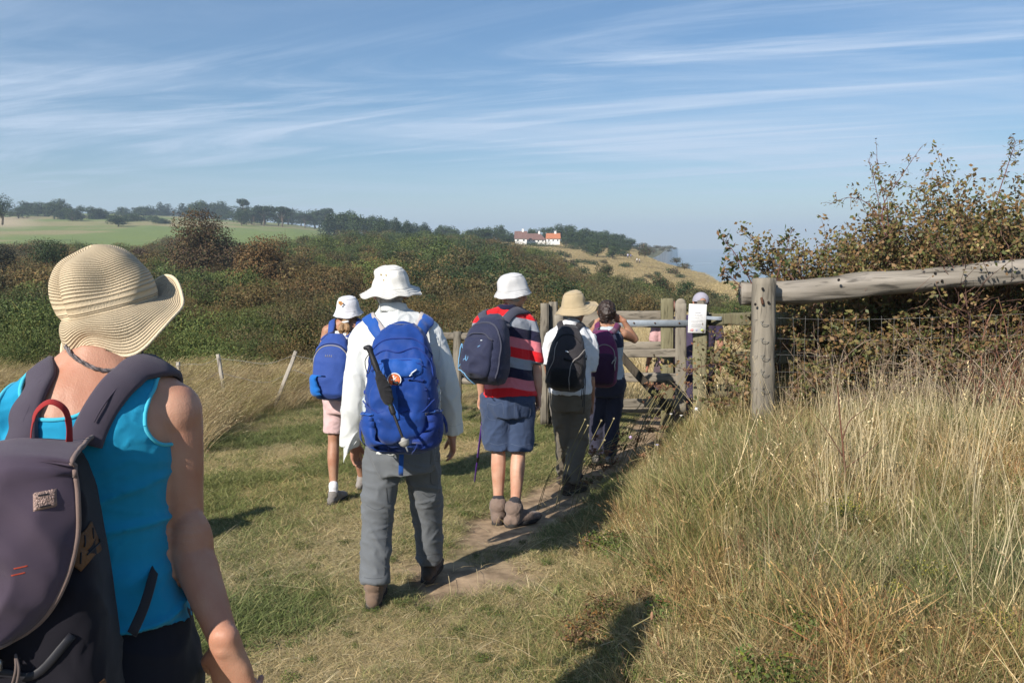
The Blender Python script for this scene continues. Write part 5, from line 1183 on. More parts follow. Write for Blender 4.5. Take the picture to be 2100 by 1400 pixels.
def bottle(p, lean=0., r=.030, h=.20, label='', capm=(.01, .03, .35)):
    t = thing('water_bottle', p, label, 'bottle'); PL = bpy.data.materials.get('clear plastic') or mat('clear plastic', (.75, .82, .86), .08, spec=.6)
    PL.node_tree.nodes['Principled BSDF'].inputs['Transmission Weight'].default_value = .75
    m_ = MB(); ax = Vector((lean, 0, 1)).normalized(); L = lambda z: p+ax*z; stube(m_, [L(0), L(.02), L(h*.55), L(h*.62), L(h*.72), L(h*.86), L(h*.92)], [r*.9, r, r, r*.93, r, r*.55, r*.40], 4, seg=20, cap='flat'); obj('bottle_body', m_, PL, t)
    m_ = MB(); tube(m_, [L(h*.90), L(h*1.0)], [r*.50, r*.48], 18, cap='flat'); obj('cap', m_, mat('blue plastic cap', capm, .35), t); return t
def badge(par, p, n, r, up):
    """round badge: white rim, orange face, small white emblem"""
    rt = n.cross(up).normalized()*-1; up = rt.cross(n)*-1; up = n.cross(rt) if n.cross(rt).dot(UP) > 0 else -n.cross(rt)
    def disc(rr, th, off, m__, nm, pr, K=28):
        v = []; f = []
        for z in (off-.002, off+th):
            for k in range(K): a = 2*math.pi*k/K; v.append(p+n*z+rt*(math.cos(a)*rr)+up*(math.sin(a)*rr))
        f = [tuple(range(K, 2*K)), tuple(range(K))[::-1]]+[(k, (k+1) % K, K+(k+1) % K, K+k) for k in range(K)]; m_ = MB(); m_.add(v, f); return obj(nm, m_, m__, pr, smooth=False)
    b = disc(r, .004, 0, mat('badge white', (.78, .76, .72), .4), 'badge', par); disc(r*.88, .0012, .004, mat('badge dark ring', (.12, .02, .02), .4), 'ring', b); disc(r*.80, .0012, .0054, mat('badge orange', (.78, .16, .05), .4), 'face', b)
    m_ = MB(); o = p+n*.0078; q = lambda x, y: o+rt*(x*r)+up*(y*r)
    for a, c, w in (((-.05, .45), (.02, .05), .09), ((.02, .05), (-.42, -.02), .06), ((.02, .05), (.32, .38), .06), ((.02, .05), (-.12, -.45), .07), ((-.12, -.45), (.35, -.50), .05), ((.0, .1), (.30, .0), .05)): tube(m_, [q(*a), q(*c)], w*r, 6)
    ellipsoid(m_, q(-.08, .50), (r*.14, r*.05, r*.14), None, 10, 8); obj('emblem', m_, mat('badge white', (0, 0, 0)), b); return b
def pole(a, b, shaftm, label, name='trekking_pole', grip=.14, basket=True, r=.0075, bag=False):
    t = thing(name, b, label, 'walking pole'); d = (b-a).normalized(); BLK = mat('black rubber grip', (.015, .015, .017), .55, bump=.3, bs=200)
    m_ = MB(); s1 = d.orthogonal().normalized(); h0 = a+Vector((-.018, 0, .002)); stube(m_, [h0, a, a+d*.03, a+d*grip*.6, a+d*grip], [.010, .016, .0125, .015, .011], 4, seg=14); obj('grip', m_, BLK, t)
    L_ = (b-a).length; m_ = MB(); tube(m_, [a+d*grip, b-d*L_*.38], r, 12); obj('shaft', m_, shaftm, t); m_ = MB(); tube(m_, [b-d*L_*.40, b-d*.03], [r*.85, r*.7], 12); obj('lower_shaft', m_, shaftm if not bag else BLK, t)
    m_ = MB(); tube(m_, [b-d*L_*.42, b-d*L_*.37], r*1.6, 12); obj('clamp', m_, BLK, t)
    m_ = MB(); tube(m_, [b-d*.035, b], [r*.8, .003], 10); obj('tip', m_, mat('steel tip', (.4, .4, .4), .3, metal=.8), t)
    if basket: m_ = MB(); q = b-d*.05; tube(m_, [q-d*.006, q, q+d*.004], [.012, .026, .024], 20); obj('basket', m_, mat('grey plastic', (.32, .31, .28), .5), t)
    if bag: m_ = MB(); q = a+d*(grip+.02); stube(m_, [q-d*.035, q, q+d*.045, q+d*.10, q+d*.125], [(.016, .012), (.026, .018), (.030, .020), (.026, .018), (.012, .010)], 4, seg=18); o = remesh(m_, .004, 1); displace(o, fold(.004, 30, seed=3)); obj('pouch', o, cloth('black mesh pouch', (.014, .014, .016), bs=500), t)
    m_ = MB(); q = a+d*.02; stube(m_, [q, q+Vector((-.025, -.01, -.04)), q+Vector((-.012, -.015, -.10)), q+Vector((.006, -.01, -.04)), q], .0022, 4); obj('wrist_loop', m_, BLK, t); return t
# ---- man in white hat and white shirt
def man_white():
    D = 4.30; j = J(D, hd=(800, 602, .02), nk=(806, 640), sl=(748, 682), sr=(882, 680), el=(727, 805, -.02), er=(921, 795, .02), wl=(727, 908, .10), wr=(927, 893, .12), hl=(790, 905, 0), hr=(862, 905, 0), kl=(772, 1068, .0), kr=(877, 1050, .20), al=(767, 1196, -.05), ar=(880, 1150, .33))
    zl = float(H(j['al'].x, j['al'].y)); zr = float(H(j['ar'].x, j['ar'].y)); j['al'].z = zl+.095; j['ar'].z = zr+.095
    hf = Vector((-.22, .97, -.08)).normalized()
    t, b = person('person', j, 'hiker in a white brimmed hat, long white shirt and grey trousers', PM, 1.0, SK_P, .0062, hf, UP, {'l': dict(d=Vector((-.02, .12, -1)), th=Vector((.35, 1, 0)), bk=Vector((-1, .3, 0)), curl=.28), 'r': dict(d=Vector((.03, .15, -1)), th=Vector((-.3, 1, 0)), bk=Vector((1, .3, 0)), curl=.3)}, 1.02, .060)
    WS = cloth('white cotton shirt', (.62, .64, .63), var=.03, bump=.25, bs=1400)
    g = lambda p: 1.0
    sh, smb = shirt(t, j, WS, [(-.06, .180, .135, .02), (.05, .178, .138, .02), (.34, .168, .132, 0), (.62, .178, .138, 0), (.82, .180, .130, .01), (.93, .125, .095, .012), (.99, .075, .072, .005)],
        {'l': [(j['sl'], .070), (P(737, 730, D-.01), .072), (P(729, 780, D-.03), .066), (P(724, 830, D-.02), .062), (P(719, 880, D+.02), .058), (P(716, 915, D+.04), .054)], 'r': [(j['sr'], .068), (P(900, 730, D), .068), (P(917, 780, D), .064), (P(925, 825, D+.04), .060), (P(928, 862, D+.08), .055), (P(930, 888, D+.10), .050)]},
        addf(fold(.009, 7.5, (1, 1, .30), 1.5, 3.0, None, .3), fold(.005, 14, (1, 1, .6), 7, 3, None, -.4)), name='shirt')
    m_ = MB(); q = [P(706, 880, D+.02), P(700, 915, D+.0), P(702, 938, D+.0), P(706, 948, D+.01), P(716, 930, D+.03), P(726, 905, D+.05)]     # hanging cuff of the open sleeve
    v = []; f = []; n = 14
    for i in range(n+1):
        a = i/n; top_ = P(lerp(701, 742, a), 872+4*math.sin(a*3), D+.0-.03*math.sin(a*3.14)); tip = P(lerp(705, 731, a), lerp(948, 905, a**.7), D-.0-.02*math.sin(a*3.14))
        for k in range(9): v.append(top_.lerp(tip, k/8)+Vector((0, -.012*math.sin(k*.9+i*.5), 0)))
    for i in range(n):
        for k in range(8): f.append((i*9+k, i*9+k+1, (i+1)*9+k+1, (i+1)*9+k))
    nv_ = len(v); v2 = [p+Vector((0, .003, 0)) for p in v]; m_.add(v+v2, f+[tuple(x+nv_ for x in q_)[::-1] for q_ in f]); obj('cuff', m_, WS, sh); over(t, m_)
    collar(t, j, WS, .064, .034)
    GT = cloth('grey walking trousers', (.125, .135, .145), var=.05, bump=.3)
    gate = lambda p: 1.0
    tro, trm = trousers(t, j, GT, [(-.24, .150, .125, .02), (-.08, .185, .135, .02), (.08, .180, .130, .015), (.2, .17, .12, 0)], [.105, .102, .090, .084, .082, .080, .082], addf(fold(.011, 5.5, (1, 1, .5), 12.4, 2.6, None, .45), fold(.007, 9, (.8, .8, 1.5), 3.2, 2.6, None, .6)), hem=.03)
    for s_, z in (('l', 1), ('r', 1)): shoe(t, j['a'+s_], (-.05 if s_ == 'l' else .12, 1, 0), 1.08, BOOT if s_ == 'l' else BOOTD, SOLE, .03, .046)
    m_ = MB(); hd = j['hd']; ellipsoid(m_, hd+Vector((.0, -.016, .012)), (.078, .094, .096)); hr = remesh(m_, .006, 1); hr, _ = clip(hr, lambda p: max(p[2]-(hd.z-.052), -1)); under(t, obj('hair', hr, HAIRG, t), hr)
    WH = cloth('white cotton hat', (.66, .65, .61), var=.03, bump=.4, bs=1300)
    hat(t, P(801, 588, D+.0), (UP+Vector((-.05, -.10, 0))), hf, .104, .118, .062, WH, 37, .014, 1.10, 2., (.80, .9), None, crumple=.0085, eyelets=[(196, .075), (216, .078), (205, .05)])
    m_ = MB(); stube(m_, [P(776, 600, D-.05), P(778, 620, D-.06), P(779, 642, D-.07)], .002, 4); obj('chin_cord', m_, WH, t)
    m_ = MB(); q = [j['hd']+Vector((-.088, .06, .005)), j['hd']+Vector((-.088, -.01, .015)), j['hd']+Vector((-.085, -.03, -.01))]; tube(m_, q, .0025, 6); obj('glasses', m_, mat('dark frame', (.02, .02, .02), .4), t)
    ST_ = cloth('grey stitching', (.06, .065, .07)); SW = cloth('white stitching', (.42, .44, .45))
    for q in ([(776, 664), (800, 668), (840, 668), (862, 662)],): seam(sh, smb, q, D, SW, .0012)
    for q in ([(889, 650), (902, 690), (900, 740)], [(906, 868), (930, 874), (946, 868)]): seam(sh, smb, q, D, SW, .0014)
    for q in ([(884, 930), (905, 932), (906, 985), (884, 990), (884, 930)], [(884, 944), (906, 946)], [(828, 960), (826, 1000)], [(792, 1000), (796, 1060), (790, 1120), (788, 1180)], [(740, 1182), (765, 1186), (798, 1182)], [(846, 1134), (870, 1138), (900, 1134)], [(752, 1035), (775, 1045), (800, 1030)], [(866, 1010), (880, 1018), (902, 1008)]): seam(tro, trm, q, D, ST_, .0014)
    # pack
    BL = cloth('royal blue nylon', (.007, .042, .215), var=.12, bump=.45, bs=40, rough=.62); BL2 = cloth('bright blue nylon', (.012, .075, .32), var=.08, bs=45, bump=.4, rough=.62); DB = cloth('dark blue nylon', (.010, .035, .20), bs=1100)
    c = P(836, 921, 4.08); up = Vector((-.03, .04, 1)); Pk = Pack('backpack', c, up, Vector((0, 1, 0)), .645, .350, .25, BL, 'royal blue backpack with an orange round badge, worn by the hiker in the white shirt', [(0, .50, .45), (.03, .74, .72), (.10, .90, .92), (.22, .98, 1), (.45, 1, 1), (.65, .94, .90), (.80, .84, .72), (.90, .72, .55), (.96, .56, .40), (1, .34, .25)], 2.9, .0085, 4., cf=8)
    Pk.line([(-.92, .66), (-.80, .80), (-.45, .885), (0, .90), (.45, .885), (.80, .80), (.92, .66)], .0045, DB, 'zip'); Pk.line([(-.93, .60), (-.80, .74), (-.42, .815), (0, .80), (.5, .825), (.85, .72), (.95, .55)], .0045, DB, 'zip')
    Pk.pocket(-.86, .84, .10, .60, .022, BL, 'front_pocket', 34, 34, taper=.30, crease=.010, seed=2); Pk.pocket(-.72, .70, .615, .76, .016, BL2, 'top_pocket', 30, 14, crease=.006, seed=5)
    Pk.line([(-.70, .665), (-.45, .715), (0, .735), (.4, .73), (.66, .69)], .004, DB, 'zip', off=.012)
    Pk.line([(-.88, .45), (-.5, .37), (-.2, .385), (0, .35), (.25, .375), (.6, .36), (.86, .44)], .0035, DB, 'pocket_seam', off=.022); Pk.line([(-.06, .56), (-.06, .40), (-.03, .32)], .003, BL2, 'buckle_strap', flat=.022, off=.030)
    Pk.line([(-.10, .575), (.02, .575)], .005, mat('dark plastic', (.03, .03, .035), .4), 'buckle', flat=.014, off=.034); Pk.line([(-.6, .30), (-.42, .12), (-.2, .03)], .003, DB, 'piping', off=.006); Pk.line([(.62, .32), (.45, .12), (.25, .03)], .003, DB, 'piping', off=.006)
    Pk.line([(.30, .625), (.50, .665)], .0035, mat('reflector', (.6, .65, .7), .3), 'reflective_tab', off=.022, flat=.006)
    for s_ in (-1, 1): Pk.pocket(*( (-1.22, -.80) if s_ < 0 else (.80, 1.22)), .05, .36, .030, DB if s_ > 0 else BL, 'side_pocket', 14, 20, crease=.004, seed=s_+4); Pk.line([(s_*.86, .36), (s_*1.0, .345), (s_*1.15, .335)], .0045, BL2, 'pocket_binding', off=.024)
    for k in range(3): Pk.line([(.93, .60-.07*k), (.99, .585-.07*k)], .005, DB, 'strap_adjuster', flat=.012, off=.004)
    p, n = Pk.on(-.08, .605, .018); badge(Pk.th, p, n, .033, UP)
    m_ = MB(); q = [P(789, 686, 4.07), P(797, 672, 4.06), P(822, 662, 4.06), P(845, 668, 4.06), P(856, 684, 4.07)]; ribbon(m_, q, [(p-P(822, 720, 4.06)).normalized()+Vector((0, -.8, 0)) for p in q], .020, .006, 5); obj('haul_loop', m_, BL, Pk.th)
    m_ = MB(); tube(m_, [P(846, 668, 4.04), P(850, 678, 4.03)], [.006, .004], 8); obj('zip_pull', m_, mat('brown cord', (.12, .04, .03), .7), Pk.th)
    tr = bvh(smb); GS = cloth('grey lining', (.42, .38, .37))
    for s_, q in ((-1, [P(792, 700, 4.10), P(775, 680, 4.16), P(757, 655, 4.22), P(752, 648, 4.32), P(752, 672, 4.44), P(756, 760, 4.48), P(768, 850, 4.40)]), (1, [P(850, 700, 4.10), P(864, 678, 4.16), P(876, 654, 4.22), P(876, 645, 4.32), P(872, 668, 4.44), P(870, 760, 4.48), P(862, 850, 4.40)])):
        Pk.strap(tr, q, .066, .012, BL2, off=.004, pad=.2); q2 = [p+Vector((-s_*.030, .006, .0)) for p in q[1:5]]; Pk.strap(tr, q2, .030, .010, GS, 'strap_lining', off=.006)
    m_ = MB(); q = [P(824, 916, 3.99), P(823, 940, 3.99), P(822, 974, 4.02)]; ribbon(m_, q, [Vector((0, -1, 0))]*3, .024, .003, 4); obj('strap_tail', m_, BL2, Pk.th)
    for s_, q in ((-1, [P(757, 846, 4.12), P(742, 862, 4.08), P(739, 880, 4.08), P(741, 902, 4.10), P(750, 912, 4.14)]), (1, [P(893, 846, 4.12), P(906, 852, 4.1), P(914, 868, 4.12), P(916, 886, 4.16)])): m_ = MB(); ribbon(m_, q, [Vector((s_*.8, -.6, 0))]*len(q), .020, .003, 5); obj('hip_belt', m_, DB, Pk.th)
    m_ = MB(); q = [P(766, 830, 3.96), P(771, 838, 3.95), P(776, 850, 3.95)]; tube(m_, q, .003, 6); obj('zip_pull', m_, mat('steel pull', (.5, .5, .5), .3, metal=.8), Pk.th)
    tuck(t)
    bottle(P(754, 868, 4.03), -.02, .026, .17, 'clear bottle with blue cap in the pack pocket beside the loose white cuff'); bottle(P(893, 858, 4.05), .02, .028, .20, 'clear bottle with blue label in the right pocket of the badge backpack', (.01, .05, .5))
    GR = mat('green enamel shaft', (.02, .17, .02), .3); pole(P(757, 714, 3.74), P(836, 925, 3.66), GR, 'black and green trekking pole strapped slantwise over the blue backpack', bag=True, r=.0085)
man_white()
# ---- man in the striped shirt
def man_striped():
    D = 5.86; j = J(D, hd=(1054, 602, .0), nk=(1040, 636), sl=(986, 664, -.10), sr=(1083, 660, .06), el=(985, 745, .06), er=(1100, 752, .02), wl=(988, 812, .16), wr=(1104, 808, .03), hl=(1016, 806, -.03), hr=(1066, 806, .03), kl=(1022, 920, .0), kr=(1063, 924, .0), al=(1022, 1004, -.02), ar=(1056, 1010, -.1))
    for s_ in 'lr': j['a'+s_].z = float(H(j['a'+s_].x, j['a'+s_].y))-.03*float(bare(np.array([j['a'+s_].x]), np.array([j['a'+s_].y]))[0])+.10
    hf = Vector((math.sin(R(58)), math.cos(R(58)), -.06)).normalized(); hup = (UP+Vector((.08, .02, 0))).normalized()
    t, b = person('person', j, 'hiker in a red, navy and grey striped polo shirt and blue shorts', PM, 1.0, SK_F, .0065, hf, hup, {'r': dict(d=Vector((.02, -.02, -1)), th=Vector((-.3, .9, 0)), bk=Vector((1, .2, 0)), curl=.38), 'l': dict(d=Vector((0, .3, -1)), th=Vector((1, .6, 0)), curl=.9)}, 1.0, .060)
    M = cloth('striped jersey', (.5, .1, .1)); N = M.node_tree.nodes; L = M.node_tree.links; bs_ = N['Principled BSDF']
    def mt(op, a, b_=None):
        q = N.new('ShaderNodeMath'); q.operation = op
        for i_, x in enumerate((a, b_)):
            if x is None: continue
            if isinstance(x, (int, float)): q.inputs[i_].default_value = x
            else: L.new(x, q.inputs[i_])
        return q.outputs[0]
    tc = N.new('ShaderNodeTexCoord'); sp_ = N.new('ShaderNodeSeparateXYZ'); L.new(tc.outputs['Object'], sp_.inputs[0]); x0 = P(1035, 700, D).x-t.location.x; z0 = P(1050, 625, D).z-t.location.z
    ax = mt('MAXIMUM', mt('SUBTRACT', mt('ABSOLUTE', mt('SUBTRACT', sp_.outputs[0], x0)), .05), 0.0); h = mt('SUBTRACT', z0, mt('ADD', sp_.outputs[2], mt('MULTIPLY', ax, .28))); q = mt('FLOORED_MODULO', mt('DIVIDE', h, .0716), 4.0)
    cr = N.new('ShaderNodeValToRGB'); cr.color_ramp.interpolation = 'CONSTANT'; L.new(mt('DIVIDE', q, 4.0), cr.inputs[0]); e = cr.color_ramp.elements
    e[0].position = 0; e[0].color = (.62, .012, .018, 1); e[1].position = .25; e[1].color = (.27, .29, .33, 1); x = e.new(.5); x.color = (.012, .012, .035, 1); x = e.new(.75); x.color = (.58, .17, .20, 1); L.new(cr.outputs[0], bs_.inputs['Base Color'])
    sd_ = (j['sr']-j['sl']); sd_.z = 0; sd_.normalize()
    sh, smb = shirt(t, j, M, [(-.035, .204, .164, .03), (.10, .182, .150, .025), (.34, .176, .145, .01), (.62, .172, .140, 0), (.82, .166, .130, .01), (.93, .118, .092, .012), (.99, .073, .070, .005)],
        {'r': [(j['sr'], .066), (P(1091, 692, D+.03), .068), (P(1095, 722, D+.02), .066), (P(1097, 746, D+.01), .062)], 'l': [(j['sl'], .066), (P(986, 700, D-.06), .066), (P(985, 740, D), .062)]}, addf(fold(.010, 6.5, (1, 1, .6), 31, 2.2), fold(.004, 16, (1, 1, 1), 7, 2)), side=sd_)
    collar(t, j, cloth('navy collar', (.012, .013, .04)), .066, .022)
    DS = cloth('faded navy shorts', (.040, .062, .120), var=.08, bump=.4)
    tro, trm = trousers(t, j, DS, [(-.26, .16, .14, .02), (-.08, .196, .150, .03), (.06, .176, .138, .02), (.14, .160, .128, .01)], [.120, .118, .114, .108], addf(fold(.010, 6, (1, 1, .8), 2.2, 2), fold(.004, 15, (1, 1, 1), 8, 2)), cut=1.0, name='shorts', side=sd_)
    SS_ = cloth('shorts stitching', (.09, .12, .19))
    for q in ([(1044, 806), (1044, 850), (1043, 880)], [(1000, 826), (1015, 830), (1030, 826), (1030, 856), (1001, 858), (1000, 826)], [(1056, 826), (1070, 830), (1085, 826), (1085, 856), (1057, 858), (1056, 826)], [(1004, 908), (1020, 912), (1040, 908)], [(1048, 910), (1066, 914), (1088, 910)]): seam(tro, trm, q, D, SS_, .0014)
    SKD = cloth('dark grey sock', (.03, .03, .036)); BT = cloth('taupe suede boot', (.20, .145, .115), var=.15)
    for s_, d in (('l', (.18, 1, 0)), ('r', (.80, .60, 0))): sock(t, j['a'+s_], SKD, .075, .047); shoe(t, j['a'+s_], d, 1.10, BT, SOLE, .035, .054)
    m_ = MB(); hd = j['hd']; rh = hf.cross(UP); ellipsoid(m_, hd+hf*-.014+UP*.010, (.080, .080, .094)); hr = remesh(m_, .006, 1); hr, _ = clip(hr, lambda p: min(p[2]-(hd.z-.060), .02-(Vector(p)-hd).dot(hf))); under(t, obj('hair', hr, HAIRG, t), hr)
    hat(t, P(1051, 592, D), (UP+Vector((-.10, -.10, 0))), hf, .106, .115, .050, cloth('pale grey cotton', (.54, .54, .54), var=.03, bump=.4, bs=1300), 62, .008, 1.10, 5., (.80, .88), crumple=.005)
    tuck(t)
    # navy pack carried off to the side of the turned back
    NV = cloth('navy nylon', (.022, .026, .058), var=.10, bump=.4, bs=1000, rough=.65); NG = cloth('navy grey strap', (.055, .058, .085), bs=900); fw = Vector((math.sin(R(24)), math.cos(R(24)), 0)); c = P(1004, 788, 5.64)
    Pk = Pack('backpack', c, Vector((.10, .13, 1)), fw, .500, .325, .24, NV, 'rounded navy backpack with light blue elastic cord on the striped shirt', [(0, .50, .5), (.04, .78, .78), (.12, .95, .96), (.25, 1, 1), (.45, .98, 1), (.65, .88, .9), (.8, .74, .75), (.92, .52, .5), (1, .22, .2)], 2.6, .006, 14., cf=7)
    Pk.pocket(-.85, .62, .08, .66, .030, NV, 'front_pocket', 30, 34, taper=-.0, crease=.010, seed=6); Pk.line([(-.90, .35), (-.88, .60), (-.55, .80), (0, .86), (.5, .80), (.82, .6), (.88, .3), (.80, .12)], .006, NG, 'zip'); Pk.line([(-.80, .58), (-.4, .68), (.1, .69), (.5, .62)], .004, NG, 'zip', off=.012)
    CB = cloth('light blue cord', (.16, .36, .58)); m_ = MB()
    for a, b_ in (((-.82, .52), (-.40, .36)), ((-.40, .36), (.10, .52)), ((-.40, .36), (-.82, .20)), ((-.82, .20), (-.15, .04)), ((.10, .52), (-.40, .36)), ((-.82, .52), (-.82, .20))): Pk.line([a, ((a[0]+b_[0])/2, (a[1]+b_[1])/2+.02), b_], .0036, None, mb=m_, off=.022, n=6)
    Pk.line([(-.47, .35), (-.40, .40), (-.33, .35), (-.40, .31), (-.47, .35)], .0026, None, mb=m_, off=.026, n=4); obj('elastic_cord', m_, CB, Pk.th)
    m_ = MB(); p, n = Pk.on(.10, .60, .026); ellipsoid(m_, p, (.008, .004, .004), None, 10, 8); obj('small_logo', m_, mat('reflector', (0, 0, 0)), Pk.th)
    tr = bvh(smb); Pk.strap(tr, [Pk.w(-.04, -.04, .46), P(990, 652, 5.74), P(998, 640, 5.84), P(998, 655, 5.98), P(1000, 740, 6.0)], .062, .014, NG, off=.004); Pk.strap(tr, [Pk.w(.10, -.05, .42), P(1034, 664, 5.72), P(1052, 640, 5.76), P(1072, 638, 5.86), P(1082, 655, 5.98), P(1080, 740, 6.03)], .066, .014, NG, off=.004)
    g = G(972, 990); g.z -= .03; a = P(992, 842, 5.98); pole(a, g, mat('purple enamel shaft', (.11, .03, .30), .35), 'thin purple walking pole beside the striped hiker, tip in the grass', basket=False, r=.0085)
man_striped()
# ---- woman in pink shorts
def woman_pink():
    D = 6.25; j = J(D, hd=(714, 640), nk=(712, 664), sl=(672, 678), sr=(748, 676), el=(660, 738, .02), er=(762, 738, .02), wl=(668, 780, .16), wr=(760, 780, .16), hl=(690, 808), hr=(730, 808), kl=(684, 908, .0), kr=(728, 900, .25), al=(684, 1002, -.05), ar=(742, 985, .42))
    for s_ in 'lr': j['a'+s_].z = float(H(j['a'+s_].x, j['a'+s_].y))+.09
    t, b = person('person', j, 'hiker in pink shorts and white sun hat with a fair ponytail', PF, .84, SK_A, .0068, Vector((.25, 1, 0)).normalized(), UP, {'l': dict(d=Vector((.1, .6, -.6)), th=Vector((1, .3, .3)))}, .95, .048)
    WV = cloth('white vest', (.62, .62, .61)); m_ = MB(); torso(m_, j, [(-.02, .170, .12, .02), (.10, .165, .118, .01), (.36, .145, .104, 0), (.62, .155, .112, 0), (.80, .150, .108, .01), (.90, .118, .09, .01)], 0, cap='flat'); r = remesh(m_, .008, 2); displace(r, fold(.005, 8, seed=3)); obj('vest_top', r, WV, t); over(t, r)
    trousers(t, j, cloth('pale pink shorts', (.62, .43, .42), var=.04), [(-.25, .15, .12, .01), (-.06, .178, .125, .02), (.08, .168, .118, .01), (.18, .155, .11, .01)], [.098, .092, .086, .080], addf(fold(.006, 7, (1, 1, .8), 2.2, 2), fold(.003, 18, (1, 1, 1), 8, 2)), cut=.80, name='shorts')
    for s_ in 'lr': sock(t, j['a'+s_], cloth('white sock', (.74, .72, .74)), .07, .036); shoe(t, j['a'+s_], (.25, 1, 0), .92, BOOTG, SOLE, .0, .040, name='shoe')
    m_ = MB(); hd = j['hd']; ellipsoid(m_, hd+Vector((0, -.016, .004)), (.078, .092, .094)); ellipsoid(m_, hd+Vector((-.006, -.088, -.055)), (.022, .022, .026)); stube(m_, [hd+Vector((-.01, -.09, -.07)), hd+Vector((-.03, -.115, -.11)), hd+Vector((-.026, -.12, -.16)), hd+Vector((-.03, -.115, -.20))], [.020, .026, .022, .008], 4); stube(m_, [hd+Vector((.0, -.09, -.07)), hd+Vector((.018, -.115, -.11)), hd+Vector((.020, -.12, -.15)), hd+Vector((.016, -.115, -.185))], [.018, .022, .018, .007], 4)
    hr = remesh(m_, .006, 1); displace(hr, fold(.003, 40, (1.4, 1, .25), 3)); hr, _ = clip(hr, lambda p: max(p[2]-(hd.z-.045), -(p[1]-(hd.y-.055)))); under(t, obj('hair', hr, HAIRB, t), hr)
    m_ = MB(); q = [hd+Vector((-.004+.022*math.cos(a), -.100+.010*math.sin(a), -.068+.004*math.cos(a))) for a in [i*.5236 for i in range(13)]]; tube(m_, q, .009, 8, cap='open'); obj('hair_tie', m_, cloth('white hair tie', (.75, .75, .73)), t)
    WH2 = cloth('white sun hat', (.64, .64, .67), var=.02); ho = hat(t, P(714, 634, D), UP+Vector((-.02, -.12, 0)), Vector((.25, 1, 0)), .090, .105, .046, WH2, 62, .006, 1.10, 9., (.84, .9), crumple=.004)
    m_ = MB(); 
    for k in range(5): ellipsoid(m_, P(696+3*(k % 3), 619+3*(k//2), D-.118+.01*(k % 3 == 0)), (.009, .004, .007), None, 8, 6)
    obj('embroidered_patch', m_, mat('orange thread', (.55, .26, .06), .8), ho)
    tuck(t)
    BL = cloth('cobalt nylon', (.026, .066, .27), var=.07, bump=.4, bs=1000, rough=.6); DB = cloth('navy trim', (.012, .022, .09)); c = P(688, 818, 6.06)
    Pk = Pack('backpack', c, Vector((.03, .06, 1)), Vector((0.05, 1, 0)), .50, .290, .19, BL, 'plain small cobalt blue backpack with grey edged straps, behind the white sleeve', [(0, .55, .5), (.04, .82, .8), (.12, .95, .97), (.35, 1, 1), (.6, .98, .92), (.78, .86, .78), (.9, .66, .6), (1, .35, .3)], 2.7, .004, 24., cf=8)
    Pk.line([(-.93, .55), (-.85, .68), (-.5, .80), (0, .835), (.5, .80), (.85, .68), (.93, .55)], .0042, mat('grey piping', (.30, .28, .26), .7), 'piping'); Pk.line([(-.93, .58), (-.85, .705), (-.5, .825), (0, .86), (.5, .825), (.85, .705), (.93, .58)], .0045, DB, 'zip')
    Pk.line([(-.85, .12), (-.4, .06), (.3, .06), (.85, .14)], .003, DB, 'piping'); m_ = MB()
    for k, (u0, w_) in enumerate(((-.26, .035), (-.17, .05), (-.06, .05), (.05, .03))): Pk.line([(u0, .67), (u0+w_*.5, .70), (u0+w_, .67), (u0+w_*1.2, .672)], .0018, None, mb=m_, n=4)
    obj('stitched_logo', m_, mat('grey thread', (.20, .20, .25), .7), Pk.th)
    Pk.pocket(-1.22, -.84, .06, .40, .022, cloth('bright blue pocket', (.01, .13, .45)), 'side_pocket', 14, 18)
    tr = bvh(b)
    for q in ([Pk.w(-.09, -.03, .46), P(675, 682, 6.14), P(682, 660, 6.22), P(684, 664, 6.34), P(682, 740, 6.40)], [Pk.w(.09, -.03, .46), P(732, 682, 6.14), P(737, 662, 6.22), P(736, 664, 6.34), P(734, 740, 6.40)]): Pk.strap(tr, q, .055, .012, BL, off=.008)
    m_ = MB(); rbox(m_, P(703, 697, 5.99), (.062, .003, .055), Matrix.Rotation(.25, 3, 'Y') @ Matrix.Rotation(-.2, 3, 'X'), .1); obj('paper_tag', m_, mat('white card', (.82, .82, .80), .6), Pk.th)
woman_pink()
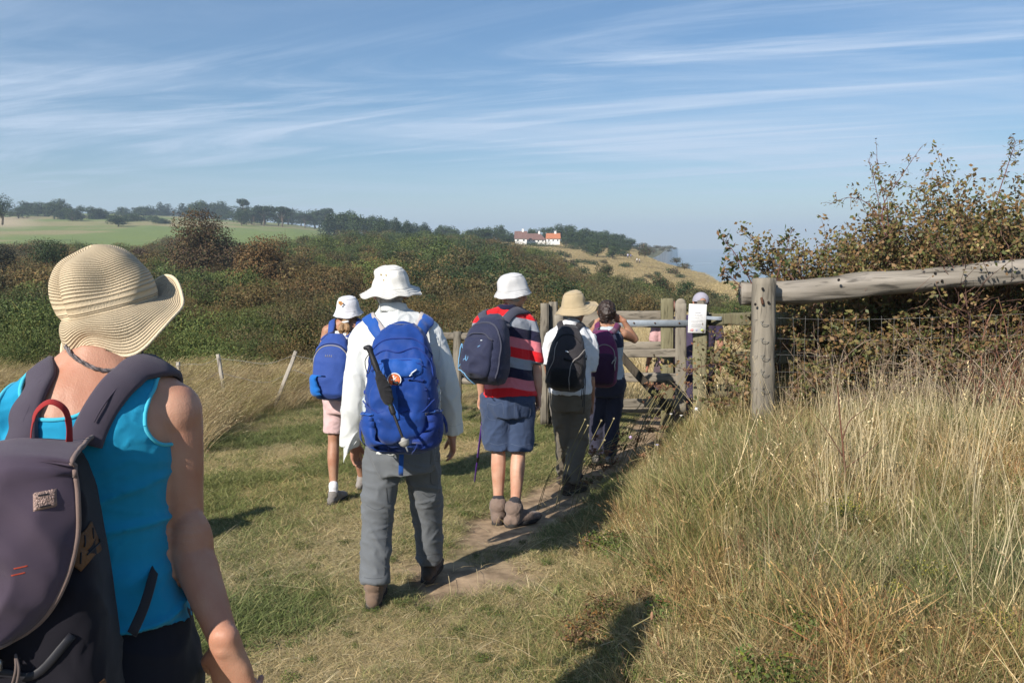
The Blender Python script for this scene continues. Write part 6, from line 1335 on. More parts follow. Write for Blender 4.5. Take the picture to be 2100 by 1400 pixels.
# ---- khaki hat
def khaki():
    D = 6.78; j = J(D, hd=(1180, 636), nk=(1172, 664), sl=(1132, 692, -.03), sr=(1204, 690, .03), el=(1124, 750, .08), er=(1211, 768, .03), wl=(1134, 800, .22), wr=(1213, 826, .10), hl=(1150, 806), hr=(1188, 806), kl=(1157, 900, .05), kr=(1186, 905, .02), al=(1162, 978, .05), ar=(1168, 984, -.08))
    j['al'] = P(1158, 978, 7.0); j['ar'] = P(1168, 985, 6.68)
    for s_ in 'lr': j['a'+s_].z = float(H(j['a'+s_].x, j['a'+s_].y))+.06
    hf = Vector((.75, .66, -.05)).normalized()
    t, b = person('person', j, 'hiker in a wide khaki sun hat, white short sleeved shirt and olive brown trousers', PM, .92, SK_A, .007, hf, UP, {'r': dict(d=Vector((.0, .1, -1)), th=Vector((-.3, 1, 0)), bk=Vector((1, 0, 0)), curl=.5)}, .98, .054)
    sh, smb = shirt(t, j, cloth('bright white shirt', (.66, .67, .69), var=.02, bump=.3), [(-.0, .180, .135, .02), (.10, .182, .135, .02), (.34, .175, .130, 0), (.62, .180, .132, 0), (.82, .170, .122, .01), (.93, .115, .088, .01), (.99, .07, .068, .005)],
        {'r': [(j['sr'], .068), (P(1211, 715, D+.03), .074), (P(1210, 742, D+.03), .074), (P(1207, 760, D+.03), .066)], 'l': [(j['sl'], .064), (P(1128, 718, D), .068), (P(1125, 745, D+.02), .066)]}, addf(fold(.011, 7, (1, 1, .6), 51, 2.2), fold(.005, 17, (1, 1, 1), 7, 2)))
    collar(t, j, cloth('bright white shirt', (0, 0, 0)), .060, .018)
    trousers(t, j, cloth('olive brown trousers', (.135, .115, .085), var=.08), [(-.24, .15, .125, .01), (-.08, .178, .13, .02), (.08, .172, .128, .02), (.2, .16, .12, .01)], [.105, .100, .090, .084, .080, .074, .072], addf(fold(.011, 5.6, (1, 1, .5), 9.4, 2.6, None, .4), fold(.007, 10, (.8, .8, 1.4), 3.2, 2.6, None, -.5)), hem=.0)
    for s_ in 'lr': shoe(t, j['a'+s_], (.7, .6, 0), 1.0, BOOTD, SOLE, .05, .045)
    m_ = MB(); hd = j['hd']; ellipsoid(m_, hd-hf*.014+UP*.005, (.080, .080, .092)); hr = remesh(m_, .006, 1); hr, _ = clip(hr, lambda p: min(p[2]-(hd.z-.06), .02-(Vector(p)-hd).dot(hf))); under(t, obj('hair', hr, HAIRG, t), hr)
    hat(t, P(1177, 626, D), UP+Vector((-.10, -.10, 0)), hf, .100, .125, .092, cloth('khaki cotton', (.42, .335, .205), var=.03, bump=.4, bs=1300), 38, .012, 1.10, 15., (.78, .9), crumple=.005, brimfn=lambda a: ((46-40*max(0, math.cos(a-.2))**2), 1.0+.1*math.cos(a)))
    tuck(t)
    BK = cloth('charcoal nylon', (.030, .027, .030), var=.12, bump=.4, bs=1000, rough=.65); BK2 = cloth('black mesh', (.010, .010, .011), bs=500); c = P(1157, 800, 6.56); GP = mat('grey piping', (0, 0, 0))
    Pk = Pack('backpack', c, Vector((.09, .10, 1)), Vector((.10, 1, 0)), .545, .325, .24, BK, 'charcoal and black backpack with two curved grey piping lines', [(0, .50, .5), (.04, .80, .8), (.12, .96, .98), (.30, 1, 1), (.55, .93, .92), (.72, .80, .78), (.86, .60, .6), (.95, .42, .42), (1, .25, .2)], 2.8, .005, 34., cf=8)
    Pk.pocket(-.78, .70, .04, .36, .016, BK2, 'mesh_pocket', 26, 20, crease=.006, seed=8); Pk.line([(-.95, .10), (-.80, .30), (-.62, .45), (-.60, .62), (-.52, .72)], .0032, GP, 'piping', off=.004); Pk.line([(.28, .06), (.20, .30), (.30, .45), (.62, .56), (.78, .64)], .0032, GP, 'piping', off=.018)
    Pk.line([(-.62, .72), (-.3, .83), (.2, .84), (.6, .74)], .004, BK2, 'zip'); Pk.line([(-.08, .60), (.06, .588)], .002, mat('reflector', (0, 0, 0)), 'small_logo', off=.008, flat=.008); Pk.line([(.92, .56), (.98, .40), (.95, .22), (.9, .08)], .005, BK2, 'compression_strap', flat=.02, off=.006)
    for x in (-.03, .03, .08): m_ = MB(); p = Pk.w(.14+x*.2, -.14, .10); tube(m_, [p+Vector((0, 0, .12)), p+Vector((.01, -.005, 0)), p+Vector((.0, 0, -.18-x))], .0035, 6); obj('strap_tail', m_, WEB if 'WEB' in globals() else BK2, Pk.th)
    tr = bvh(smb)
    for q in ([Pk.w(-.03, -.05, .51), P(1147, 676, 6.62), P(1146, 660, 6.72), P(1148, 668, 6.88), P(1146, 740, 6.94)], [Pk.w(.05, -.05, .50), P(1178, 680, 6.62), P(1188, 668, 6.72), P(1196, 674, 6.86), P(1196, 740, 6.96)]): Pk.strap(tr, q, .055, .012, BK, off=.005)
    m_ = MB(); stube(m_, [P(1155, 676, 6.60), P(1162, 670, 6.59), P(1170, 676, 6.60)], .008, 4); obj('haul_loop', m_, BK2, Pk.th)
khaki()
# ---- woman with the purple pack, hands raised to her face
def woman_purple():
    D = 7.65; j = J(D, hd=(1244, 641), nk=(1243, 668), sl=(1212, 686), sr=(1278, 684), el=(1206, 700, .20), er=(1303, 697, .10), wl=(1226, 658, .22), wr=(1278, 657, .02), hl=(1228, 782), hr=(1262, 782), kl=(1222, 868, .05), kr=(1256, 866, .0), al=(1222, 938, .05), ar=(1250, 936, .0))
    for s_ in 'lr': j['a'+s_].z = float(H(j['a'+s_].x, j['a'+s_].y))+.085
    t, b = person('person', j, 'dark haired hiker by the gate with arms raised, in a pale vest', PF, .90, SK_A, .007, Vector((.1, 1, 0)).normalized(), UP, {'r': dict(d=Vector((-.75, .05, .35)), th=Vector((-.3, .3, -1)), bk=Vector((.3, -1, .4)), curl=.5), 'l': dict(d=Vector((.75, .2, .3)), th=Vector((0, .4, -1)), bk=Vector((0, -1, .3)), curl=.5)}, .96, .050)
    VG = cloth('pale blue grey vest', (.42, .47, .50)); m_ = MB(); torso(m_, j, [(-.0, .175, .13, .02), (.10, .170, .125, .01), (.36, .150, .112, 0), (.62, .162, .118, 0), (.80, .155, .112, .01), (.90, .120, .092, .01), (.97, .075, .068, .005)], 0, cap='flat'); r = remesh(m_, .008, 2); displace(r, fold(.006, 9, (1, 1, 1.4), seed=3)); obj('vest_top', r, VG, t); over(t, r)
    m_ = MB(); torso(m_, j, [(.62, .167, .123, 0), (.80, .160, .117, .01), (.88, .130, .098, .01)], 0, cap='flat'); 
    r2 = remesh(m_, .008, 2); obj('navy_yoke', r2, cloth('navy yoke', (.03, .035, .07)), t)
    trousers(t, j, cloth('navy trousers', (.030, .030, .050), var=.1), [(-.24, .15, .12, .01), (-.06, .178, .13, .02), (.10, .165, .122, .01), (.16, .155, .115, .01)], [.100, .094, .082, .074, .072, .068, .066], addf(fold(.010, 5.5, (1, 1, 1), 9.4, 2.0), fold(.004, 13, (1, 1, 1.4), 3.2, 2.0)), hem=.0)
    for s_ in 'lr': shoe(t, j['a'+s_], (.1, 1, 0), .92, BOOTG, SOLE, .0, .040, name='shoe')
    m_ = MB(); hd = j['hd']; ellipsoid(m_, hd+Vector((0, -.012, .018)), (.086, .098, .106)); ellipsoid(m_, hd+Vector((-.012, -.095, .0)), (.050, .042, .060)); ellipsoid(m_, hd+Vector((-.03, -.06, -.055)), (.045, .04, .045)); hr = remesh(m_, .007, 1)
    displace(hr, addf(fold(.010, 26, seed=3, sharp=1.5), fold(.005, 55, seed=6))); hr, _ = clip(hr, lambda p: max(min(p[2]-(hd.z-.085), (hd.y+.02)-p[1]), p[2]-(hd.z+.045))); obj('hair', hr, HAIRD, t)
    tuck(t)
    PU = cloth('plum nylon', (.115, .018, .075), var=.10, bump=.4, bs=1000, rough=.65); PD = cloth('dark plum nylon', (.035, .010, .035)); c = P(1233, 792, 7.44); GP = mat('grey piping', (0, 0, 0))
    Pk = Pack('backpack', c, Vector((.02, .05, 1)), Vector((0, 1, 0)), .53, .270, .20, PU, 'plum purple backpack worn by the dark haired hiker at the gate', [(0, .55, .5), (.04, .82, .8), (.12, .95, .97), (.35, 1, 1), (.6, .98, .92), (.78, .86, .78), (.9, .66, .6), (1, .35, .3)], 2.8, .004, 44., cf=8)
    Pk.pocket(-.8, .75, .05, .62, .020, PD, 'front_pocket', 24, 26, crease=.006, seed=9); Pk.line([(-.7, .60), (-.3, .74), (.2, .75), (.62, .66), (.74, .45)], .004, GP, 'piping', off=.004); Pk.line([(.70, .55), (.45, .44)], .004, GP, 'compression_strap', flat=.012, off=.024); Pk.line([(.70, .55), (.62, .33)], .004, GP, 'compression_strap', flat=.010, off=.024)
    tr = bvh(r, b)
    for q in ([Pk.w(-.07, -.03, .50), P(1222, 674, 7.54), P(1226, 664, 7.64), P(1222, 676, 7.78), P(1220, 740, 7.82)], [Pk.w(.07, -.03, .50), P(1262, 676, 7.54), P(1266, 666, 7.64), P(1268, 678, 7.78), P(1266, 740, 7.82)]): Pk.strap(tr, q, .055, .012, PU, off=.008)
woman_purple()
# ---- people past the gate
def simple(px, D, h, name, label, yaw, col, cold, skinm=SK_A, hair=HAIRD, k=1.0, vox=.012, short=False, group=None, cap=None, z=None, seed=1, bag=None):
    b = at0(px, D) if z is None else z; s = h/1.75; rt = Vector((math.cos(yaw), -math.sin(yaw), 0)); fw = Vector((math.sin(yaw), math.cos(yaw), 0)); q = lambda x, y, zz: b+rt*(x*s)+fw*(y*s)+UP*(zz*s)
    st = .10 if seed % 2 else -.10
    j = dict(hd=q(0, .02, 1.63), nk=q(0, -.01, 1.48), sl=q(-.18, 0, 1.42), sr=q(.18, 0, 1.42), el=q(-.24, -.02, 1.13), er=q(.24, -.02, 1.13), wl=q(-.25, .10, .89), wr=q(.25, .08, .89), hl=q(-.09, 0, .90), hr=q(.09, 0, .90), kl=q(-.10, .03+st, .50), kr=q(.10, .03-st, .50), al=q(-.10, st*1.6, .085), ar=q(.10, -st*1.6, .085))
    t, bm = person('person', j, label, PM, k*s, skinm, vox, fw, UP, None, s, .055*s, group=group)
    sh, smb = shirt(t, j, cloth('top '+name, col), [(-.02, .175*s, .13*s, .01), (.3, .168*s, .125*s, 0), (.62, .182*s, .13*s, 0), (.82, .175*s, .125*s, .01), (.93, .118*s, .09*s, .01), (.99, .07*s, .068*s, .005)], {e: [(j['s'+e], .064*s), (between(j['s'+e], j['e'+e], .4), .062*s), (between(j['s'+e], j['e'+e], .75), .058*s)] for e in 'lr'}, fold(.006, 8), vox=vox, shr=.06*s)
    trousers(t, j, cloth('legs '+name, cold), [(-.24, .15*s, .12*s, .01), (-.06, .175*s, .13*s, .015), (.10, .165*s, .122*s, .01)], [.10*s, .095*s, .088*s, .085*s] if short else [.10*s, .092*s, .078*s, .07*s, .068*s, .064*s, .062*s], fold(.006, 7), cut=.75 if short else None, vox=vox, name='shorts' if short else 'trousers')
    for s_ in 'lr': shoe(t, j['a'+s_], tuple(fw), s, BOOTD, SOLE, .0, .042, name='shoe')
    m_ = MB(); hd = j['hd']; ellipsoid(m_, hd-fw*.012*s+UP*.02*s, (.084*s, .084*s, .098*s)); hr = remesh(m_, .008, 1); hr, _ = clip(hr, lambda p: max(min(p[2]-(hd.z-.07), -(Vector(p)-hd).dot(fw)+.01), p[2]-(hd.z+.05))); obj('hair', hr, hair, t); tuck(t)
    return t, j, smb, fw, rt
def at0(px, D): x = (px-CX)/F/1.0075*D; return Vector((x, D, float(H(x, D))))
def beyond():
    # grey cap behind the notice
    t, j, smb, fw, rt = simple(1441, 9.15, 1.72, 'cap', 'hiker in a grey cap standing behind the post with the paper notice', R(8), (.06, .045, .09), (.05, .04, .07), SK_P, HAIRD, vox=.009, z=P(1441, 500, 9.15)+Vector((0, 0, -2.28)), seed=2)
    hd = j['hd']; GC = cloth('grey lavender cap', (.33, .32, .38)); m_ = MB(); ellipsoid(m_, hd+UP*.020, (.096, .108, .104)); r = remesh(m_, .006, 1)
    r, lp = clip(r, lambda p: min(p[2]-(hd.z+.018), (math.hypot((p[0]-hd.x)/.040, (p[2]-hd.z-.02)/.040)-1)*.05 if p[1] < hd.y else 1)); c = obj('cap', r, GC, t)
    m_ = MB(); tube(m_, [hd+Vector((0, .08, .03)), hd+Vector((0, .15, .022)), hd+Vector((0, .175, .012))], [(.075, .006), (.062, .005), (.03, .004)], 18, side=(1, 0, 0)); obj('peak', m_, GC, c)
    m_ = MB(); tube(m_, [hd+Vector((-.055, -.094, .010)), hd+Vector((0, -.106, .006)), hd+Vector((.055, -.094, .010))], (.006, .003) if False else .005, 8); obj('cap_strap', m_, GC, c)
    simple(1375, 9.75, 1.70, 'auburn', 'auburn haired walker mostly hidden behind the square gate post', R(-10), (.50, .30, .30), (.10, .07, .08), SK_P, mat('auburn hair', (.16, .035, .02), .55, bump=.8, bs=100), vox=.009, z=P(1378, 500, 9.75)+Vector((0, 0, -2.37)), seed=3)
    z = P(1361, 757, 22.0); simple(1361, 22.0, 1.70, 'bluewhite', 'walker in a pale blue top and pink shorts in the straw field past the gate', R(12), (.42, .48, .72), (.62, .34, .36), SK_P, vox=.012, short=True, z=Vector((z.x, z.y, z.z+.02)))
    for i, (px, D, c1, c2) in enumerate(((1288, 292, (.50, .50, .66), (.05, .05, .10)), (1294, 290, (.10, .12, .30), (.05, .05, .05)), (1307, 268, (.80, .80, .80), (.03, .03, .03)), (1312, 266, (.75, .72, .72), (.03, .03, .03)))):
        simple(px, D, 1.78, f'far{i}', ['tiny far walker in lilac on the cliff-top slope', 'tiny far walker in blue beside the lilac one on the slope', 'tiny far walker in white, left one of the pair nearer the cliff', 'tiny far walker in off white, right one of the pair nearer the cliff'][i], R(20+30*i), c1, c2, vox=.03, seed=i)
beyond()

def off_frame():
    # a hiker just out of view whose shadow falls on the turf between the two women
    x, y = -3.35, 3.85; simple(0, 0, 1.68, 'unseen', 'hiker standing beyond the edge of view whose shadow crosses the turf', R(5), (.30, .10, .10), (.05, .06, .10), SK_A, vox=.012, z=Vector((x, y, float(H(x, y)))), seed=2)
off_frame()
# ================================================= gate, fences, hedge, wild flowers
def wood(name, c1, c2, st):
    if name in MATS: return MATS[name]
    m_ = mat(name, c1, .88, col2=c2, vs_=7, bump=1.0, bs=26, stretch=st, spec=.15, detail=8, lo=.35, hi=.62); nt = m_.node_tree; N = nt.nodes; L = nt.links; b = N['Principled BSDF']
    tc = N.new('ShaderNodeTexCoord'); mp = N.new('ShaderNodeMapping'); mp.inputs['Scale'].default_value = tuple(x*1.0 for x in st); L.new(tc.outputs['Object'], mp.inputs[0]); t = N.new('ShaderNodeTexNoise'); t.inputs['Scale'].default_value = 34; t.inputs['Detail'].default_value = 6; t.inputs['Distortion'].default_value = .4; L.new(mp.outputs[0], t.inputs['Vector'])
    mr = N.new('ShaderNodeMapRange'); mr.inputs[1].default_value = .30; mr.inputs[2].default_value = .46; mr.inputs[3].default_value = .35; L.new(t.outputs['Fac'], mr.inputs[0]); v = N.new('ShaderNodeVectorMath'); v.operation = 'SCALE'
    src = b.inputs['Base Color'].links[0].from_socket; L.new(src, v.inputs[0]); L.new(mr.outputs[0], v.inputs['Scale']); L.new(v.outputs[0], b.inputs['Base Color']); return m_
WV_ = wood('weathered upright timber', (.27, .24, .19), (.14, .125, .10), (1, 1, .07)); WH_ = wood('weathered rail timber', (.29, .255, .205), (.16, .14, .11), (.07, 1, 1)); WG_ = wood('green tinged timber', (.215, .20, .12), (.14, .125, .075), (1, 1, .08)); WL_ = wood('silvered log', (.34, .305, .26), (.18, .16, .13), (.06, 1, 1))
IRON = mat('galvanised steel', (.25, .285, .32), .65, metal=.15, var=.12, vs_=20); RUSTM = mat('rusty bolt', (.10, .05, .03), .7, metal=.4); WIRE = mat('fence wire', (.22, .215, .20), .7, metal=.3)
def bolt(par, p, n, r=.009): m_ = MB(); n = Vector(n).normalized(); tube(m_, [p-n*.004, p+n*.006], r, 10); obj('bolt', m_, RUSTM, par)
def gate():
    D = 8.75; a = P(1142, 700, D+.25); b = P(1396, 700, D)
    t = thing('field_gate', P(1270, 840, D), 'wooden five bar gate with a diagonal brace and a steel strap along its top rail', 'gate')
    def rail(y0, h, x0=1138, x1=1398, d=0., nm='rail', m__=WH_, s_=0): m_ = MB(); beam(m_, P(x0, y0, D+.25*(1398-x0)/256+d), P(x1, y0, D+d), .035, h/F*D, s_=s_, rough=.002); return obj(nm, m_, m__, t)
    rail(663, 17, s_=1); rail(724, 17, s_=2); rail(774, 17, s_=3); rail(826, 18, s_=4)
    m_ = MB(); beam(m_, P(1396, 845, D), P(1396, 622, D), .045, .118, up=(1, 0, 0), s_=5, rough=.002); ellipsoid(m_, P(1396, 622, D), (.058, .022, .055), None, 20, 12); obj('stile', m_, WV_, t); m_ = MB(); beam(m_, P(1146, 845, D+.25), P(1146, 645, D+.25), .045, .10, up=(1, 0, 0), s_=6, rough=.002); obj('stile', m_, WV_, t)
    m_ = MB(); beam(m_, P(1212, 660, D-.035), P(1374, 842, D-.06), .03, .085, up=(1, 0, .9), s_=7, rough=.002); obj('brace', m_, wood('shade darkened timber', (.095, .08, .06), (.05, .042, .032), (1, 1, .2)), t)  # brace wood coloured darker to carry the shadow of walkers and rails
    m_ = MB(); rbox(m_, (P(1262, 662, D-.03)+P(1412, 662, D-.03))/2+Vector((0, -.018, 0)), ((P(1412, 662, D)-P(1262, 662, D)).length, .006, .066), None, .3); o = obj('steel_strap', m_, IRON, t)
    for x in (1300, 1343, 1393): bolt(o, P(x, 662, D-.052), (0, -1, 0))
    # post the gate shuts on carries the notice
    t2 = thing('gate_post', P(1437, 850, 8.45), 'square gate post carrying the white paper notice', 'post'); m_ = MB(); beam(m_, P(1437, 900, 8.45), P(1437, 640, 8.45), .15, .15, up=(.93, -.36, 0), s_=8, rough=.003, power=9); obj('shaft', m_, WG_, t2, smooth=True); m_ = MB(); beam(m_, P(1438, 642, 8.46), P(1438, 616, 8.46), .15, .13, up=(.93, -.36, 0), s_=9, rough=.006, taper=.55); obj('split_top', m_, WV_, t2)
    t3 = thing('gate_post', P(1367, 850, 9.45), 'square greenish timber post just behind the latch end of the gate', 'post'); m_ = MB(); beam(m_, P(1368, 880, 9.45), P(1368, 612, 9.45), .15, .15, up=(.98, -.18, 0), s_=10, rough=.003, power=9); obj('shaft', m_, WG_, t3)
    t4 = thing('rear_fence', P(1270, 860, 9.75), 'timber rail fence running parallel behind the gate', 'fence')
    for y, h, x1 in ((647, 19, 1368), (708, 15, 1382), (771, 15, 1375), (838, 16, 1368)): m_ = MB(); beam(m_, P(1128, y+1, 9.85), P(x1, y, 9.55), .04, h/F*9.7, s_=y, rough=.0025); obj('rail', m_, WH_, t4)
    for x0, top, w, h, y1, m__, d in ((1117, 622, .12, .10, 870, WV_, 9.55), (1134, 619, .10, .10, 870, WV_, 9.62)): m_ = MB(); beam(m_, P(x0, y1, d), P(x0, top, d), w, h, up=(1, -.1, 0), s_=x0, rough=.009, power=5, crack=.03); obj('post', m_, m__, t4)
    m_ = MB(); beam(m_, P(1115, 868, 9.3), P(1115, 669, 9.3), .09, .08, up=(1, 0, 0), s_=77, rough=.004); t5 = obj('stub_post', m_, WV_, None, base=P(1115, 868, 9.3), label='short timber stub standing against the split hanging post', cat='post')
    # fence on the hedge side
    t6 = thing('side_fence', P(1540, 850, 7.9), 'short timber fence between the notice post and the thick round post', 'fence')
    for y0, y1, h in ((655, 653, 28), (733, 733, 30), (800, 806, 28)): m_ = MB(); beam(m_, P(1452, y0, 8.5), P(1614 if y0 < 700 else 1626, y1, 7.45), .04, h*.92/F*8.0, s_=y0, rough=.003); obj('rail', m_, WG_, t6)
    m_ = MB(); beam(m_, P(1440, 651, 8.33), P(1480, 653, 8.25), .012, .03, s_=4); obj('hinge', m_, IRON, t6)
    # notice
    c = P(1430, 653, 8.31); rot = Matrix.Rotation(R(-2), 3, 'Z') @ Matrix.Rotation(R(1.2), 3, 'Y'); nt = thing('notice', c, 'white paper notice with faint printed lines and three small colour marks', 'sign'); k = 8.31/F; w, h = 36*k, 59*k
    m_ = MB(); rbox(m_, c, (w, .004, h), rot, .05); s_ = obj('sheet', m_, mat('laminated paper', (.80, .80, .79), .4), nt); INK = mat('grey print', (.30, .30, .32), .6)
    def mark(u0, u1, v, hh, m__, nm, d=.0030): m_ = MB(); rbox(m_, c+rot @ Vector(((u0+u1)/2*w-w/2, -d, h/2-v*h)), ((u1-u0)*w, .0012, hh*h), rot, .05); return obj(nm, m_, m__, s_)
    m_ = MB(); random.seed(5)
    for v, u0, u1, hh in ((.30, .32, .68, .022), (.355, .12, .80, .010), (.385, .12, .74, .010), (.415, .12, .78, .010), (.46, .12, .82, .010), (.49, .12, .60, .010), (.53, .12, .80, .010), (.575, .12, .84, .010), (.605, .12, .80, .010), (.635, .12, .55, .010), (.68, .20, .80, .012), (.72, .16, .82, .010), (.75, .16, .70, .010), (.79, .16, .82, .010)):
        u = u0
        while u < u1-.02: l = .03+.05*random.random(); e = min(u+l, u1); rbox(m_, c+rot @ Vector(((u+e)/2*w-w/2, -.0030, h/2-v*h)), ((e-u)*w, .0012, hh*h), rot, .05); u = e+.014
    obj('printing', m_, INK, s_)
    for u0, u1, cc in ((.10, .18, (.6, .45, .45)), (.19, .30, (.62, .10, .09)), (.44, .53, (.25, .27, .45)), (.74, .86, (.45, .55, .10))): mark(u0, u1, .905, .075, mat('print %d' % int(u0*100), cc, .6), 'logo')
    mark(.21, .28, .905, .02, mat('laminated paper', (0, 0, 0)), 'logo_bar', .0042); m_ = MB(); stube(m_, [c+rot @ Vector((-.005+.0*w, -.0042, -.112)), c+rot @ Vector((.002, -.0042, -.120)), c+rot @ Vector((-.006, -.0042, -.128))], .0012, 4); obj('logo_curl', m_, mat('laminated paper', (0, 0, 0)), s_)
gate()
def left_rail():
    t = thing('rail_fence', P(1010, 810, 9.6), 'low round rail fence on round posts behind the hikers', 'fence'); m_ = MB(); beam(m_, P(700, 686, 10.2), P(1118, 692, 9.45), .095, .095, power=2.0, s_=3, rough=.004); obj('rail', m_, WH_, t); m_ = MB(); beam(m_, P(700, 776, 10.2), P(1125, 784, 9.45), .08, .08, power=2.0, s_=5, rough=.004); obj('rail', m_, WH_, t)
    for x, d in ((800, 10.0), (938, 9.72), (1100, 9.45)): m_ = MB(); beam(m_, P(x, 840, d), P(x, 679, d), .10, .10, up=(0, 1, 0), power=2.0, s_=x, rough=.004); obj('post', m_, WV_, t)
left_rail()
def log_fence():
    t = thing('log_fence', P(1565, 852, 7.0), 'thick weathered round post holding a heavy silvered log rail', 'fence'); b = P(1565, 856, 7.0); b.z = min(b.z, float(H(b.x, b.y)))-.15
    m_ = MB(); beam(m_, b, P(1566, 571, 7.0), .205, .20, up=(1, -.2, 0), power=2.7, s_=11, rough=.005, crack=.05, seg=26); po = obj('post', m_, WV_, t)
    HL = mat('dark bolt hole', (.015, .012, .010), .9)
    for x, y in ((1564, 592), (1576, 620), (1549, 624)): m_ = MB(); ellipsoid(m_, P(x, y, 6.885), (.011, .012, .013), None, 12, 8); obj('bolt_hole', m_, HL, po)
    m_ = MB(); tube(m_, [P(1562, 612, 6.885), P(1564, 622, 6.88)], .012, 8); obj('rusty_pin', m_, RUSTM, po)
    m_ = MB(); n = 0; pts = [P(1519, 600, 7.20), P(1600, 601, 7.18), P(1700, 593, 7.15), P(1800, 582, 7.1), P(1950, 569, 7.05), P(2100, 557, 7.0), P(2300, 541, 6.95), P(2560, 520, 6.9)]; q = spline(pts, 10); K = 40; v = []; f = []
    for i, (p, tn, s1, s2) in enumerate(frames(q, (0, 0, 1))):
        for k in range(K):
            a = 2*math.pi*k/K; r = .108*(1-.05*math.sin(i*.2))+noise.noise(Vector((k*.9, i*.10, 1)))*.009-.030*max(0, noise.noise(Vector((k*1.3, i*.05, 7)))-.22)*2+noise.noise(Vector((math.cos(a)*1.2, math.sin(a)*1.2, i*.16)))*.016
            v.append(p+s1*(math.cos(a)*r)+s2*(math.sin(a)*r))
    N_ = len(q)
    for i in range(N_-1):
        for k in range(K): f.append((i*K+k, i*K+(k+1) % K, (i+1)*K+(k+1) % K, (i+1)*K+k))
    f.append(tuple(range(K))[::-1]); f.append(tuple((N_-1)*K+k for k in range(K))); m_.add(v, f); rl = obj('log_rail', m_, WL_, t)
    for x, y in ((1918, 566), (1932, 582), (2026, 563), (1720, 580)): m_ = MB(); ellipsoid(m_, P(x, y-6, 6.955), (.012, .012, .013), None, 12, 8); obj('bolt_hole', m_, HL, rl)
    p2 = P(2330, 545, 6.95); m_ = MB(); beam(m_, Vector((p2.x, p2.y+.12, float(H(p2.x, p2.y))-.2)), p2+Vector((0, .12, .10)), .2, .2, up=(1, 0, 0), power=2.7, s_=12, rough=.005); obj('post', m_, WV_, t)
    # stock netting
    w = thing('wire_netting', P(1700, 850, 7.3), 'thin wire netting strung from the thick post into the hedge', 'netting'); m_ = MB()
    for y in (652, 694, 727, 762, 793): tube(m_, spline([P(1545, y+4, 6.92), P(1592, y, 7.0), P(1700, y+3, 7.2), P(1850, y+1, 7.15), P(2250, y-14, 7.0)], 6), .0018, 5)
    obj('line_wire', m_, WIRE, w); m_ = MB()
    for i, x in enumerate(range(1600, 2240, 26)): tube(m_, spline([P(x, 648, 7.08), P(x+3*math.sin(i*2.), 720, 7.1), P(x-2, 800, 7.1)], 3), .0012, 5)
    for i, y in enumerate((655, 690, 725, 758, 792)): tube(m_, spline([P(1588, y, 6.98), P(1560, y+5, 6.885), P(1572, y+12, 6.885), P(1590, y+6, 6.97)], 4), .0028, 5)
    obj('stay_wire', m_, WIRE, w)
log_fence()
def wire_fence():
    t = thing('wire_fence', P(520, 800, 11.2), 'old wire fence on three leaning stakes in the dry grass', 'fence'); ST = wood('silver stake', (.42, .38, .32), (.28, .25, .21), (1, 1, .08))
    tops = []
    for (x0, y0, x1, y1, d, w) in ((368, 812, 365, 742, 12.0, .05), (466, 812, 447, 726, 11.4, .048), (564, 802, 607, 720, 10.8, .046), (745, 800, 742, 735, 10.6, .05), (262, 815, 258, 748, 12.6, .05)):
        a = P(x0, y0+30, d); b = P(x1, y1, d); m_ = MB(); beam(m_, a, b, w, w, up=(0, 1, 0), s_=x0, rough=.003); obj('stake', m_, ST, t); tops.append(b.lerp(a, .07)); tops[-1] = tops[-1]+Vector((0, -.03, 0))
    o = [tops[4], tops[0], tops[1], tops[2], tops[3]]; m_ = MB()
    for a, b, s_ in zip(o, o[1:], (.06, .05, .10, .08)):
        for dz, g in ((0, 1.), (-.20, 1.6)): tube(m_, spline([a+UP*dz, a.lerp(b, .33)+UP*(dz-s_*g*.8+.03), a.lerp(b, .66)+UP*(dz-s_*g), b+UP*dz], 5), .003, 5)
    obj('wire', m_, WIRE, t)
wire_fence()
# ---- the hedge on the bank
M_HL = mat('hedge leaf', (.1, .1, .05), .55, attr='v', var=.12, vs_=3., spec=.35, tr=.22); M_TW = mat('twig', (.13, .075, .055), .8, attr='v', var=.2, vs_=8, spec=.2)
HL_PAL = [((.155, .13, .042), 4), ((.20, .12, .048), 3.5), ((.085, .100, .030), 3.5), ((.23, .135, .06), 1.6), ((.095, .065, .03), 1.5), ((.26, .22, .08), 1)]
def grow(p, d, L_, r, lev, out, tips, up=.05, spread=.55, nch=3, wob=.16):
    """recursive branching; out = [(points, radii)], tips = [(point, direction)]"""
    n = max(3, int(L_/.09)); pts = [p]; q = p
    for i in range(n): d = (d+Vector(rng.normal(size=3))*wob+UP*up).normalized(); q = q+d*(L_/n); pts.append(q)
    out.append((pts, r))
    if lev == 0:
        for i in range(1, len(pts)): tips.append((pts[i], d, (pts[i]-pts[i-1]).normalized()))
        return
    for k in range(nch+(1 if rng.random() < .5 else 0)):
        t = .35+.65*rng.random() if k else 1.0; i = min(n, max(1, int(t*n))); ax = Vector(rng.normal(size=3)); dd = (d+ax*spread).normalized(); grow(pts[i], dd, L_*(.55+.3*rng.random()), r*.62, lev-1, out, tips, up, spread, nch, wob)
